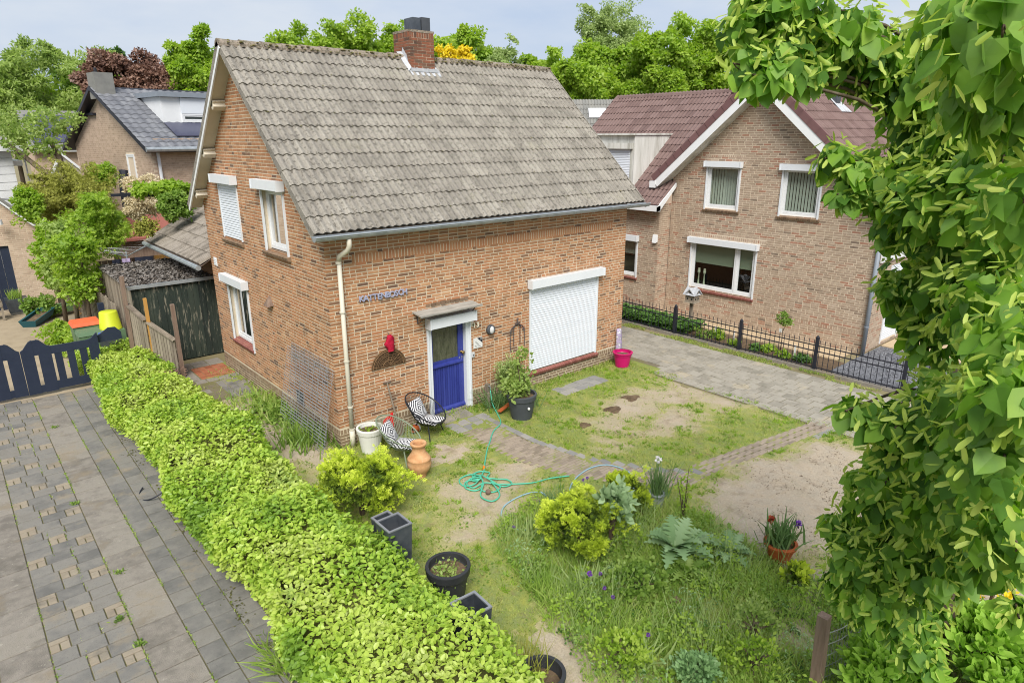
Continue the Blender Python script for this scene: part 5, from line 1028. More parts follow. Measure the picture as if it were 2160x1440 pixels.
for r_ in range(68):
    z = 1.5+r_*.082
    if z > zRd-.4: break
    u = HU0+(.12 if r_ % 2 else 0)
    lim = gl/2*(1-max(0, z+.3-zE)/(zRd-zE)) if z+.3 > zE else 99
    while u < HU1-.05:
        e = min(u+.24, HU1)
        if abs((u+e)/2-gl/2) < lim-.05 and not (6.35 < (u+e)/2 < 7.35 and 3.45 < z < 4.9): its.append(([ff.P(a, c_, q) for q in (0, .012) for a, c_ in ((u, z), (e-.02, z), (e-.02, z+.066), (u, z+.066))], [(4, 5, 6, 7), (0, 1, 5, 4), (2, 3, 7, 6), (3, 0, 4, 7)], random.random()))
        u = e
pieces(fw_, 'brick', its, 'fbrick', 0, 'brick_courses')
fs_ = Frame(FP(HU1, .4, 0), (*gn, 0), (*gd, 0)); its = []
for r_ in range(52):
    z = 1.2+r_*.082; u = .12 if r_ % 2 else 0
    while u < 6: its.append(([fs_.P(a, c_, q) for q in (0, .012) for a, c_ in ((u, z), (u+.22, z), (u+.22, z+.066), (u, z+.066))], [(4, 5, 6, 7), (0, 1, 5, 4), (2, 3, 7, 6), (3, 0, 4, 7)], random.random())); u += .24
pieces(fw_, 'brick', its, 'fbrick', 0, 'brick_courses')
window(fh, ff, 6.45, 7.25, 3.5, 4.85, n=.03, curtain=[(6.5, 7.2, 3.6, 4.8, 'pleat')]); window(fh, fs_, 2.25, 2.65, 3.85, 5.0, n=.03)
b = MB(); b.tube([fs_.P(.2, zE-.1, .1), fs_.P(.2, 1, .1)], .06, 8); b.build('downspout', 'pvc', fh)
b = MB(); ff.box(b, 2.9, 3.9, zRd-1.1, zRd-1.0, .0, .15); b.build('beam_end', 'black', fh)
b = MB(); th = .16
for a, c_ in (((0, zE-.25), (gl/2, zRd)), ((gl, zE-.25), (gl/2, zRd))):
    b.add([FP(a[0], v, a[1]+h) for v in (-ov, 9) for h in (-th, 0)]+[FP(c_[0], v, c_[1]+h) for v in (-ov, 9) for h in (-th, 0)], [(0, 1, 3, 2), (4, 6, 7, 5), (0, 4, 5, 1), (2, 3, 7, 6), (1, 5, 7, 3), (0, 2, 6, 4)])
fro = b.build('roof', 'black', fh)
fl_ = math.hypot(gl/2, zRd-zE+.25); fcs, fsn = (gl/2)/fl_, (zRd-zE+.25)/fl_
fsl = lambda v, s, h: FP(gl-s*fcs, v, zE-.25+s*fsn+h)
its = []
for r_ in range(13):
    for c_ in range(28):
        v0, s0 = -ov+c_*.33, r_*.39; prf = [(0, .01), (.06, .035), (.14, .04), (.22, .01), (.28, 0), (.33, .01)]; k = len(prf)
        top = [fsl(v0+u, s0, h+.045) for u, h in prf]; bot = [fsl(v0+u, s0, h) for u, h in prf]; far = [fsl(v0+u, s0+.42, h+.01) for u, h in prf]
        its.append((top+bot+far, [(i, i+1, 2*k+i+1, 2*k+i) for i in range(k-1)]+[(k+i, k+i+1, i+1, i) for i in range(k-1)], random.random()))
pieces(fro, 'roof_tile', its, 'dtile', 120, 'roof_tiles_beyond')
b = MB(); b.tube([fsl(-ov, -.05, -.02), fsl(9, -.05, -.02)], .09, 8); b.build('gutter', 'zinc', fh)
b = MB(); cb = [FP(gl/2-.1, .05, 7.0), FP(gl/2+.7, .05, 7.0), FP(gl/2+.7, .75, 7.0), FP(gl/2-.1, .75, 7.0)]; b.add(cb+[p_+np.array((0, 0, 1.0)) for p_ in cb], BOXF); ch2 = b.build('chimney', 'gtile', fh); b = MB(); b.tube([FP(gl/2+.2, .3, 8.0), FP(gl/2+.2, .3, 8.2)], .06, 8); b.build('flue', 'black', ch2)
# dormer and panels
DS0 = 2.05; zd0 = fsl(0, DS0, 0)[2]; dpu = gl-DS0*fcs
df = Frame(FP(dpu, 1.55, 0), (*gn, 0), (*gd, 0)); b = MB(); df.box(b, 0, 6.5, zd0-.05, zd0+1.02, -2.2, 0); b.build('dormer', 'white', fh); b = MB(); df.box(b, -.15, 6.6, zd0+1.02, zd0+1.2, -2.3, .18); b.build('dormer_roof', 'npipe', fh)
window(fh, df, .75, 3.1, zd0+.06, zd0+.4, n=.05, split=1.9); b = MB(); df.box(b, .75, 3.1, zd0+.4, zd0+1.0, .01, .06); df.box(b, 3.2, 4.2, zd0+.06, zd0+1.0, .01, .06); df.box(b, 4.3, 6.2, zd0+.06, zd0+1.0, .01, .06); b.build('roller_shutter', 'shut', fh)
for k in range(3): b = MB(); v0 = 1.5+k*1.75; b.add([fsl(v, s, h) for h in (.09, .13) for v, s in ((v0, .75), (v0+1.7, .75), (v0+1.7, 1.85), (v0, 1.85))], BOXF); b.build('solar_panel', 'solar', fro)
# rear grey roof with skylight beyond the neighbour
sk = thing('grey_roof_house', 'house with grey tiled roof and skylight beyond the wine red roof', 'house', (20, 13, 0)); SF = Frame((15.2, 16.9, 0), (.758, -.652, 0), (-.652, -.758, 0))
ks = lambda u, s, h: SF.P(u, 4.6+s*.66+h*.75, -s*.75+h*.66+1.0)
b = MB(); SF.box(b, 0, 11, 0, 4.7, -6, 1.0); b.build('wall', 'fbrick', sk); b = MB(); b.add([ks(-.3, 0, 0), ks(11, 0, 0), ks(11, 4.0, 0), ks(-.3, 4.0, 0)], [(0, 1, 2, 3)]); kro = b.build('roof', 'gtile', sk); its = []
for r_ in range(11):
    for c_ in range(34): vs, fs = tile_geo(ks, -.3+c_*.3, r_*.36); its.append((vs, fs, random.random()))
pieces(kro, 'roof_tile', its, 'gtile', 60, 'roof_tiles_beyond')
b = MB(); b.add([ks(u, s, h) for h in (.02, .14) for u, s in ((6.55, 2.55), (7.4, 2.55), (7.4, 3.2), (6.55, 3.2))], BOXF); skl = b.build('skylight', 'white', sk); b = MB(); b.add([ks(u, s, .15) for u, s in ((6.62, 2.62), (7.33, 2.62), (7.33, 3.13), (6.62, 3.13))], [(0, 1, 2, 3)]); b.build('pane', 'shut', skl)
# white boarded house with scaffold, far left
wh = thing('white_house', 'white boarded house with grey roof behind scaffolding at the left edge', 'house', (-4, 24, 0)); wf = Frame((-6.5, 23.2, 0), (1, 0, 0), (0, -1, 0)); wr = Frame((-2.05, 23.2, 0), (0, 1, 0), (1, 0, 0))
b = MB(); b.box((-6.5, 23.25, 0), (-2.08, 29, 5.1)); b.build('wall', 'dirtywhite', wh)
for k in range(15): b = MB(); wf.box(b, 0, 4.42, .4+k*.31, .4+k*.31+.29, -.03, .01); b.build('board', 'white', wh)
window(wh, Frame((-2.06, 23.2, 0), (0, 1, 0), (1, 0, 0)), 1.5, 3.5, 2.4, 4.2, n=.04); b = MB(); b.box((-2.06, 24, 4.4), (-1.7, 28, 4.6)); b.box((-1.9, 23.6, 2.0), (-1.2, 27, 2.15)); b.build('ledge', 'white', wh)
b = MB(); b.add([(-7, 22.9, 5.15), (-1.8, 22.9, 5.15), (-3.6, 25.6, 7.4), (-7, 25.6, 7.4)], [(0, 1, 2, 3)]); b.add([(-1.8, 22.9, 5.15), (-1.8, 29, 5.15), (-3.6, 27, 7.4), (-3.6, 25.6, 7.4)], [(0, 1, 2, 3)]); b.build('roof', 'gtile', wh); b = MB(); b.box((-7, 22.8, 5.0), (-1.7, 22.9, 5.2)); b.build('gutter', 'white', wh)
b = MB(); b.add([(-5.5, 23.2, 5.5), (-2.5, 23.2, 5.5), (-3.3, 24.6, 6.65), (-5.5, 24.6, 6.65)], [(0, 1, 2, 3)]); b.build('solar_panel', 'solar', wh)
MB().box((-1.75, 23.7, 2.15), (-1.35, 24.5, 2.9)).build('air_conditioner', 'white', wh)
sf_ = thing('scaffold', 'galvanised scaffold tower in front of the white boarded house', 'scaffold', (-3, 22.4, 0))
for x in (-4.4, -2.9, -1.75): MB().tube([(x, 22.4, 0), (x, 22.4, 5.0)], .03, 6).build('standard', 'wire', sf_)
for z in (1.2, 2.2, 3.2): MB().tube([(-4.4, 22.4, z), (-1.75, 22.4, z)], .025, 6).build('ledger', 'wire', sf_)
for z in (1.2, 2.2): MB().tube([(-2.9, 22.4, z), (-1.75, 22.4, z+1)], .02, 6).build('brace', 'wire', sf_)
# another roof with panels and a small gable deep behind
db = thing('distant_house', 'distant house with solar panels between the left hand trees', 'house', (3, 38, 0)); MB().box((.2, 38, 0), (3.0, 41, 4.9)).build('wall', 'fbrick', db); b = MB(); b.add([(0, 37.6, 4.7), (3.2, 37.6, 4.7), (3.2, 40.6, 7.1), (0, 40.6, 7.1)], [(0, 1, 2, 3)]); b.build('roof', 'gtile', db); b = MB(); b.add([(.3, 38.2, 5.24), (2.9, 38.2, 5.24), (2.9, 40.2, 6.84), (.3, 40.2, 6.84)], [(0, 1, 2, 3)]); b.build('solar_panel', 'solar', db)
pg = thing('porch_gable', 'small pale porch gable between cherry trunk and far house', 'porch', (1.4, 29, 0)); b = MB(); b.prism([(-.4, 29, 3.3), (1.7, 29, 3.3), (.3, 29, 4.7)], (0, 1, 0), 0, .1); b.build('gable', 'cream', pg); MB().box((-.2, 29.1, 0), (1.6, 31, 3.3)).build('wall', 'fbrick', pg); b = MB(); b.beam((-.5, 28.9, 3.2), (.3, 28.9, 4.8), .1, .14, (0, 1, 0)); b.beam((1.9, 28.9, 3.1), (.3, 28.9, 4.8), .1, .14, (0, 1, 0)); b.build('barge_board', 'white', pg)
b = MB()
# ================================================================== trees and shrubs behind
def at(u, v, d): return CAM+d*(FW+RT*(u-1080)/1389.9-UP*(v-720)/1389.9)
def bgtree(name, label, u, vt, vb, d, hw_px, m, n, ls, nb=26, br=None, trunkm='bark', cat='tree', group='trees behind the houses', zbase=0, tm='oval', vsq=1., cap=0):
    """tree whose crown spans rows vt..vb at distance d; built at its real place and size"""
    top, bot = at(u, vt, d), at(u, vb, d); c = (top+bot)/2; rz = (top[2]-bot[2])/2; rx = hw_px*d/1389.9
    base = (c[0], c[1], zbase); br = (br or .38*min(rx, rz))*.68; nb = int(nb*1.8); n = int(n*1.3*(1.25 if cat == 'tree' and d > 35 else 1)); ls *= .76; tm = 'flake' if (tm == 'oval' and d > 35) else tm; n = int(n*1.6) if tm == 'flake' else n; ls = ls*.82 if tm == 'flake' else ls; rx *= 1.1*(1.3 if cat == 'tree' and d > 35 else 1); rz *= 1.15
    base = base if cat == 'tree' else (c[0], c[1], max(0, c[2]-rz*.9))
    return ltree(name, label, base, max(.3, c[2]-zbase-.3*rz) if cat == 'tree' and name != 'conifer' else 0, [(c, (rx, rx*(.8 if cat == 'tree' else .5), rz), nb, br, n)], m, ls, tm, cat=cat, group=group, tr=max(.08, .05*rx), limbs=6, cap=cap)
bgtree('willow_tree', 'tall pale green willow at the top left of the photo', 110, 85, 300, 52, 95, 'f_willow', 12000, .42, 46, 1.1, tm='long')
bgtree('willow_tree', 'second pale willow cut by the left photo edge', 15, 135, 330, 50, 70, 'f_willow', 8000, .42, 34, 1.1, tm='long')
bgtree('willow_tree', 'lower willow crown just left of the copper tree', 190, 150, 300, 56, 60, 'f_mid', 6000, .42, 26, 1.1, tm='oval')
bgtree('copper_tree', 'copper brown leaved tree behind the far house', 265, 120, 235, 42, 60, 'f_copper', 9000, .34, 34, .8); bgtree('copper_tree', 'right hand copper brown crown beside the gable', 370, 135, 230, 42, 62, 'f_copper', 9000, .34, 34, .8)
bgtree('oak_tree', 'bright green tree just left of the roof peak', 420, 80, 260, 40, 48, 'f_bright', 8000, .34, 32, .8)
bgtree('oak_tree', 'dark green tree top between willow and copper tree', 235, 110, 190, 62, 40, 'f_dark', 4000, .45, 20)
for k, (u, vt, vb, hw, d, m_, nn) in enumerate(((640, 78, 230, 62, 46, 'f_bright', 8000), (745, 48, 240, 62, 48, 'f_bright', 9000), (830, 55, 240, 52, 50, 'f_bright', 7000), (975, 72, 240, 70, 46, 'f_bright', 9000))):
    bgtree('oak_tree', ['low bright green tree above the left half of the ridge', 'tallest green tree left of the chimney', 'green tree directly behind the chimney', 'green tree right of the chimney'][k], u, vt, vb, d, hw, m_, nn, .40, 36, 1.0)
bgtree('laburnum', 'yellow blossoming laburnum behind the ridge right of the chimney', 965, 102, 150, 30, 50, 'f_yellow', 3500, .16, 34, .25); bgtree('laburnum', 'small yellow blossom cluster left of the chimney', 833, 108, 150, 30, 22, 'f_yellow', 900, .16, 12, .2)
bgtree('birch_tree', 'thin airy tree above the right end of the ridge', 1075, 88, 200, 44, 36, 'f_airy', 2600, .30, 26, .5)
bgtree('poplar_tree', 'tall airy poplar rising above the right hand trees', 1285, 12, 200, 60, 62, 'f_airy', 13000, .32, 90, 1.0)
for k, (u, vt, vb, hw, d, m_, nn) in enumerate(((1160, 110, 290, 48, 44, 'f_bright', 7000), (1235, 120, 290, 55, 42, 'f_bright', 8000), (1310, 100, 280, 58, 44, 'f_bright', 9000), (1400, 68, 270, 60, 42, 'f_bright', 10000), (1475, 62, 260, 55, 43, 'f_bright', 9000), (1540, 48, 250, 60, 45, 'f_bright', 9000), (1640, 60, 240, 70, 45, 'f_mid', 7000), (1760, 90, 240, 70, 47, 'f_bright', 6000), (1890, 90, 240, 80, 47, 'f_mid', 6000), (2040, 90, 260, 90, 47, 'f_mid', 6000))):
    bgtree('lime_tree', ['bright tree beside the right end of the roof', 'shaded tree behind the grey roof', 'tree under the tall poplar', 'dense bright tree above the wine red roof', 'dense mid green tree above the wine red ridge', 'bright tree top at the start of the linden foliage', 'tree hidden behind the linden branch', 'distant tree seen above the wine red gable', 'distant tree behind the linden gap', 'distant tree at the right photo edge'][k], u, vt, vb, d, hw, m_, nn, .36, 40, .85)
# low wood filling the gaps under the crowns
ws_ = []
P, nn, ci = [], [], []
for k in range(46):
    u = -150+k*55; d = 62+8*math.sin(k*1.7); c = at(u, 262, d); a_, b_, c_ = crown_pts(c, (3.2, 3.2, 3.4), 14, 1.3, 1300); P.append(a_+np.array((0, 0, .6))); nn.append(b_); ci.append(c_)
P, nn = np.concatenate(P), np.concatenate(nn); n = len(P)
scatter('distant_wood', P, unit(rand_dir(n)+.5*nn), unit(nn+rand_dir(n)*.6), .42+.26*rng.random(n), 'flake', 'f_bright', label='distant line of green wood behind the trees', category='wood')
P, nn = [], []  # unseen tree crowns, added so the gable window panes reflect green
for x, y in ((-13, 2), (-15, 9), (-13, -5)): a_, b_, c_ = crown_pts((x, y, 3.6), (2.8, 3.4, 3.4), 60, .8, 5000); P.append(a_); nn.append(b_)
P, nn = np.concatenate(P), np.concatenate(nn); n = len(P)
scatter('unseen_trees', P, unit(rand_dir(n)+.5*nn), unit(nn+rand_dir(n)*.6), .22+.14*rng.random(n), 'flake', 'f_mid', label='unseen tree crowns across the driveway, added to give green window reflections', category='unseen_trees')
# cherry with dark leaning trunk at far left
t = thing('cherry_tree', 'loose yellow green cherry with dark leaning trunks at the left', 'tree', (-.6, 21, 0))
b = MB(); b.tube([at(140, 420, 25), at(135, 365, 25.2), at(122, 325, 25.4), at(100, 290, 25.5)], [.14, .12, .1, .06], 8); b.tube([at(150, 400, 24.5), at(95, 365, 24.7), at(45, 325, 25), at(5, 295, 25.2)], [.12, .1, .08, .05], 8); b.tube([at(122, 325, 25.4), at(80, 318, 25.4), at(40, 310, 25)], [.06, .05, .03], 6); b.tube([at(140, 420, 25), np.array((at(140, 420, 25)[0], at(140, 420, 25)[1], 0))], .15, 8); b.build('trunk', 'bark', t, smooth=True)
Ps, Ns = [], []
for u, v, r_, n_ in ((40, 262, 1.0, 700), (100, 262, .9, 700), (70, 300, .8, 500), (135, 258, .6, 350), (15, 290, .7, 400), (105, 312, .5, 250)):
    P, q, _ = crown_pts(at(u, v, 25), (r_, r_, r_*.6), 26, .22, n_); Ps.append(P); Ns.append(q)
P, nn = np.concatenate(Ps), np.concatenate(Ns); n = len(P); scatter('crown', P, unit(rand_dir(n)+.4*nn), unit(rand_dir(n)+np.array((0, 0, .6))), .09+.06*rng.random(n), 'oval', 'f_willow', t)
# garden shrubs behind the yard
bgtree('conifer', 'golden brown feathery conifer below the far house gable', 150, 352, 475, 22, 78, 'f_conifer', 12000, .12, 90, .34, group=None, tm='sprig'); bgtree('conifer', 'lower green part of the feathery conifers on the right', 215, 405, 540, 20, 52, 'f_bright', 6000, .13, 40, .35, group=None, tm='sprig')
bgtree('ivy_clump', 'rounded bright ivy clump on the far house wall', 219, 345, 395, 23.6, 24, 'f_bright', 3000, .11, 50, .22, group=None, cat='shrub'); bgtree('elder_bush', 'bright green bush beside the scaffold', 60, 400, 470, 20.5, 26, 'f_bright', 2500, .12, 26, .25, group=None, cat='shrub')
bgtree('blossom_shrub', 'cream white blossoming shrub behind the red shingle roof', 300, 368, 462, 20, 38, 'f_cream', 5200, .085, 46, .26, group=None, cat='shrub'); bgtree('vine', 'bright vine leaves trained in a row over the pergola', 340, 385, 410, 19, 62, 'f_bright', 2200, .14, 40, .16, group=None, cat='vine'); bgtree('vine', 'dark green vine foliage right of the cream blossom', 368, 405, 460, 18.5, 32, 'f_mid', 2600, .12, 30, .25, group=None, cat='vine')
for k in range(3): c_ = at(315+k*35, 408, 19.4); MB().beam(c_-np.array((1, 0, 0)), c_+np.array((1, 0, 0)), .06, .08).build('pergola_beam', 'black', None, label='dark pergola beam under the vine, %s' % ['left one', 'middle one', 'right one'][k], category='beam', loc=tuple(c_), group='pergola beams')
MB().tube([at(260, 360, 24), at(262, 400, 24), np.array((*at(262, 400, 24)[:2], 0))], .16, 8).build('flue_pipe', 'black', None, label='black flue pipe rising in front of the far house window', category='pipe', loc=tuple(np.array((*at(262, 400, 24)[:2], 0))))
bgtree('small_shrub', 'small brownish shrub at the garden house eaves', 310, 466, 500, 18.5, 24, 'f_conifer', 900, .09, 18, .15, group=None, cat='shrub')
# pleached trees in front of the garage: trunks and hanging foliage
for k, (x, y, lb) in enumerate(((-2.45, 13.2, 'left pale trunked pleached tree beside the garage wall'), (-2.3, 12.0, 'middle pleached tree with dark slanting trunk'), (-2.15, 10.9, 'right pleached tree nearest the tall pickets'))):
    ltree('pleached_tree', lb, (x, y, 0), 1.7, [((x+.05, y-.1, 2.35), (.66, .66, .98), 60, .17, 3200), ((x, y, 1.5), (.5, .5, .45), 26, .15, 900)], ['f_bright', 'f_willow', 'f_bright'][k], .10, group='pleached trees', tr=.07, lean=(.05, -.2), limbs=5)
for k, (x, y, r_, m_, lb) in enumerate(((-2.9, 14.9, .5, 'f_mid', 'low leafy bush against the garage wall'), (-2.7, 11.2, .55, 'f_bright', 'bright weeds spreading under the pleached trees'), (-2.5, 9.7, .5, 'f_bright', 'leafy weeds behind the orange lidded bin'))):
    ltree('yard_bush', lb, (x, y, 0), 0, [((x, y, .3), (r_, r_*1.4, .38), 30, .18, 2200)], m_, .09, cat='bush')
# ================================================================== paving
def slab_item(x0, x1, y0, y1, z=.0, g=.006, tilt=.006, rnd=None, th=.05):
    zz = [z+random.uniform(-tilt, tilt)*.5 for _ in range(4)]; g2 = g
    q = [(x0+g, y0+g), (x1-g, y0+g), (x1-g, y1-g), (x0+g, y1-g)]; bv = .006; q2 = [(x0+g+bv, y0+g+bv), (x1-g-bv, y0+g+bv), (x1-g-bv, y1-g-bv), (x0+g+bv, y1-g-bv)]
    vs = [(x, y, z-th) for x, y in q]+[(x, y, zz[i]-.006) for i, (x, y) in enumerate(q)]+[(x, y, zz[i]) for i, (x, y) in enumerate(q2)]
    return vs, [(8, 9, 10, 11)]+[(i, (i+1) % 4, 4+(i+1) % 4, 4+i) for i in range(4)]+[(4+i, 4+(i+1) % 4, 8+(i+1) % 4, 8+i) for i in range(4)], random.random() if rnd is None else rnd
def paving(name, bed, items, cap=300, zb=-.016):
    o = sheet(name, bed, zb, 'joint'); n = sum(len(v) for v in items.values()); allv = [(it, m_) for m_, l_ in items.items() for it in l_]
    def key(a):
        c = np.mean(np.array(a[0][0]), axis=0); u, v, z = px(c); return (0 if 0 < u < 2160 and 0 < v < 1440 else 1, z)
    allv.sort(key=key)
    for it, m_ in allv[:cap]: MB().add(*it).build('paver', m_, o)
    for m_ in items:
        b = MB(); [b.add(*it) for it, mm_ in allv[cap:] if mm_ == m_]
        if b.v: b.build('pavers_beyond', m_, o, kind='stuff')
    return o
it = {'slab': [], 'slabdark': [], 'slabbeige': []}; Y0, Y1 = -6.2, 6.68
for c0, c1, L_ in ((-5.72, -5.26, .45), (-5.26, -4.8, .45), (-4.0, -3.54, .45), (-6.18, -5.72, .45)):
    y = Y0+random.uniform(-.2, 0)
    while y < Y1: it['slab'].append(slab_item(c0, c1, y, min(y+L_, Y1))); y += L_
y = Y0; k = 0
while y < Y1-.1:
    h = .245; pat = [(.30, 'g'), (.20, 'b'), (.30, 'g')] if k % 4 == 1 else [(.20, 'b'), (.30, 'g'), (.30, 'g')] if k % 4 == 3 else [(.30, 'g'), (.30, 'g'), (.20, 'b')] if k % 4 == 0 else [(.25, 'g'), (.275, 'g'), (.275, 'g')]
    x = -4.8
    for w_, t_ in pat:
        if t_ == 'g': it['slabdark'].append(slab_item(x, x+w_, y, y+h))
        else:
            it['slabbeige'].append(slab_item(x, x+w_/2, y, y+h*.62)); it['slabbeige'].append(slab_item(x+w_/2, x+w_, y, y+h*.62)); it['slabbeige'].append(slab_item(x, x+w_, y+h*.62, y+h))
        x += w_
    y += h; k += 1
for ci, (c0, c1) in enumerate(((-3.54, -3.27), (-3.27, -3.0), (-3.0, -2.73))):
    y = Y0+ci*.1
    while y < Y1: it['slabdark'].append(slab_item(c0, c1, y, min(y+.30, Y1))); y += .30
paving('driveway', [(-7, -12), (-2.7, -12), (-2.7, 6.7), (-7, 6.7)], it)
# moss and small weeds in the joints of the driveway
n = 5200; xs = rng.choice([-4.8, -4.0, -3.54, -3.27, -3.0, -5.26, -4.5, -4.3], n, p=[.1, .25, .27, .12, .08, .06, .06, .06])+rng.normal(size=n)*.008; ys = -5+11.5*rng.random(n); kp = (.5+.5*vnoise(xs*3, ys*1.7, 1.5, 4)) > .56; xs, ys = xs[kp], ys[kp]; n = len(xs)
scatter('joint_moss', np.stack([xs, ys, np.full(n, -.004)], 1), rand_dir(n)*.8+np.array((0, 0, .7)), rand_dir(n), .012+.022*rng.random(n), 'blade', 'f_weed', wx=.5, label='moss and tiny weeds along the driveway joints', category='moss')
for k, (x, y) in enumerate(((-4.05, 1.0), (-4.1, -2.4), (-3.9, -1.4), (-4.0, -3.0), (-3.85, 4.6))):
    n = 60; t = thing('driveway_weed', 'small weed in the driveway joints, number %s from the near edge' % ['four', 'two', 'three', 'one', 'five'][k], 'weed', (x, y, 0), 'driveway weeds'); scatter('leaves', np.stack([x+.03*rng.normal(size=n), y+.03*rng.normal(size=n), np.full(n, .0)], 1), rand_dir(n)*.9+np.array((0, 0, .5)), rand_dir(n)+np.array((0, 0, 1)), .03+.03*rng.random(n), 'long', 'f_mid', t)
# drive on the right of the house
it = {'slabr': []}
for i in range(9):
    y = -10.5+(i % 2)*.15
    while y < 6:
        x = 7.55+i*.30
        if not (x < 8.1 and y > -1.2): it['slabr'].append(slab_item(x, x+.30, y, y+.30, -.0, .008, .01))
        y += .30
paving('side_drive', [(7.55, -11), (10.3, -11), (10.3, 7), (7.55, 7)], it, 300)
# brick path from the door, bending to the drive
it = {'pathbrick': [], 'pathblock': []}
def edge(tab, y): return float(np.interp(-y, [a for a, _ in tab], [b_ for _, b_ in tab]))
LO = [(.9, 2.04), (2.35, 2.1), (3.4, 2.38), (4.3, 2.95), (4.75, 3.35), (5.05, 3.7)]; HI = [(.4, 2.92), (2.06, 2.94), (3.3, 3.22), (4.3, 3.82), (4.7, 4.2), (5.05, 4.5)]
y = -.95; k = 0
while y > -4.98:
    a, c_ = edge(LO, y), edge(HI, y)-.13; x = a+(.1 if k % 2 else 0)+random.uniform(-.01, .01)
    while x < c_-.04: it['pathbrick'].append(slab_item(x, min(x+.2, c_), y-.068, y, .004, .003, .006)); x += .2
    y -= .068; k += 1
y = -.5
while y > -4.8: x = edge(HI, y); it['pathblock'].append(slab_item(x-.12, x+.02, y-.21, y, .008, .004, .01)); y -= .21
x = 4.25; k = 0
while x < 7.5:
    yt = -4.62-(x-4.2)*.155
    for r_ in range(6): it['pathbrick'].append(slab_item(x+(.1 if r_ % 2 else 0), x+.2+(.1 if r_ % 2 else 0), yt-r_*.068-.068, yt-r_*.068, .004, .003, .006))
    x += .2
for i in range(4):
    for j in range(2): it['pathblock'].append(slab_item(2.0+i*.25, 2.25+i*.25, -.93+j*.25, -.68+j*.25, .004))
for i in range(6):
    for j in range(2): it['pathblock'].append(slab_item(4.95+i*.24, 5.19+i*.24, -.90+j*.24, -.66+j*.24, .004, .004, .012))
for k in range(3): it['pathblock'].append(slab_item(6.95+.2*k, 7.15+.2*k, -5.6-.02*k, -5.45-.02*k, .006))
paving('garden_path', [(2.1, -1), (2.8, -1), (2.85, -2.1), (3.1, -3.3), (3.7, -4.3), (4.2, -4.68), (7.4, -5.18), (7.4, -5.4), (4.1, -4.95), (3.6, -4.95), (2.5, -3.4), (2.2, -2.3)], it, 300, -.0025)
# paving beside the house by the shed
it = {'redpaver': [], 'slab': [], 'slabdark': []}
for i in range(5):
    for j in range(9): it['redpaver'].append(slab_item(-.80+i*.155, -.645+i*.155, 5.5+j*.105, 5.605+j*.105, .006, .003))
for i in range(3): it['slab'].append(slab_item(-1.05+i*.36, -.7+i*.36, 6.46, 6.95, .01)); 
for j in range(3): it['slab'].append(slab_item(-1.08, -.82, 5.5+j*.33, 5.82+j*.33, .01))
for i in range(4): it['slab'].append(slab_item(-1.0+i*.27, -.75+i*.27, 5.22, 5.46, .008, .005, .02))
for i in range(3):
    for j in range(8): it['slabdark'].append(slab_item(-.62+i*.16, -.46+i*.16, 3.9+j*.155, 4.055+j*.155, .006, .003, .012))
for x, y in ((-.12, 4.7), (-.35, 5.25), (-1.0, 4.6)): it['slab'].append(slab_item(x-.13, x+.13, y-.13, y+.13, .008))
paving('side_paving', [(-1.1, 3.9), (-.02, 3.9), (-.02, 6.98), (-1.1, 6.98)], it, 120, .0)
dmt = thing('doormat', 'flat grey doormat slab in front of the blue door', 'doormat', (2.4, -.25, 0)); MB().add([(2.1, -.04, .0), (2.8, -.04, .0), (2.76, -.40, .0), (2.06, -.38, .0), (2.11, -.05, .03), (2.79, -.05, .03), (2.75, -.39, .03), (2.07, -.37, .03)], BOXF).build('mat_pad', 'slabr', dmt)
# ================================================================== lawn and weeds
def off_path(x, y):
    a = np.interp(-y, [q[0] for q in LO], [q[1] for q in LO]); c_ = np.interp(-y, [q[0] for q in HI], [q[1] for q in HI])
    on = (x > a-.02) & (x < c_+.02) & (y < -.4) & (y > -5.0)
    yt = -4.62-(x-4.2)*.155; on |= (x > 4.2) & (x < 7.6) & (y < yt+.02) & (y > yt-.43)
    on |= (x > 7.75+.15*vnoise(x, y, 2, 1)) ; on |= (x > 0) & (x < W) & (y > 0); on |= (x > 4.95) & (x < 6.4) & (y > -.9) & (y < -.43); on |= (x < .0) & (y > 3.8) & (rng.random(len(x)) < .8)
    return ~on
from functools import reduce
BED = np.array([(.25, -4.0), (1.3, -3.7), (2.0, -4.4), (2.9, -5.0), (3.1, -5.7), (3.0, -6.4), (2.75, -7.2), (3.2, -8.2), (3.2, -9.6), (-.2, -10), (-.75, -8), (-.5, -6.5), (-.2, -5.5)])
def inpoly(x, y, P):
    r_ = np.zeros(len(x), bool); n = len(P)
    for i in range(n):
        (x1, y1), (x2, y2) = P[i], P[(i+1) % n]
        c_ = ((y1 > y) != (y2 > y)) & (x < (x2-x1)*(y-y1)/(y2-y1+1e-12)+x1); r_ ^= c_
    return r_
n = 300000; x, y = -1.35+9.6*rng.random(n), -10+16*rng.random(n)
w_ = wear(x, y); tuft = .5+.5*vnoise(x, y, 4.5, 2); pr = (1-w_)**2*(.25+.75*tuft)
edge_ = np.exp(-np.abs(np.minimum(np.abs(y), 9))/.18)*((x > 0) & (x < W))+np.exp(-np.abs(x)/.2)*(y > 0)*1.
kp = (rng.random(n) < np.clip(pr+edge_*.6, 0, 1)*.9) & off_path(x, y); x, y, tuft, edge_ = x[kp], y[kp], tuft[kp], edge_[kp]; n = len(x)
h = .022+.05*rng.random(n)*(.3+tuft**2)+.10*edge_*rng.random(n); P = np.stack([x, y, .012*vnoise(x, y, 1.3, 3)+.008*vnoise(x, y, 5, 8)-.006], 1)
scatter('lawn_grass', P, rand_dir(n)*np.array((1, 1, .2))*.75+np.array((0, 0, .8)), rand_dir(n), h, 'spike', 'f_grass', wx=.27, rnd=np.clip(.75*rng.random(n)+.5*(1-tuft)-.3*edge_, 0, 1), label='patchy dry lawn grass around the path', category='grass')
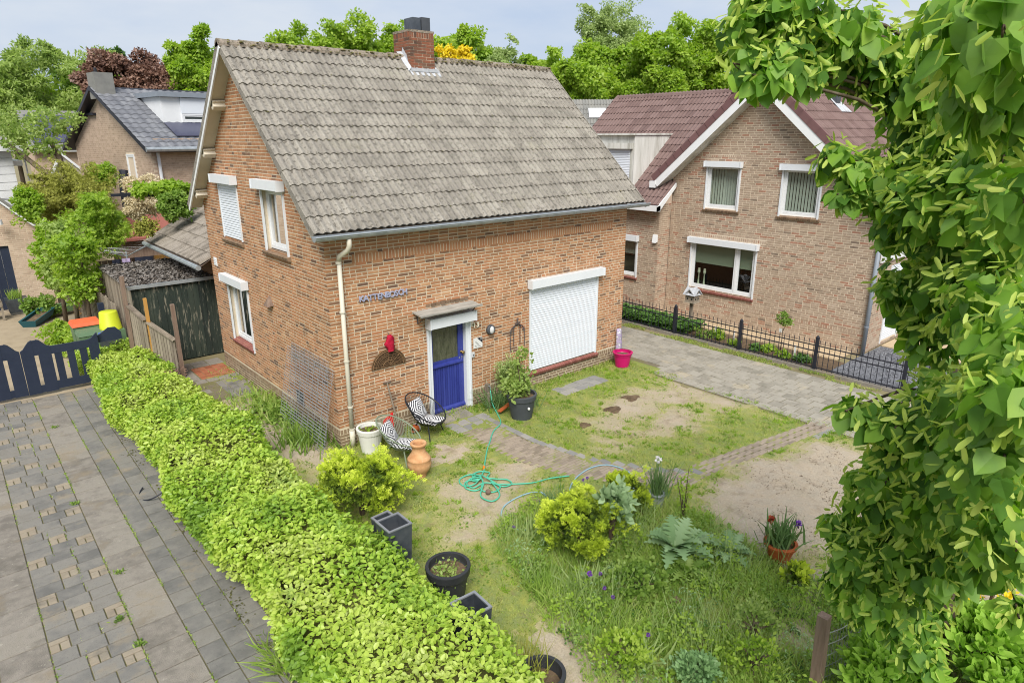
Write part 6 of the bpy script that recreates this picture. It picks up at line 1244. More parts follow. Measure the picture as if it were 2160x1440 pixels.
nt_ = 5200; tx, ty = -1.3+9.2*rng.random(nt_), -8.5+13*rng.random(nt_); kp = (wear(tx, ty) < .5) & off_path(tx, ty) & (vnoise(tx, ty, 3.1, 17)+.6*vnoise(tx, ty, 9, 5) > .1); tx, ty = tx[kp], ty[kp]; nt_ = len(tx); i_ = np.repeat(np.arange(nt_), 14); n = len(i_)
x, y = tx[i_]+.022*rng.normal(size=n), ty[i_]+.022*rng.normal(size=n); P = np.stack([x, y, .012*vnoise(x, y, 1.3, 3)+.008*vnoise(x, y, 5, 8)-.006], 1)
scatter('grass_tufts', P, rand_dir(n)*np.array((1, 1, .2))*.9+np.array((0, 0, .7)), rand_dir(n), .04+.05*rng.random(n), 'blade', 'f_bright', wx=.17, rnd=np.clip((i_*.618 % 1)*.55+.2*rng.random(n)-.1, 0, 1), label='greener tufts of grass dotted over the lawn', category='grass')
n = 9000; x, y = 10.2+.36*rng.random(n), -9+11*rng.random(n); kp = vnoise(x*2, y, 1.6, 3)+.5*vnoise(x, y, 6, 2) > -.15; x, y = x[kp], y[kp]; n = len(x)
scatter('verge_grass', np.stack([x, y, np.full(n, -.01)], 1), rand_dir(n)*.7+np.array((0, 0, .8)), rand_dir(n), .03+.05*rng.random(n), 'spike', 'f_grass', wx=.22, label='strip of mossy grass between side drive and iron fence', category='grass')
# clumps of broadleaf lawn weeds
n = 26000; x, y = -1.0+8.9*rng.random(n), -8.2+8.2*rng.random(n); kp = (vnoise(x, y, 3.7, 7)+.5*vnoise(x, y, 11, 3) > .42) & (wear(x, y) < .62) & off_path(x, y); x, y = x[kp], y[kp]; n = len(x)
scatter('lawn_clover', np.stack([x, y, .012*vnoise(x, y, 1.3, 3)+.008*vnoise(x, y, 5, 8)+.018*rng.random(n)], 1), rand_dir(n)*np.array((1, 1, .25)), rand_dir(n)*.4+np.array((0, 0, 1)), .02+.028*rng.random(n), 'oval', 'f_mid', wx=1.1, label='low broad leaved weeds spread through the lawn', category='weeds')
n = 90000; x, y = -1+4.4*rng.random(n), -10+6.4*rng.random(n); cl_ = .5+.5*vnoise(x, y, 2.4, 3); kp = inpoly(x+.12*vnoise(x, y, 5, 2), y+.12*vnoise(x, y, 5, 6), BED) & (rng.random(n) < .25+.75*cl_); x, y, cl_ = x[kp], y[kp], cl_[kp]; n = len(x)
scatter('wild_grass', np.stack([x, y, np.full(n, -.005)], 1), rand_dir(n)*np.array((1, 1, .2))*.6+np.array((0, 0, .8)), rand_dir(n), .05+.17*rng.random(n)*(.2+cl_), 'blade', 'f_weed', wx=.07, rnd=np.clip(.6*rng.random(n)+.4*(.5+.5*vnoise(x, y, 1.7, 8)), 0, 1), label='tall wild grass in the overgrown bed', category='grass')
for k, (nm, lb, m_, tm_, sz, fq, sd_, thr, zmax, wx_, n) in enumerate((('wild_weeds', 'small broad leaved weeds filling the overgrown bed', 'f_mid', 'oval', .036, 3.3, 11, -.05, .16, 1.1, 26000), ('nettle_patches', 'bright green leafy patches spread through the overgrown bed', 'f_bright', 'oval', .05, 2.1, 21, .22, .26, .95, 22000), ('bittercress', 'pale grey green fine leaved weeds in the bed', 'f_cardoon', 'long', .045, 2.7, 33, .28, .24, .8, 16000), ('dandelion_leaves', 'jagged dandelion leaves along the edge of the bed', 'f_mid', 'lobe', .10, 2.9, 5, .3, .08, .8, 5200), ('ground_ivy', 'dark low creeping leaves at the lawn side of the bed', 'f_dark', 'oval', .034, 3.9, 44, .25, .07, 1.5, 12000))):
    x, y = -1+4.4*rng.random(n), -10+6.4*rng.random(n); cl_ = vnoise(x, y, fq, sd_)+.35*vnoise(x, y, fq*3.1, sd_+2); q_ = .18*vnoise(x, y, 4, 2+k); kp = inpoly(x+q_, y+q_, BED) & (cl_ > thr); x, y, cl_ = x[kp], y[kp], cl_[kp]; n = len(x); hz = np.clip((cl_-thr)*2.2, .15, 1)
    scatter(nm, np.stack([x, y, .012+zmax*hz*rng.random(n)**.7], 1), rand_dir(n)*np.array((1, 1, .45))+np.array((0, 0, .15)), rand_dir(n)*.6+np.array((0, 0, 1)), sz*(.6+.8*rng.random(n)), tm_, m_, wx=wx_, rnd=np.clip(.6*rng.random(n)+.4*hz, 0, 1), label=lb, category='weeds')
n = 7000; x, y = 2.6+5*rng.random(n), -8.6+4*rng.random(n); kp = (wear(x, y) > .5) & off_path(x, y) & (vnoise(x, y, 3, 12) > -.1); x, y = x[kp], y[kp]; n = len(x)
scatter('soil_crumbs', np.stack([x, y, np.full(n, .0)], 1), rand_dir(n)*np.array((1, 1, .2)), rand_dir(n)*.6+np.array((0, 0, 1)), .008+.022*rng.random(n)**2, 'oval', 'soil', label='crumbs and dry stalks on the bare sand', category='soil crumbs')
n = 5200; x, y = -.8+4.1*rng.random(n), -9.6+5.6*rng.random(n); kp = inpoly(x, y, BED) & (vnoise(x, y, 2.1, 14) > .05); x, y = x[kp], y[kp]; n = len(x)
scatter('seeding_grass', np.stack([x, y, np.full(n, -.005)], 1), rand_dir(n)*np.array((1, 1, .2))*.4+np.array((0, 0, .9)), rand_dir(n), .25+.28*rng.random(n), 'blade', 'f_airy', wx=.016, label='pale seeding grass stems standing above the bed', category='grass')
def tuftplant(name, label, p, n, h, m, wx=.06, spread=.12, tm='blade', cat='plant', lay=.6, z=0., group=None):
    t = thing(name, label, cat, (p[0], p[1], z), group); P = np.stack([p[0]+spread*rng.normal(size=n)*.5, p[1]+spread*rng.normal(size=n)*.5, np.full(n, z-.005)], 1)
    scatter('leaves', P, rand_dir(n)*np.array((1, 1, .1))*lay+np.array((0, 0, 1)), rand_dir(n), h*(.55+.6*rng.random(n)), tm, m, t, wx=wx); return t
for k, (x, y, h, lb) in enumerate(((.75, -4.35, .30, 'drooping leek like leaves at the left tip of the bed'), (.42, -5.6, .32, 'pale strap leaved clump beside the purple flowers'), (.0, -6.9, .32, 'straw coloured strap leaves near the bottom edge'), (1.55, -4.0, .34, 'upright chive clump just before the brick path'))): tuftplant('strap_leaf_clump', lb, (x, y), 46 if k < 3 else 110, h, 'f_iris' if k == 3 else 'f_airy', .10 if k < 3 else .035, .22)
def allium(x, y, h, label, m='purple', r_=.035):
    t = thing('allium_flower', label, 'flower', (x, y, 0), 'purple flowers in the bed'); MB().tube([(x, y, 0), (x+.01, y, h)], .005, 4).build('stem', 'f_mid', t)
    n = 60; d = rand_dir(n); scatter('flower_head', np.array((x+.01, y, h))+d*r_*.4, d, rand_dir(n), np.full(n, r_*.8), 'oval', m, t)
for k, (u, v, q) in enumerate(((1243, 1210, 'largest of the purple flowers'), (1265, 1210, 'second purple flower right of the largest'), (1274, 1240, 'purple flower just below the largest pair'), (1292, 1259, 'small purple flower above the leafy mound'), (1366, 1339, 'lone purple flower near the bottom edge'), (1238, 1008, 'dark purple flower heads beside the brick path'), (1229, 1012, 'pale faded flower heads left of the dark ones'), (1137, 1059, 'tiny dark red flower inside the hose loop'), (1083, 1111, 'tiny purple flower at the hose coupling'))):
    c_ = CAM+(FW+RT*(u-1080)/1389.9-UP*(v-720)/1389.9)*((.33-CAM[2])/(FW+RT*(u-1080)/1389.9-UP*(v-720)/1389.9)[2]) if k < 7 else CAM+(FW+RT*(u-1080)/1389.9-UP*(v-720)/1389.9)*((.08-CAM[2])/(FW+RT*(u-1080)/1389.9-UP*(v-720)/1389.9)[2])
    allium(c_[0], c_[1], .33 if k < 7 else .08, q, 'purple', .034 if k == 0 else .022)
# bushes
def bush(name, label, c_, rad, m, n, ls, tm, nb=60, br=.16, cat='bush', wx=1., grey=None):
    t = thing(name, label, cat, (c_[0], c_[1], 0)); b = MB()
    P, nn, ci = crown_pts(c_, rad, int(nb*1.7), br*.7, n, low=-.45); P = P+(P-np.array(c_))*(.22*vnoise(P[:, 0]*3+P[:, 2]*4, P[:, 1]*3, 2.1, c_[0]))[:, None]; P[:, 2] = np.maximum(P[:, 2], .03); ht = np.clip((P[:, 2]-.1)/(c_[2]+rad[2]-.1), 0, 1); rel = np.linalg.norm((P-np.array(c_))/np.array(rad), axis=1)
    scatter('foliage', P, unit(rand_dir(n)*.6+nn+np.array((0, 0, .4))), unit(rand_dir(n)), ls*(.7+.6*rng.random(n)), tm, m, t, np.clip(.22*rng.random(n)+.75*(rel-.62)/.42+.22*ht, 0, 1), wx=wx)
    b.tube([(c_[0], c_[1], 0), (c_[0], c_[1], c_[2])], .04, 6)
    for k in range(9): e = np.array(c_)+rand_dir(1)[0]*np.array(rad)*.7; b.tube([(c_[0], c_[1], .08), e], [.02, .006], 4)
    b.build('branches', 'bark', t); return t
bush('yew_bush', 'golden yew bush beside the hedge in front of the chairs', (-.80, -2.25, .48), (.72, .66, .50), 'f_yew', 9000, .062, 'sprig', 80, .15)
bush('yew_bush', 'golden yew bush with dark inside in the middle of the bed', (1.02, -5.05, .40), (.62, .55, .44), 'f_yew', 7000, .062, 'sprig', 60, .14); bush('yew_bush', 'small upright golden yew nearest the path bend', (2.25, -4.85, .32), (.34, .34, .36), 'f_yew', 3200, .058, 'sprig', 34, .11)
bush('laurel_sapling', 'grey green shrub rising out of the middle yew', (1.45, -5.25, .62), (.22, .2, .3), 'f_cardoon', 260, .12, 'oval', 14, .1)
def cardoon(label, c_, n, L_, m='f_cardoon'):
    t = thing('cardoon', label, 'plant', (c_[0], c_[1], 0))
    for k in range(n):
        a = k*2.4+random.uniform(-.3, .3); el = random.uniform(.45, 1.3); L2 = L_*random.uniform(.6, 1.1); d = np.array((math.cos(a)*math.cos(el), math.sin(a)*math.cos(el), math.sin(el))); b = MB(); m1 = 17; vs = []
        for i in range(m1):
            f_ = i/(m1-1); p_ = np.array((c_[0], c_[1], .03))+d*L2*f_-np.array((0, 0, .45*L2*f_*f_)); sd_ = np.array((-math.sin(a), math.cos(a), 0)); ww = L2*.21*math.sin(math.pi*min(1, f_*.88+.1))*(1.0 if i % 2 else .28)
            vs += [p_-sd_*ww+np.array((0, 0, .25*ww)), p_, p_+sd_*ww+np.array((0, 0, .25*ww))]
        b.add(vs, [(i*3+j, i*3+j+1, i*3+4+j, i*3+3+j) for i in range(m1-1) for j in range(2)]); b.build('leaf', m, t, smooth=True)
cardoon('large silvery green cardoon with lobed leaves', (1.98, -5.95, 0), 30, .78); cardoon('second silvery cardoon at the edge of the bare soil', (2.45, -6.45, 0), 22, .55); cardoon('greener lobed plant in front of the large cardoon', (1.7, -6.35, 0), 22, .45, 'f_mid')
bush('sedum_mound', 'round grey green mound near the bottom edge', (.25, -7.45, .16), (.22, .22, .2), 'f_sedum', 1500, .05, 'oval', 60, .06); bush('leafy_mound', 'mound of round leaves right of the purple flowers', (.95, -6.1, .15), (.42, .34, .14), 'f_mid', 1100, .05, 'oval', 40, .1, wx=1.4); bush('leafy_mound', 'lime green leafy mound at the bottom of the bed', (-.1, -6.75, .15), (.36, .3, .16), 'f_bright', 900, .045, 'oval', 40, .1, wx=1.2)
bush('shrublet', 'yellow green young shrub right of the round mound', (.85, -7.75, .2), (.3, .28, .26), 'f_bright', 420, .045, 'oval', 40, .12); bush('shrublet', 'loose green shrub left of the fence post', (1.35, -7.5, .18), (.28, .28, .22), 'f_willow', 380, .045, 'oval', 30, .1)
t = thing('sapling', 'thin bare sapling with small new leaves beside the path', 'sapling', (2.8, -5.5, 0)); b = MB(); Pl = []
for a, ln in ((0, .85), (1.2, .6), (2.6, .7), (4.1, .5)):
    e = np.array((2.8+.22*math.cos(a)*(ln if a else .2), -5.5+.22*math.sin(a)*ln, ln)); b.tube([(2.8, -5.5, 0), ((2.8+e[0])/2, (-5.5+e[1])/2, ln*.55), e], [.012, .008, .003], 5); Pl += [np.array((2.8, -5.5, 0))+(e-np.array((2.8, -5.5, 0)))*random.uniform(.3, 1)+rand_dir(1)[0]*.05 for _ in range(40)]
b.build('stems', 'bark', t); n = len(Pl); scatter('leaves', np.array(Pl), rand_dir(n)+np.array((0, 0, .5)), rand_dir(n), .03+.03*rng.random(n), 'oval', 'f_bright', t)
tuftplant('weed_strip', 'tall green weeds at the foot of the gable wall', (-.15, 2.6), 500, .30, 'f_weed', .10, .9); tuftplant('weed_strip', 'weeds growing through the leaning wire mesh', (-.25, .75), 420, .34, 'f_mid', .10, .75); tuftplant('weed_strip', 'grass between shed paving and gable wall', (-.3, 3.6), 260, .16, 'f_weed', .1, .6)
t = thing('wall_weeds', 'leafy green weeds at the middle of the gable wall foot', 'weeds', (-.3, 2.4, 0)); n = 700; scatter('leaves', np.stack([-.35+.22*rng.normal(size=n), 2.3+.5*rng.normal(size=n), .03+.16*rng.random(n)], 1), rand_dir(n)*np.array((1, 1, .5)), rand_dir(n)*.5+np.array((0, 0, 1)), .06+.05*rng.random(n), 'oval', 'f_mid', t)
# ================================================================== pots and furniture
def pot(name, label, c_, r0, r1, h, m, rim=.03, soil=.06, cat='pot', seg=28, band=None):
    t = thing(name, label, cat, (c_[0], c_[1], 0)); z0 = c_[2] if len(c_) > 2 else 0
    prof = [(0, 0), (r0, 0), (r0+(r1-r0)*.75, h*.78), (r1*.97, h*.80), (r1, h*.80), (r1+.012, h-.012), (r1+.008, h), (r1-rim, h), (r1-rim-.005, h*.85), (r1-rim-.02, h-soil-.02)]
    MB().lathe(prof, (c_[0], c_[1], z0), seg).build('pot_body', m, t, smooth=False); MB().lathe([(0, h-soil), (r1-rim-.012, h-soil-.005)], (c_[0], c_[1], z0), seg).build('soil', 'soil', t); return t
t = pot('white_pot', 'white plastic plant pot beside the downspout', (.38, -.42), .17, .235, .46, 'whitepot'); n = 26; scatter('seedling', np.stack([.38+.07*rng.normal(size=n), -.42+.06*rng.normal(size=n), np.full(n, .41)], 1), rand_dir(n)+np.array((0, 0, .6)), rand_dir(n), .05+.04*rng.random(n), 'oval', 'f_bright', t)
t = pot('tree_pot', 'large anthracite pot holding a leafy shrub beside the door', (3.44, -1.12), .21, .30, .52, 'greypot'); n = 1; P, nn, ci = crown_pts((3.42, -1.1, .95), (.19, .19, .55), 40, .10, 420); Q, n2, c2 = crown_pts((3.32, -1.12, .70), (.3, .28, .2), 40, .09, 420); P = np.concatenate([P, Q]); nn = np.concatenate([nn, n2]); n = len(P)
scatter('shrub_foliage', P, unit(rand_dir(n)+nn), unit(rand_dir(n)+np.array((0, 0, .6))), .055+.045*rng.random(n), 'oval', 'f_willow', t); b = MB()
for k in range(6): b.tube([(3.44, -1.12, .45), (3.42+.12*math.cos(k), -1.1+.12*math.sin(k), .8), (3.42+.1*math.cos(k*2), -1.1+.1*math.sin(k*2), 1.3)], [.014, .01, .004], 5)
b.build('stems', 'bark', t); MB().lathe([(0, 0), (.02, 0), (.03, .03), (.012, .05), (0, .06)], (3.40, -1.385, .25), 8).build('emblem', 'plaquew', t)
bush('wall_shrub', 'grey green shrub against the wall behind the anthracite pot', (3.78, -.35, .5), (.34, .26, .48), 'f_airy', 2200, .07, 'long', 40, .14); tuftplant('grass_clump', 'arching green grass clump right of the door frame', (3.35, -.35), 130, .55, 'f_iris', .035, .3, lay=.9); tuftplant('grass_clump', 'thin grass tuft right of the anthracite pot', (3.95, -.8), 90, .5, 'f_iris', .025, .2, lay=.5)
tp = thing('garden_tap', 'grey post with garden tap at the door frame', 'tap', (3.28, -.2, 0)); MB().box((3.25, -.24, 0), (3.33, -.16, .5)).build('post', 'woodgrey', tp); MB().tube([(3.29, -.24, .46), (3.29, -.3, .46), (3.29, -.3, .40)], .012, 6).build('spout', 'zinc', tp); MB().box((3.22, -.34, .0), (3.26, -.28, .34)).build('stake', 'woodgrey', tp)
t = thing('rusty_trowel', 'rust orange garden trowel in the grass by the pot', 'trowel', (3.3, -.72, .1)); MB().beam((3.15, -.75, .08), (3.5, -.7, .16), .09, .02).build('blade', 'orangepot', t)
t = pot('pink_tub', 'magenta pink plastic tub at the corner of the house', (7.42, -.42), .17, .225, .36, 'pink'); MB().lathe([(.225, .34), (.25, .345), (.25, .365), (.215, .37)], (7.42, -.42, 0), 24).build('rim', 'pink', t)
t = thing('soil_bag', 'lilac printed bag of soil standing behind the pink tub', 'bag', (7.62, -.1, 0)); b = MB(); vs = []
for i in range(6):
    z = .85*i/5
    for k in range(10): a = 2*math.pi*k/10; q = (1-.35*(i/5)**2)*(1+.12*math.sin(3*a+i)); vs.append((7.63+.11*q*math.cos(a), -.12+.07*q*math.sin(a)+.03*i/5, z))
b.add(vs, [(i*10+k, i*10+(k+1) % 10, i*10+10+(k+1) % 10, i*10+10+k) for i in range(5) for k in range(10)]+[tuple(range(50, 60))]); b.build('bag_body', 'bag', t, smooth=True)
# amphora
t = thing('amphora', 'terracotta amphora standing on the lawn beside the chairs', 'jar', (.52, -1.82, 0)); MB().lathe([(0, 0), (.105, 0), (.115, .02), (.108, .05), (.16, .12), (.20, .2), (.205, .26), (.19, .32), (.20, .335), (.185, .35), (.14, .42), (.118, .45), (.112, .5), (.11, .56), (.135, .58), (.14, .605), (.13, .625), (.095, .62), (.088, .58), (.09, .45), (.05, .3)], (.52, -1.82, 0), 32).build('jar_body', 'terracotta', t, smooth=True)
# terracotta pot with irises
t = pot('terracotta_pot', 'orange terracotta pot of irises on the bare sand', (2.92, -6.95), .13, .21, .26, 'orangepot'); n = 90; scatter('iris_leaves', np.stack([2.92+.09*rng.normal(size=n), -6.95+.09*rng.normal(size=n), np.full(n, .2)], 1), rand_dir(n)*.45+np.array((0, 0, 1)), rand_dir(n), .28+.2*rng.random(n), 'blade', 'f_iris', t, wx=.09)
for dx, dy, h, m_ in ((-.16, .1, .62, 'rust'), (.2, -.1, .5, 'purple')):
    MB().tube([(2.92+dx*.3, -6.95+dy*.3, .2), (2.92+dx, -6.95+dy, h)], .006, 4).build('flower_stem', 'f_mid', t); n = 24; d = rand_dir(n); scatter('flower', np.array((2.92+dx, -6.95+dy, h))+d*.01, d, rand_dir(n), np.full(n, .06), 'oval', m_, t)
t = pot('blue_pot', 'small blue grey pot with white iris behind the golden yews', (2.78, -5.02), .09, .12, .22, 'zinc'); n = 110; scatter('iris_leaves', np.stack([2.78+.06*rng.normal(size=n), -5.02+.06*rng.normal(size=n), np.full(n, .18)], 1), rand_dir(n)*.4+np.array((0, 0, 1)), rand_dir(n), .35+.3*rng.random(n), 'blade', 'f_iris', t, wx=.03)
MB().tube([(2.8, -5.0, .2), (2.8, -4.98, .74)], .006, 4).build('flower_stem', 'f_mid', t); n = 30; d = rand_dir(n); scatter('flower', np.array((2.8, -4.98, .76))+d*.02, d, rand_dir(n), np.full(n, .045), 'oval', 'petalwhite', t)
# zinc planters, black tubs
def planter(label, c_, w_, h, rot):
    t = thing('zinc_planter', label, 'planter', (c_[0], c_[1], 0), 'tall zinc planters along the hedge'); cs, sn = math.cos(rot), math.sin(rot)
    def ring(s, z): return [(c_[0]+s*(i*cs-j*sn), c_[1]+s*(i*sn+j*cs), z) for i, j in ((-1, -1), (1, -1), (1, 1), (-1, 1))]
    b = MB(); o, o2, i1, i2 = ring(w_*.40, 0), ring(w_*.5, h), ring(w_*.5-.02, h-.01), ring(w_*.42, h-.4); b.add(o+o2, [(0, 1, 5, 4), (1, 2, 6, 5), (2, 3, 7, 6), (3, 0, 4, 7)]); b.add(i1+i2, [(0, 1, 5, 4), (1, 2, 6, 5), (2, 3, 7, 6), (3, 0, 4, 7), (4, 5, 6, 7)]); b.build('shell', 'zincbox', t)
    b = MB(); r1, r2, r3, r4 = ring(w_*.5+.004, h-.012), ring(w_*.5+.004, h+.004), ring(w_*.5-.024, h+.004), ring(w_*.5-.024, h-.012); b.add(r1+r2+r3+r4, [(k*4+i, k*4+(i+1) % 4, k*4+4+(i+1) % 4, k*4+4+i) for k in range(3) for i in range(4)]); b.build('rim', 'rimzinc', t)
planter('rear one of the two tall zinc planters beside the yew', (-1.16, -3.62), .26, .74, .05); planter('front one of the two tall zinc planters beside the yew', (-1.22, -3.95), .33, .86, .0); planter('lone tall zinc planter lower down the hedge', (-1.36, -5.72), .32, .78, -.05)
t = pot('black_tub', 'black plastic tub of twiggy plants between the zinc planters', (-.95, -4.72), .18, .265, .53, 'blackplastic', soil=.09); b = MB()
for k in range(60): a, q = random.uniform(0, 6.3), random.uniform(0, .19); p0 = np.array((-.98+q*math.cos(a), -4.72+q*math.sin(a), .39)); d = rand_dir(1)[0]; d[2] = abs(d[2])*.7+.15; b.tube([p0, p0+d*random.uniform(.06, .2)], [.003, .0015], 3)
b.build('twigs', 'twig', t); n = 260; scatter('leaves', np.stack([-.98+.10*rng.normal(size=n), -4.72+.10*rng.normal(size=n), .40+.09*rng.random(n)], 1), rand_dir(n), rand_dir(n), .03+.03*rng.random(n), 'oval', 'f_willow', t)
t = pot('black_tub', 'black tub cut by the bottom edge beside the hedge', (-1.17, -6.62), .16, .225, .44, 'blackplastic', soil=.12); n = 90; scatter('leaves', np.stack([-1.17+.1*rng.normal(size=n), -6.4+.1*rng.normal(size=n), np.full(n, .2)], 1), rand_dir(n)*.4+np.array((0, 0, 1)), rand_dir(n), .3+.2*rng.random(n), 'blade', 'f_conifer', t, wx=.03)
# chairs
def cushmat(name):
    m, n, l, p = _mat(name); p.inputs['Roughness'].default_value = .9; a = n.new('ShaderNodeTexCoord'); s = n.new('ShaderNodeSeparateXYZ'); l.new(a.outputs['UV'], s.inputs[0])
    f = [math_n(n, l, 'ABSOLUTE', math_n(n, l, 'SUBTRACT', s.outputs[i], .5), 0) for i in (0, 1)]; q = math_n(n, l, 'FRACT', math_n(n, l, 'MULTIPLY', math_n(n, l, 'ADD', f[0], f[1]), 6.5), 0); g_ = math_n(n, l, 'GREATER_THAN', q, .5)
    mx_ = n.new('ShaderNodeMixRGB'); l.new(g_, mx_.inputs[0]); mx_.inputs[1].default_value = (*lin((222, 222, 224)), 1); mx_.inputs[2].default_value = (*lin((40, 42, 50)), 1); l.new(mx_.outputs[0], p.inputs['Base Color']); return m
MT['cushion'] = cushmat('cushion_diamond')
def chair(label, c_, rot, m, group='garden chairs'):
    t = thing('garden_chair', label, 'chair', (c_[0], c_[1], 0), group); cs, sn = math.cos(rot), math.sin(rot)
    def T(x, y, z): return np.array((c_[0]+x*cs-y*sn, c_[1]+x*sn+y*cs, z))       # local +y points to the front of the chair
    rim = lambda a: T(.36*math.cos(a), .04+.38*math.sin(a), .56-.22*math.sin(a)); low = lambda a: T(.17*math.cos(a), .10+.17*math.sin(a), .27)
    A = [2*math.pi*k/40 for k in range(40)]
    MB().tube([rim(a) for a in A], .013, 6, closed=True).build('rim', m, t, smooth=True); MB().tube([low(a) for a in A[::2]], .011, 6, closed=True).build('seat_ring', m, t, smooth=True)
    b = MB()
    for k in range(66):
        a = 2*math.pi*k/66; p0, p2 = rim(a), low(a); p1 = (p0+p2)/2+(np.array((*((p0+p2)/2)[:2], 0))-np.array((c_[0], c_[1], 0)))*.05-np.array((0, 0, .045)); b.tube([p0, p1, p2], .0042, 4, cap=False)
    for k in range(9): q = -.15+.0375*k; xx = math.sqrt(max(0, .17**2-q*q)); b.tube([T(-xx, .10+q, .268), T(xx, .10+q, .268)], .0042, 4, cap=False)
    b.build('cord_weave', m, t)
    for x, y in ((-.26, .27), (.26, .27), (0, -.30)): MB().tube([T(x*.7, y*.55+.05, .27), T(x, y, 0)], .012, 6).build('leg', m, t)
    def cushion(P0, ux, uy, nn_, w_, h_, th, nm):
        vs, fs, uv = [], [], []; g_ = 9
        for s in (1, -1):
            for i in range(g_):
                for j in range(g_): u, v = i/(g_-1), j/(g_-1); bul = (1-(2*u-1)**4)*(1-(2*v-1)**4); vs.append(P0+ux*(u-.5)*w_+uy*(v-.5)*h_+nn_*s*th*.5*bul); uv.append((u, v))
        for s in range(2): fs += [(s*g_*g_+i*g_+j, s*g_*g_+i*g_+g_+j, s*g_*g_+i*g_+g_+j+1, s*g_*g_+i*g_+j+1) for i in range(g_-1) for j in range(g_-1)]
        b = MB().add(vs, fs); o = b.build(nm, 'cushion', t, smooth=True); uvl = o.data.uv_layers.new(name='UVMap')
        for lp_ in o.data.loops: uvl.data[lp_.index].uv = uv[lp_.vertex_index]
    X_, Y_ = T(1, 0, 0)-T(0, 0, 0), T(0, 1, 0)-T(0, 0, 0); Z_ = np.array((0, 0, 1.))
    cushion(T(0, .16, .33), X_, Y_, Z_, .42, .40, .07, 'seat_cushion'); bd = unit(-.45*Y_+.9*Z_); cushion(T(-.02, -.14, .50), X_, bd, np.cross(X_, bd), .40, .38, .08, 'back_cushion')
chair('black corded garden chair with zigzag cushions beside the door', (1.50, -.50), R(205), 'chairblack'); chair('olive corded garden chair with zigzag cushions beside the white pot', (.56, -1.06), R(216), 'chairgreen')
t = thing('spade', 'spade with wooden handle leaning on the wall between the chairs', 'spade', (1.12, -.2, 0)); MB().tube([(1.12, -.22, .1), (1.01, -.03, 1.05)], .016, 8).build('handle', 'woodgrey', t); MB().tube([(.93, -.03, 1.06), (1.09, -.03, 1.05)], .018, 8).build('grip', 'woodbrown', t); b = MB(); b.prism([(1.03, -.2, .26), (1.2, -.2, .26), (1.21, -.24, .06), (1.12, -.26, .0), (1.04, -.24, .06)], (0, 1, 0), 0, .008); b.build('blade', 'woodbrown', t)
t = thing('red_dustpan', 'red plastic scoop upright behind the olive chair', 'scoop', (.78, -.45, 0)); b = MB(); b.prism([(.66, -.42, .22), (.88, -.42, .28), (.90, -.38, .58), (.70, -.38, .47)], (0, 1, 0), 0, .03); b.build('scoop_plate', 'red', t); MB().tube([(.76, -.41, .0), (.77, -.41, .3)], .015, 6).build('handle', 'red', t)
t = thing('fallen_pot', 'small terracotta pot lying on its side by the wall', 'pot', (1.35, -.3, .07)); MB().lathe([(.045, 0), (.075, .13), (.085, .13), (.085, .16), (.07, .16), (.05, .02)], (1.32, -.36, .08), 16, (np.array((0, 0, 1.)), np.array((-.5, .86, 0)), np.array((.86, .5, 0)))).build('pot_body', 'orangepot', t); MB().lathe([(.086, .12), (.092, .16), (.075, .17), (.0, .165)], (1.32, -.36, .08), 16, (np.array((0, 0, 1.)), np.array((-.5, .86, 0)), np.array((.86, .5, 0)))).build('pot_collar', 'lampglass', t)
MB().lathe([(0, -.045), (.035, -.03), (.045, 0), (.035, .03), (0, .045)], (1.01, -3.05, .045), 14).build('ball', 'woodbrown', None, smooth=True, label='small dark ball lying beside the coiled hose', category='ball', loc=(1.01, -3.05, 0))
# garden hose
def hosepts(L_, z=.015, n=8):
    P = [np.array((a[0], a[1], a[2] if len(a) > 2 else z)) for a in L_]; out = []
    for i in range(len(P)-1):
        p0, p1, p2, p3 = P[max(i-1, 0)], P[i], P[i+1], P[min(i+2, len(P)-1)]
        for k in range(n): t_ = k/n; out.append(.5*((2*p1)+(-p0+p2)*t_+(2*p0-5*p1+4*p2-p3)*t_*t_+(-p0+3*p1-3*p2+p3)*t_**3))
    return out+[P[-1]]
hs = thing('garden_hose', 'green garden hose running from the tap to a tangled heap on the lawn', 'hose', (1.3, -2.6, 0))
ctr = np.array((1.22, -2.72)); H = [(3.29, -.3, .38), (3.25, -.42, .12), (3.12, -.75), (2.9, -1.1), (2.55, -1.3), (2.2, -1.62), (1.95, -1.85), (1.62, -2.2), (1.42, -2.42)]
for a, ra, rb in ((2.3, .42, .24), (3.0, .36, .22), (1.2, .34, .2), (5.4, .42, .16), (4.2, .6, .2), (2.7, .3, .2), (1.8, .25, .15), (4.4, .35, .2)):
    d, s = np.array((math.cos(a), math.sin(a))), np.array((-math.sin(a), math.cos(a))); zz = random.uniform(.015, .05)
    H += [tuple(ctr+d*ra*.35+s*rb*.6)+(zz,), tuple(ctr+d*ra*.8+s*rb*.75)+(.015,), tuple(ctr+d*ra*1.05)+(.015,), tuple(ctr+d*ra*.75-s*rb*.75)+(.02,), tuple(ctr+d*ra*.25-s*rb*.3)+(zz+.02,)]
H += [(1.35, -2.95), (1.75, -3.25), (2.1, -3.35), (2.4, -3.5)]
MB().tube(hosepts(H), .013, 6).build('hose_tube', 'hose', hs, smooth=True); MB().tube([(1.52, -2.3, .02), (1.46, -2.37, .02)], .02, 8).build('coupling', 'orange', hs)
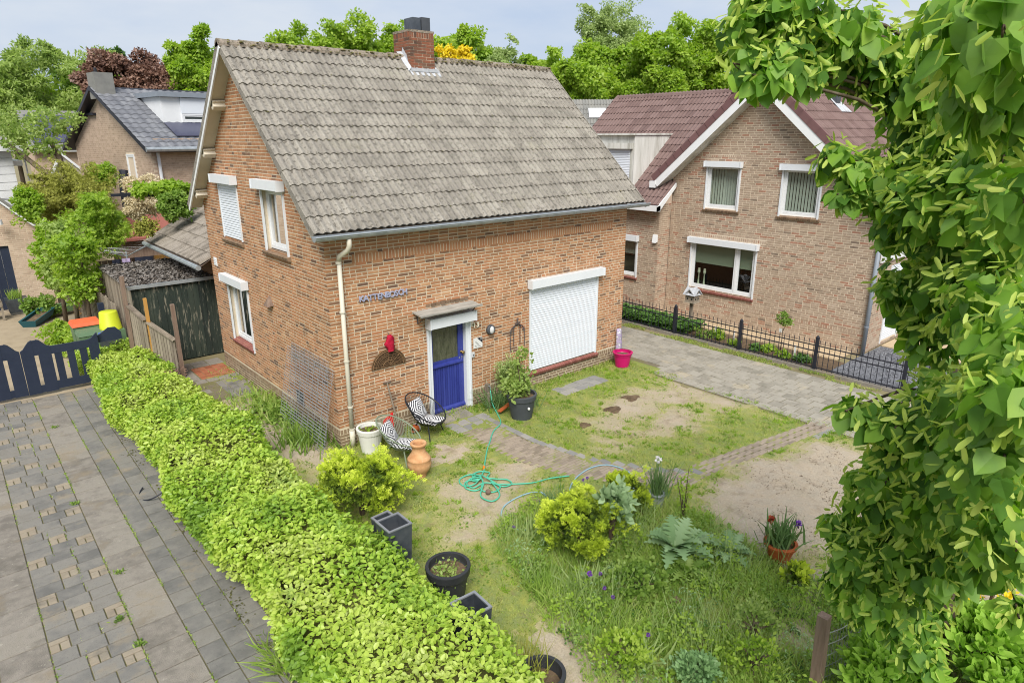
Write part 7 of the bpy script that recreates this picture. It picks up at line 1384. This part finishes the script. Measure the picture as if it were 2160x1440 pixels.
h2 = thing('blue_hose', 'pale blue hose curling past the yews and over the path', 'hose', (1.5, -3.9, 0)); MB().tube(hosepts([(1.25, -4.2, .03), (1.35, -3.95), (1.62, -3.78), (1.66, -3.55), (1.38, -3.45), (.98, -3.5), (.72, -3.72), (.62, -3.95), (.72, -4.15), (.85, -4.28), (.78, -4.5), (.95, -4.55, .03)]), .012, 6).build('hose_tube', 'hoseb', h2, smooth=True); MB().tube([(.80, -4.20, .02), (.86, -4.3, .02)], .019, 8).build('coupling', 'orange', h2)
h3 = thing('blue_hose', 'loop of pale blue hose lying across the brick path', 'hose', (3, -3.8, 0)); MB().tube(hosepts([(1.75, -4.25, .03), (2.05, -3.85), (2.45, -3.62), (2.9, -3.55), (3.2, -3.7), (3.25, -4.1), (2.95, -4.45), (2.6, -4.5), (2.2, -4.3, .04), (1.9, -4.35)]), .012, 6).build('hose_tube', 'hoseb', h3, smooth=True)
# welded mesh panels leaning on the gable wall
for k, (y0, y1, xb, zt, lb) in enumerate(((-.05, 1.95, -.34, 1.5, 'welded wire mesh panel leaning on the corner of the gable wall, outer one'), (.12, 1.75, -.20, 1.62, 'welded wire mesh panel closest to the gable wall'))):
    t = thing('wire_mesh_panel', lb, 'mesh panel', (xb, 1, 0), 'mesh panels'); sk_ = .0
    nr = 27
    for i in range(nr): f_ = i/(nr-1); MB().tube([(xb*(1-f_)-.03, y0+k*.03, .02+zt*f_), (xb*(1-f_)-.03, y1, .02+zt*f_)], .0055, 4).build('horizontal_wire', 'wire', t)
    for j in range(9): y = y0+.03+(y1-y0-.03)*j/8; MB().tube([(xb-.036, y, .0), (-.036, y, zt+.04)], .0035, 4).build('upright_wire', 'wire', t)
# front boundary: weathered post with wire, stake
post('boundary_post', 'weathered grey post of the wire fence at the bottom edge', (1.02, -8.35), 1.0, 'woodbrown', .10, (-.03, .02)); post('tree_stake', 'orange brown wooden stake beside the linden trunk', (3.5, -8.87), .95, 'woodfresh', .09); post('boundary_post', 'thin grey fence post further along the wire', (2.3, -8.42), .75, 'woodbrown', .05)
wf_ = thing('wire_fence', 'slack rusty wire fence running back from the grey post', 'fence', (2, -8.5, 0))
for z in (.12, .26, .4, .54, .68): MB().tube(hosepts([(1.02, -8.36, z+.1), (1.5, -8.40, z-.02), (2.1, -8.43, z), (2.8, -8.6, z-.05), (3.5, -8.85, z)], n=4), .005, 4).build('line_wire', 'wire', wf_)
b = MB()
for k in range(34): x = 1.05+k*.072; y = -8.36-.03*k/10-.0*k; b.tube([(x, y-.02, .02), (x+.02, y, .72)], .0025, 3)
b.build('upright_wires', 'wire', wf_)
for k, (c_, r_, lb) in enumerate((((1.45, -8.85, .42), (.5, .4, .42), 'bright laurel bush in front of the linden at the bottom'), ((2.35, -9.4, .5), (.55, .45, .42), 'bright laurel bush right of the linden trunk'), ((2.05, -9.85, .35), (.5, .4, .4), 'laurel bush in the bottom right corner'), ((1.1, -8.95, .25), (.3, .3, .3), 'low laurel shoots right of the grey post'))): bush('laurel_bush', lb, c_, r_, 'f_laurel', 1500, .12, 'long', 40, .16, wx=1.7)
bush('yellow_shrub', 'small yellow flowering shrub under the linden', (3.6, -9.15, .25), (.35, .3, .28), 'f_yellow', 350, .07, 'oval', 20, .1); bush('yellow_weed', 'yellow leaved weed at the border of bare soil', (2.55, -7.35, .12), (.16, .14, .14), 'f_yew', 160, .09, 'oval', 10, .06)
# molehills of dry soil, dead hedge cuttings
for k, (x, y, r_) in enumerate(((.72, -7.2, .2), (5.15, -2.1, .22), (5.9, -1.95, .25), (4.1, -2.25, .14), (-.5, 2.6, .3), (1.15, -6.55, .12))):
    b = MB(); vs = [(x, y, .05)]; g_ = 14
    for i in range(1, 4):
        for q in range(g_): a = 2*math.pi*q/g_; rr = r_*i/3*(1+.25*math.sin(3*a+k)+random.uniform(-.12, .12)); vs.append((x+rr*math.cos(a), y+rr*.8*math.sin(a), [.04, .022, -.012][i-1]+random.uniform(-.008, .01)))
    fs = [(0, 1+q, 1+(q+1) % g_) for q in range(g_)]+[(1+i*g_+q, 1+i*g_+g_+q, 1+i*g_+g_+(q+1) % g_, 1+i*g_+(q+1) % g_) for i in range(2) for q in range(g_)]; b.add(vs, fs); b.build('soil_heap', 'soil', None, smooth=True, label=['dry soil heap beside the round grey mound', 'dark soil scrape left of the two on the middle lawn', 'dark soil scrape right on the middle lawn', 'small pale soil heap near the anthracite pot', 'crumbly soil heap between hedge and gable wall', 'small soil scrape under the leafy mound'][k], category='soil heap', loc=(x, y, 0))
# ================================================================== hedge
hg = thing('hedge', 'long bright green clipped beech hedge along the paved driveway', 'hedge', (-2.2, 0, 0))
def hsec(y): return -2.82+.09*math.sin(y*1.3)+.05*math.sin(y*3.1), -1.52-.10*min(1, max(0, (y-3.2)/1.5))+.10*math.sin(y*1.1+1)+.05*math.sin(y*2.7), .80-.17*min(1, max(0, (y-3.0)/2))+.07*math.sin(y*1.7+.5)+.04*math.sin(y*4.1)-.10*max(0, (y-4.2)/3)*0
ys_ = np.arange(-9.4, 8.25, .25); b = MB(); sec = []
for y in ys_:
    a, c_, z = hsec(y); tp_ = max(.25, min(1, (8.4-y)/.8)); a, c_ = a+.16, c_-.16; z = (z-.13)*tp_; mx_ = (a+c_)/2; sec.append([(a, y, .12), (a-.02, y, z*.6), (a+.12, y, z), (mx_, y, z+.03), (c_-.1, y, z), (c_+.02, y, z*.6), (c_, y, .05)])
for i in range(len(sec)-1): b.add(sec[i]+sec[i+1], [(k, k+1, 8+k, 7+k) for k in range(6)], random.random())
b.build('inner_twigs', 'twig', hg)
def hedge_leaves(n):
    y = -9.4+17.6*rng.random(n); sel = rng.random(n); a, c_, z = np.array([hsec(q) for q in y]).T; tp_ = np.clip((8.4-y)/.8, .3, 1); z = z*tp_
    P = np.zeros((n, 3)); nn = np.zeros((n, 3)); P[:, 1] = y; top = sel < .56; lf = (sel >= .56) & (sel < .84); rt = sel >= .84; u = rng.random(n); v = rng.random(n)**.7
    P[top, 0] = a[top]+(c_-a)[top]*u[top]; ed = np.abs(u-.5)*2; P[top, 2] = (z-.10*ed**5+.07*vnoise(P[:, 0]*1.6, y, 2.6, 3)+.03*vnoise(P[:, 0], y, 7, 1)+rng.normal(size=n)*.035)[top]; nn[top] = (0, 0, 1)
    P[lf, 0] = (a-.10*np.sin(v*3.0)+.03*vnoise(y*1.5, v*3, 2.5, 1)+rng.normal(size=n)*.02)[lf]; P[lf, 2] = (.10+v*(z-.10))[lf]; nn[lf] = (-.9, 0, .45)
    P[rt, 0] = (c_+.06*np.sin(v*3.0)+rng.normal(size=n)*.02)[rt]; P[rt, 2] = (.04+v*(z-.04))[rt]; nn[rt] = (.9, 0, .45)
    return P, nn, top
P, nn, top = hedge_leaves(58000); n = len(P); pz = vnoise(P[:, 0]*1.3, P[:, 1], 1.9, 5); P += .02*rand_dir(n)
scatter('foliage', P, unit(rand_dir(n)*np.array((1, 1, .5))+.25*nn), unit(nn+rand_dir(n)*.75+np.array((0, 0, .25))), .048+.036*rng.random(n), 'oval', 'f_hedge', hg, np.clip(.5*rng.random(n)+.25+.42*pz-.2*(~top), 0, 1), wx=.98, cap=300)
n = 420; x = -2.0+.25*rng.normal(size=n); y = 4.35+.14*rng.normal(size=n); scatter('dead_cuttings', np.stack([x, y, np.full(n, .70)+.03*rng.random(n)], 1), rand_dir(n)*np.array((1, 1, .3)), rand_dir(n), .04+.04*rng.random(n), 'long', 'f_copper', label='brown dead cuttings lying on the far hedge', category='cuttings')
n = 500; x = -2.95+.06*rng.normal(size=n); y = -6+11*rng.random(n); kp = vnoise(y, y, 2.2, 4) > .1; x, y = x[kp], y[kp]; n = len(x); scatter('leaf_litter', np.stack([x, y, np.full(n, .008)], 1), rand_dir(n)*np.array((1, 1, .1)), rand_dir(n)*.3+np.array((0, 0, 1)), .018+.025*rng.random(n), 'oval', 'twig', label='dry brown leaf litter along the foot of the hedge', category='leaves')
MB().tube([(-2.98+.28*math.cos(a)*.9, .55+.3*math.sin(a), .10+.12*math.cos(a)) for a in np.arange(2.2, 5.2, .25)], .012, 6).build('cable_loop', 'black', None, label='black cable loop hanging out of the hedge onto the driveway', category='cable', loc=(-3, .5, 0))
n = 130; scatter('hedge_foot_grass', np.stack([-2.93+.06*rng.normal(size=n), -4.35+.2*rng.normal(size=n), np.full(n, 0)], 1), rand_dir(n)*.5+np.array((-.3, 0, .7)), rand_dir(n), .2+.15*rng.random(n), 'blade', 'f_weed', wx=.06, label='grass tuft at the near foot of the hedge', category='grass')
# ================================================================== linden in the right foreground
ld = thing('linden_tree', 'linden tree with heart shaped leaves and pale bracts in the right foreground', 'tree', (2.3, -9.05, 0))
LD = [(-0.82,-8.04,6.09,0.22),(-0.69,-8.11,6.2,0.25),(-0.99,-8.13,5.86,0.15),(-1.03,-8.27,5.79,0.14),(-0.64,-8.22,6.03,0.22),(-0.39,-8.27,6.1,0.22),(-0.28,-8.3,5.92,0.18),(-0.37,-8.43,6.09,0.2),(-0.66,-8.26,6.23,0.22),(-0.77,-8.02,6.26,0.15),(-0.08,-8.45,5.97,0.2),(0.06,-8.5,5.81,0.2),(0.16,-8.49,6.05,0.13),(-0.83,-8.25,5.89,0.2),(-0.64,-8.3,5.84,0.14),(-0.05,-8.4,5.81,0.12),(0.08,-8.68,5.74,0.25),(0.01,-8.84,5.89,0.2),(0.25,-8.62,5.57,0.22),(-1.8,-9.5,5.87,0.22),(-1.99,-9.66,5.78,0.22),(-1.56,-9.51,5.67,0.2),(-1.5,-9.6,5.58,0.2),(-1.48,-9.33,5.96,0.1),(0.18,-8.79,5.36,0.26),(0.03,-9.03,5.48,0.28),(-0.32,-9.33,5.36,0.25),(-0.19,-8.35,5.32,0.14),(-0.11,-8.47,5.2,0.16),(-0.18,-8.45,5.09,0.1),(0.13,-8.5,5.28,0.17),(0.0,-8.61,5.09,0.2),(-0.1,-8.78,5.14,0.24),(-0.21,-8.99,5.07,0.28),(-0.25,-9.19,5.17,0.28),(-0.5,-9.42,5.07,0.28),(-0.05,-8.77,4.91,0.18),(-0.06,-8.92,4.88,0.18),(0.11,-8.79,4.53,0.18),(0.14,-8.94,4.58,0.2),(0.03,-8.76,4.45,0.1),(0.16,-8.91,4.34,0.2),(0.07,-9.09,4.73,0.22),(-0.02,-9.11,4.5,0.27),(0.07,-9.05,4.15,0.2),(0.01,-9.21,4.3,0.22),(-0.09,-9.25,4.68,0.28),(-0.16,-9.41,4.83,0.25),(-0.76,-9.52,4.64,0.28),(-1.2,-9.72,4.57,0.22),(0.16,-9.09,4.93,0.2),(-1.05,-9.64,4.4,0.15),(-1.02,-9.02,3.97,0.1),(-0.94,-9.11,3.92,0.14),(-0.93,-9.25,3.93,0.18),(-0.57,-9.27,3.95,0.18),(-0.89,-9.42,3.92,0.22),(-0.77,-9.2,3.7,0.16),(-1.07,-9.59,4.14,0.22),(-1.53,-9.8,4.36,0.2),(-1.56,-9.84,4.19,0.25),(-1.03,-9.61,3.87,0.25),(-0.56,-9.31,3.56,0.22),(-0.32,-9.07,3.29,0.2),(-0.24,-8.9,3.19,0.15),(-0.13,-8.95,2.97,0.25),(-0.23,-9.21,3.13,0.28),(-0.48,-9.47,3.34,0.28),(-0.86,-9.72,3.6,0.28),(-1.15,-9.89,3.61,0.2),(-0.07,-8.72,2.64,0.14),(-0.12,-8.87,2.51,0.23),(-0.06,-9.01,2.65,0.28),(-0.09,-9.22,2.73,0.3),(-0.05,-8.78,2.21,0.17),(-0.01,-8.96,2.19,0.25),(-0.02,-9.17,2.32,0.28),(-0.12,-9.37,2.64,0.26),(-0.03,-8.89,1.97,0.12),(0.33,-9.13,1.81,0.2),(0.79,-9.2,1.25,0.2),(-0.24,-9.54,2.97,0.22),(-0.77,-9.8,3.25,0.15),(-0.87,-9.93,3.07,0.08),(0.98,-9.41,2.48,0.3),(1.44,-9.45,2.7,0.35),(1.27,-9.19,4.31,0.35),(1.33,-8.9,5.14,0.35),(0.36,-9.13,5.92,0.3),(1.44,-9.56,2.08,0.2),(-0.04,-9.18,3.95,0.1),(-1.29,-9.66,5.21,0.2),(-1.69,-9.88,4.51,0.2),(0.67,-8.72,5.55,0.25),(0.88,-8.88,5.61,0.3),(0.62,-8.96,1.49,0.15),(0.51,-9.26,1.88,0.15)]
tb = np.array((2.3, -9.05, 0)); tt = lambda z: np.array((2.3-.18*z*.5, -9.05+.02*z, z))
b = MB(); b.tube([tt(z) for z in (0, 1, 2, 3, 4, 5, 6, 7)], [.10, .09, .08, .07, .06, .05, .035, .02], 8); b.build('trunk', 'bark', ld, smooth=True)
b = MB(); Ps, Ns, Ds, Zs = [], [], [], []; Bp, Bd = [], []
for k, (x, y, z, r_) in enumerate(LD):
    c_ = np.array((x, y, z)); s = tt(min(6.6, max(.8, z-.45*np.linalg.norm(c_[:2]-tt(z)[:2])))); d = c_-s; mid = s+d*.55+np.array((0, 0, .10*np.linalg.norm(d))); b.tube(hosepts([s, mid, c_, c_+unit(d)*r_*.5-np.array((0, 0, r_*.35))], n=3), [.020, .018, .016, .014, .012, .009, .007, .005, .004, .003], 5)
    n = int(22+1200*r_*r_); dd = rand_dir(n); rr = .86*r_*rng.random(n)**.5; P = c_+dd*rr[:, None]*np.array((1, 1, .9)); Ps.append(P); Ns.append(dd); Ds.append(unit(rand_dir(n)*.55+dd*.35+np.array((0, 0, -.75))))
    n = int(18+1150*r_*r_); dd = rand_dir(n); dd[:, 2] = np.abs(dd[:, 2])*np.where(rng.random(n) < .35, -1, 1); Bp.append(c_+dd*r_*(.75+.3*rng.random((n, 1)))); Bd.append(unit(rand_dir(n)*.8+dd*.5+np.array((0, 0, -.5))))
b.build('branches', 'bark', ld, smooth=True)
P, nn, dd = np.concatenate(Ps), np.concatenate(Ns), np.concatenate(Ds); n = len(P)
scatter('crown', P, dd, unit(nn+rand_dir(n)*.5+np.array((0, 0, .45))), .07+.055*rng.random(n), 'heart', 'f_linden', ld, cap=300)
P, dd = np.concatenate(Bp), np.concatenate(Bd); n = len(P); scatter('bracts', P, dd, unit(rand_dir(n)+np.array((0, 0, .6))), .055+.04*rng.random(n), 'tongue', 'f_bract', ld, wx=.95)
# rest of the crown, away from the view
Q, qn, _ = crown_pts((2.2, -9.1, 4.6), (1.7, 1.6, 2.6), 60, .4, 700); q = np.array([px(p) for p in Q]); kp = (q[:, 0] > 2010) & (q[:, 2] > 4.4) | (q[:, 0] > 2200) | (q[:, 2] < .3) | (q[:, 1] < -60); kp &= ~((q[:, 0] < 2160) & (q[:, 1] > 1240)); Q, qn = Q[kp], qn[kp]; n = len(Q)
scatter('far_crown', Q, unit(rand_dir(n)*.6+qn*.3+np.array((0, 0, -.7))), unit(qn+np.array((0, 0, .5))), .09+.05*rng.random(n), 'heart', 'f_linden', ld)
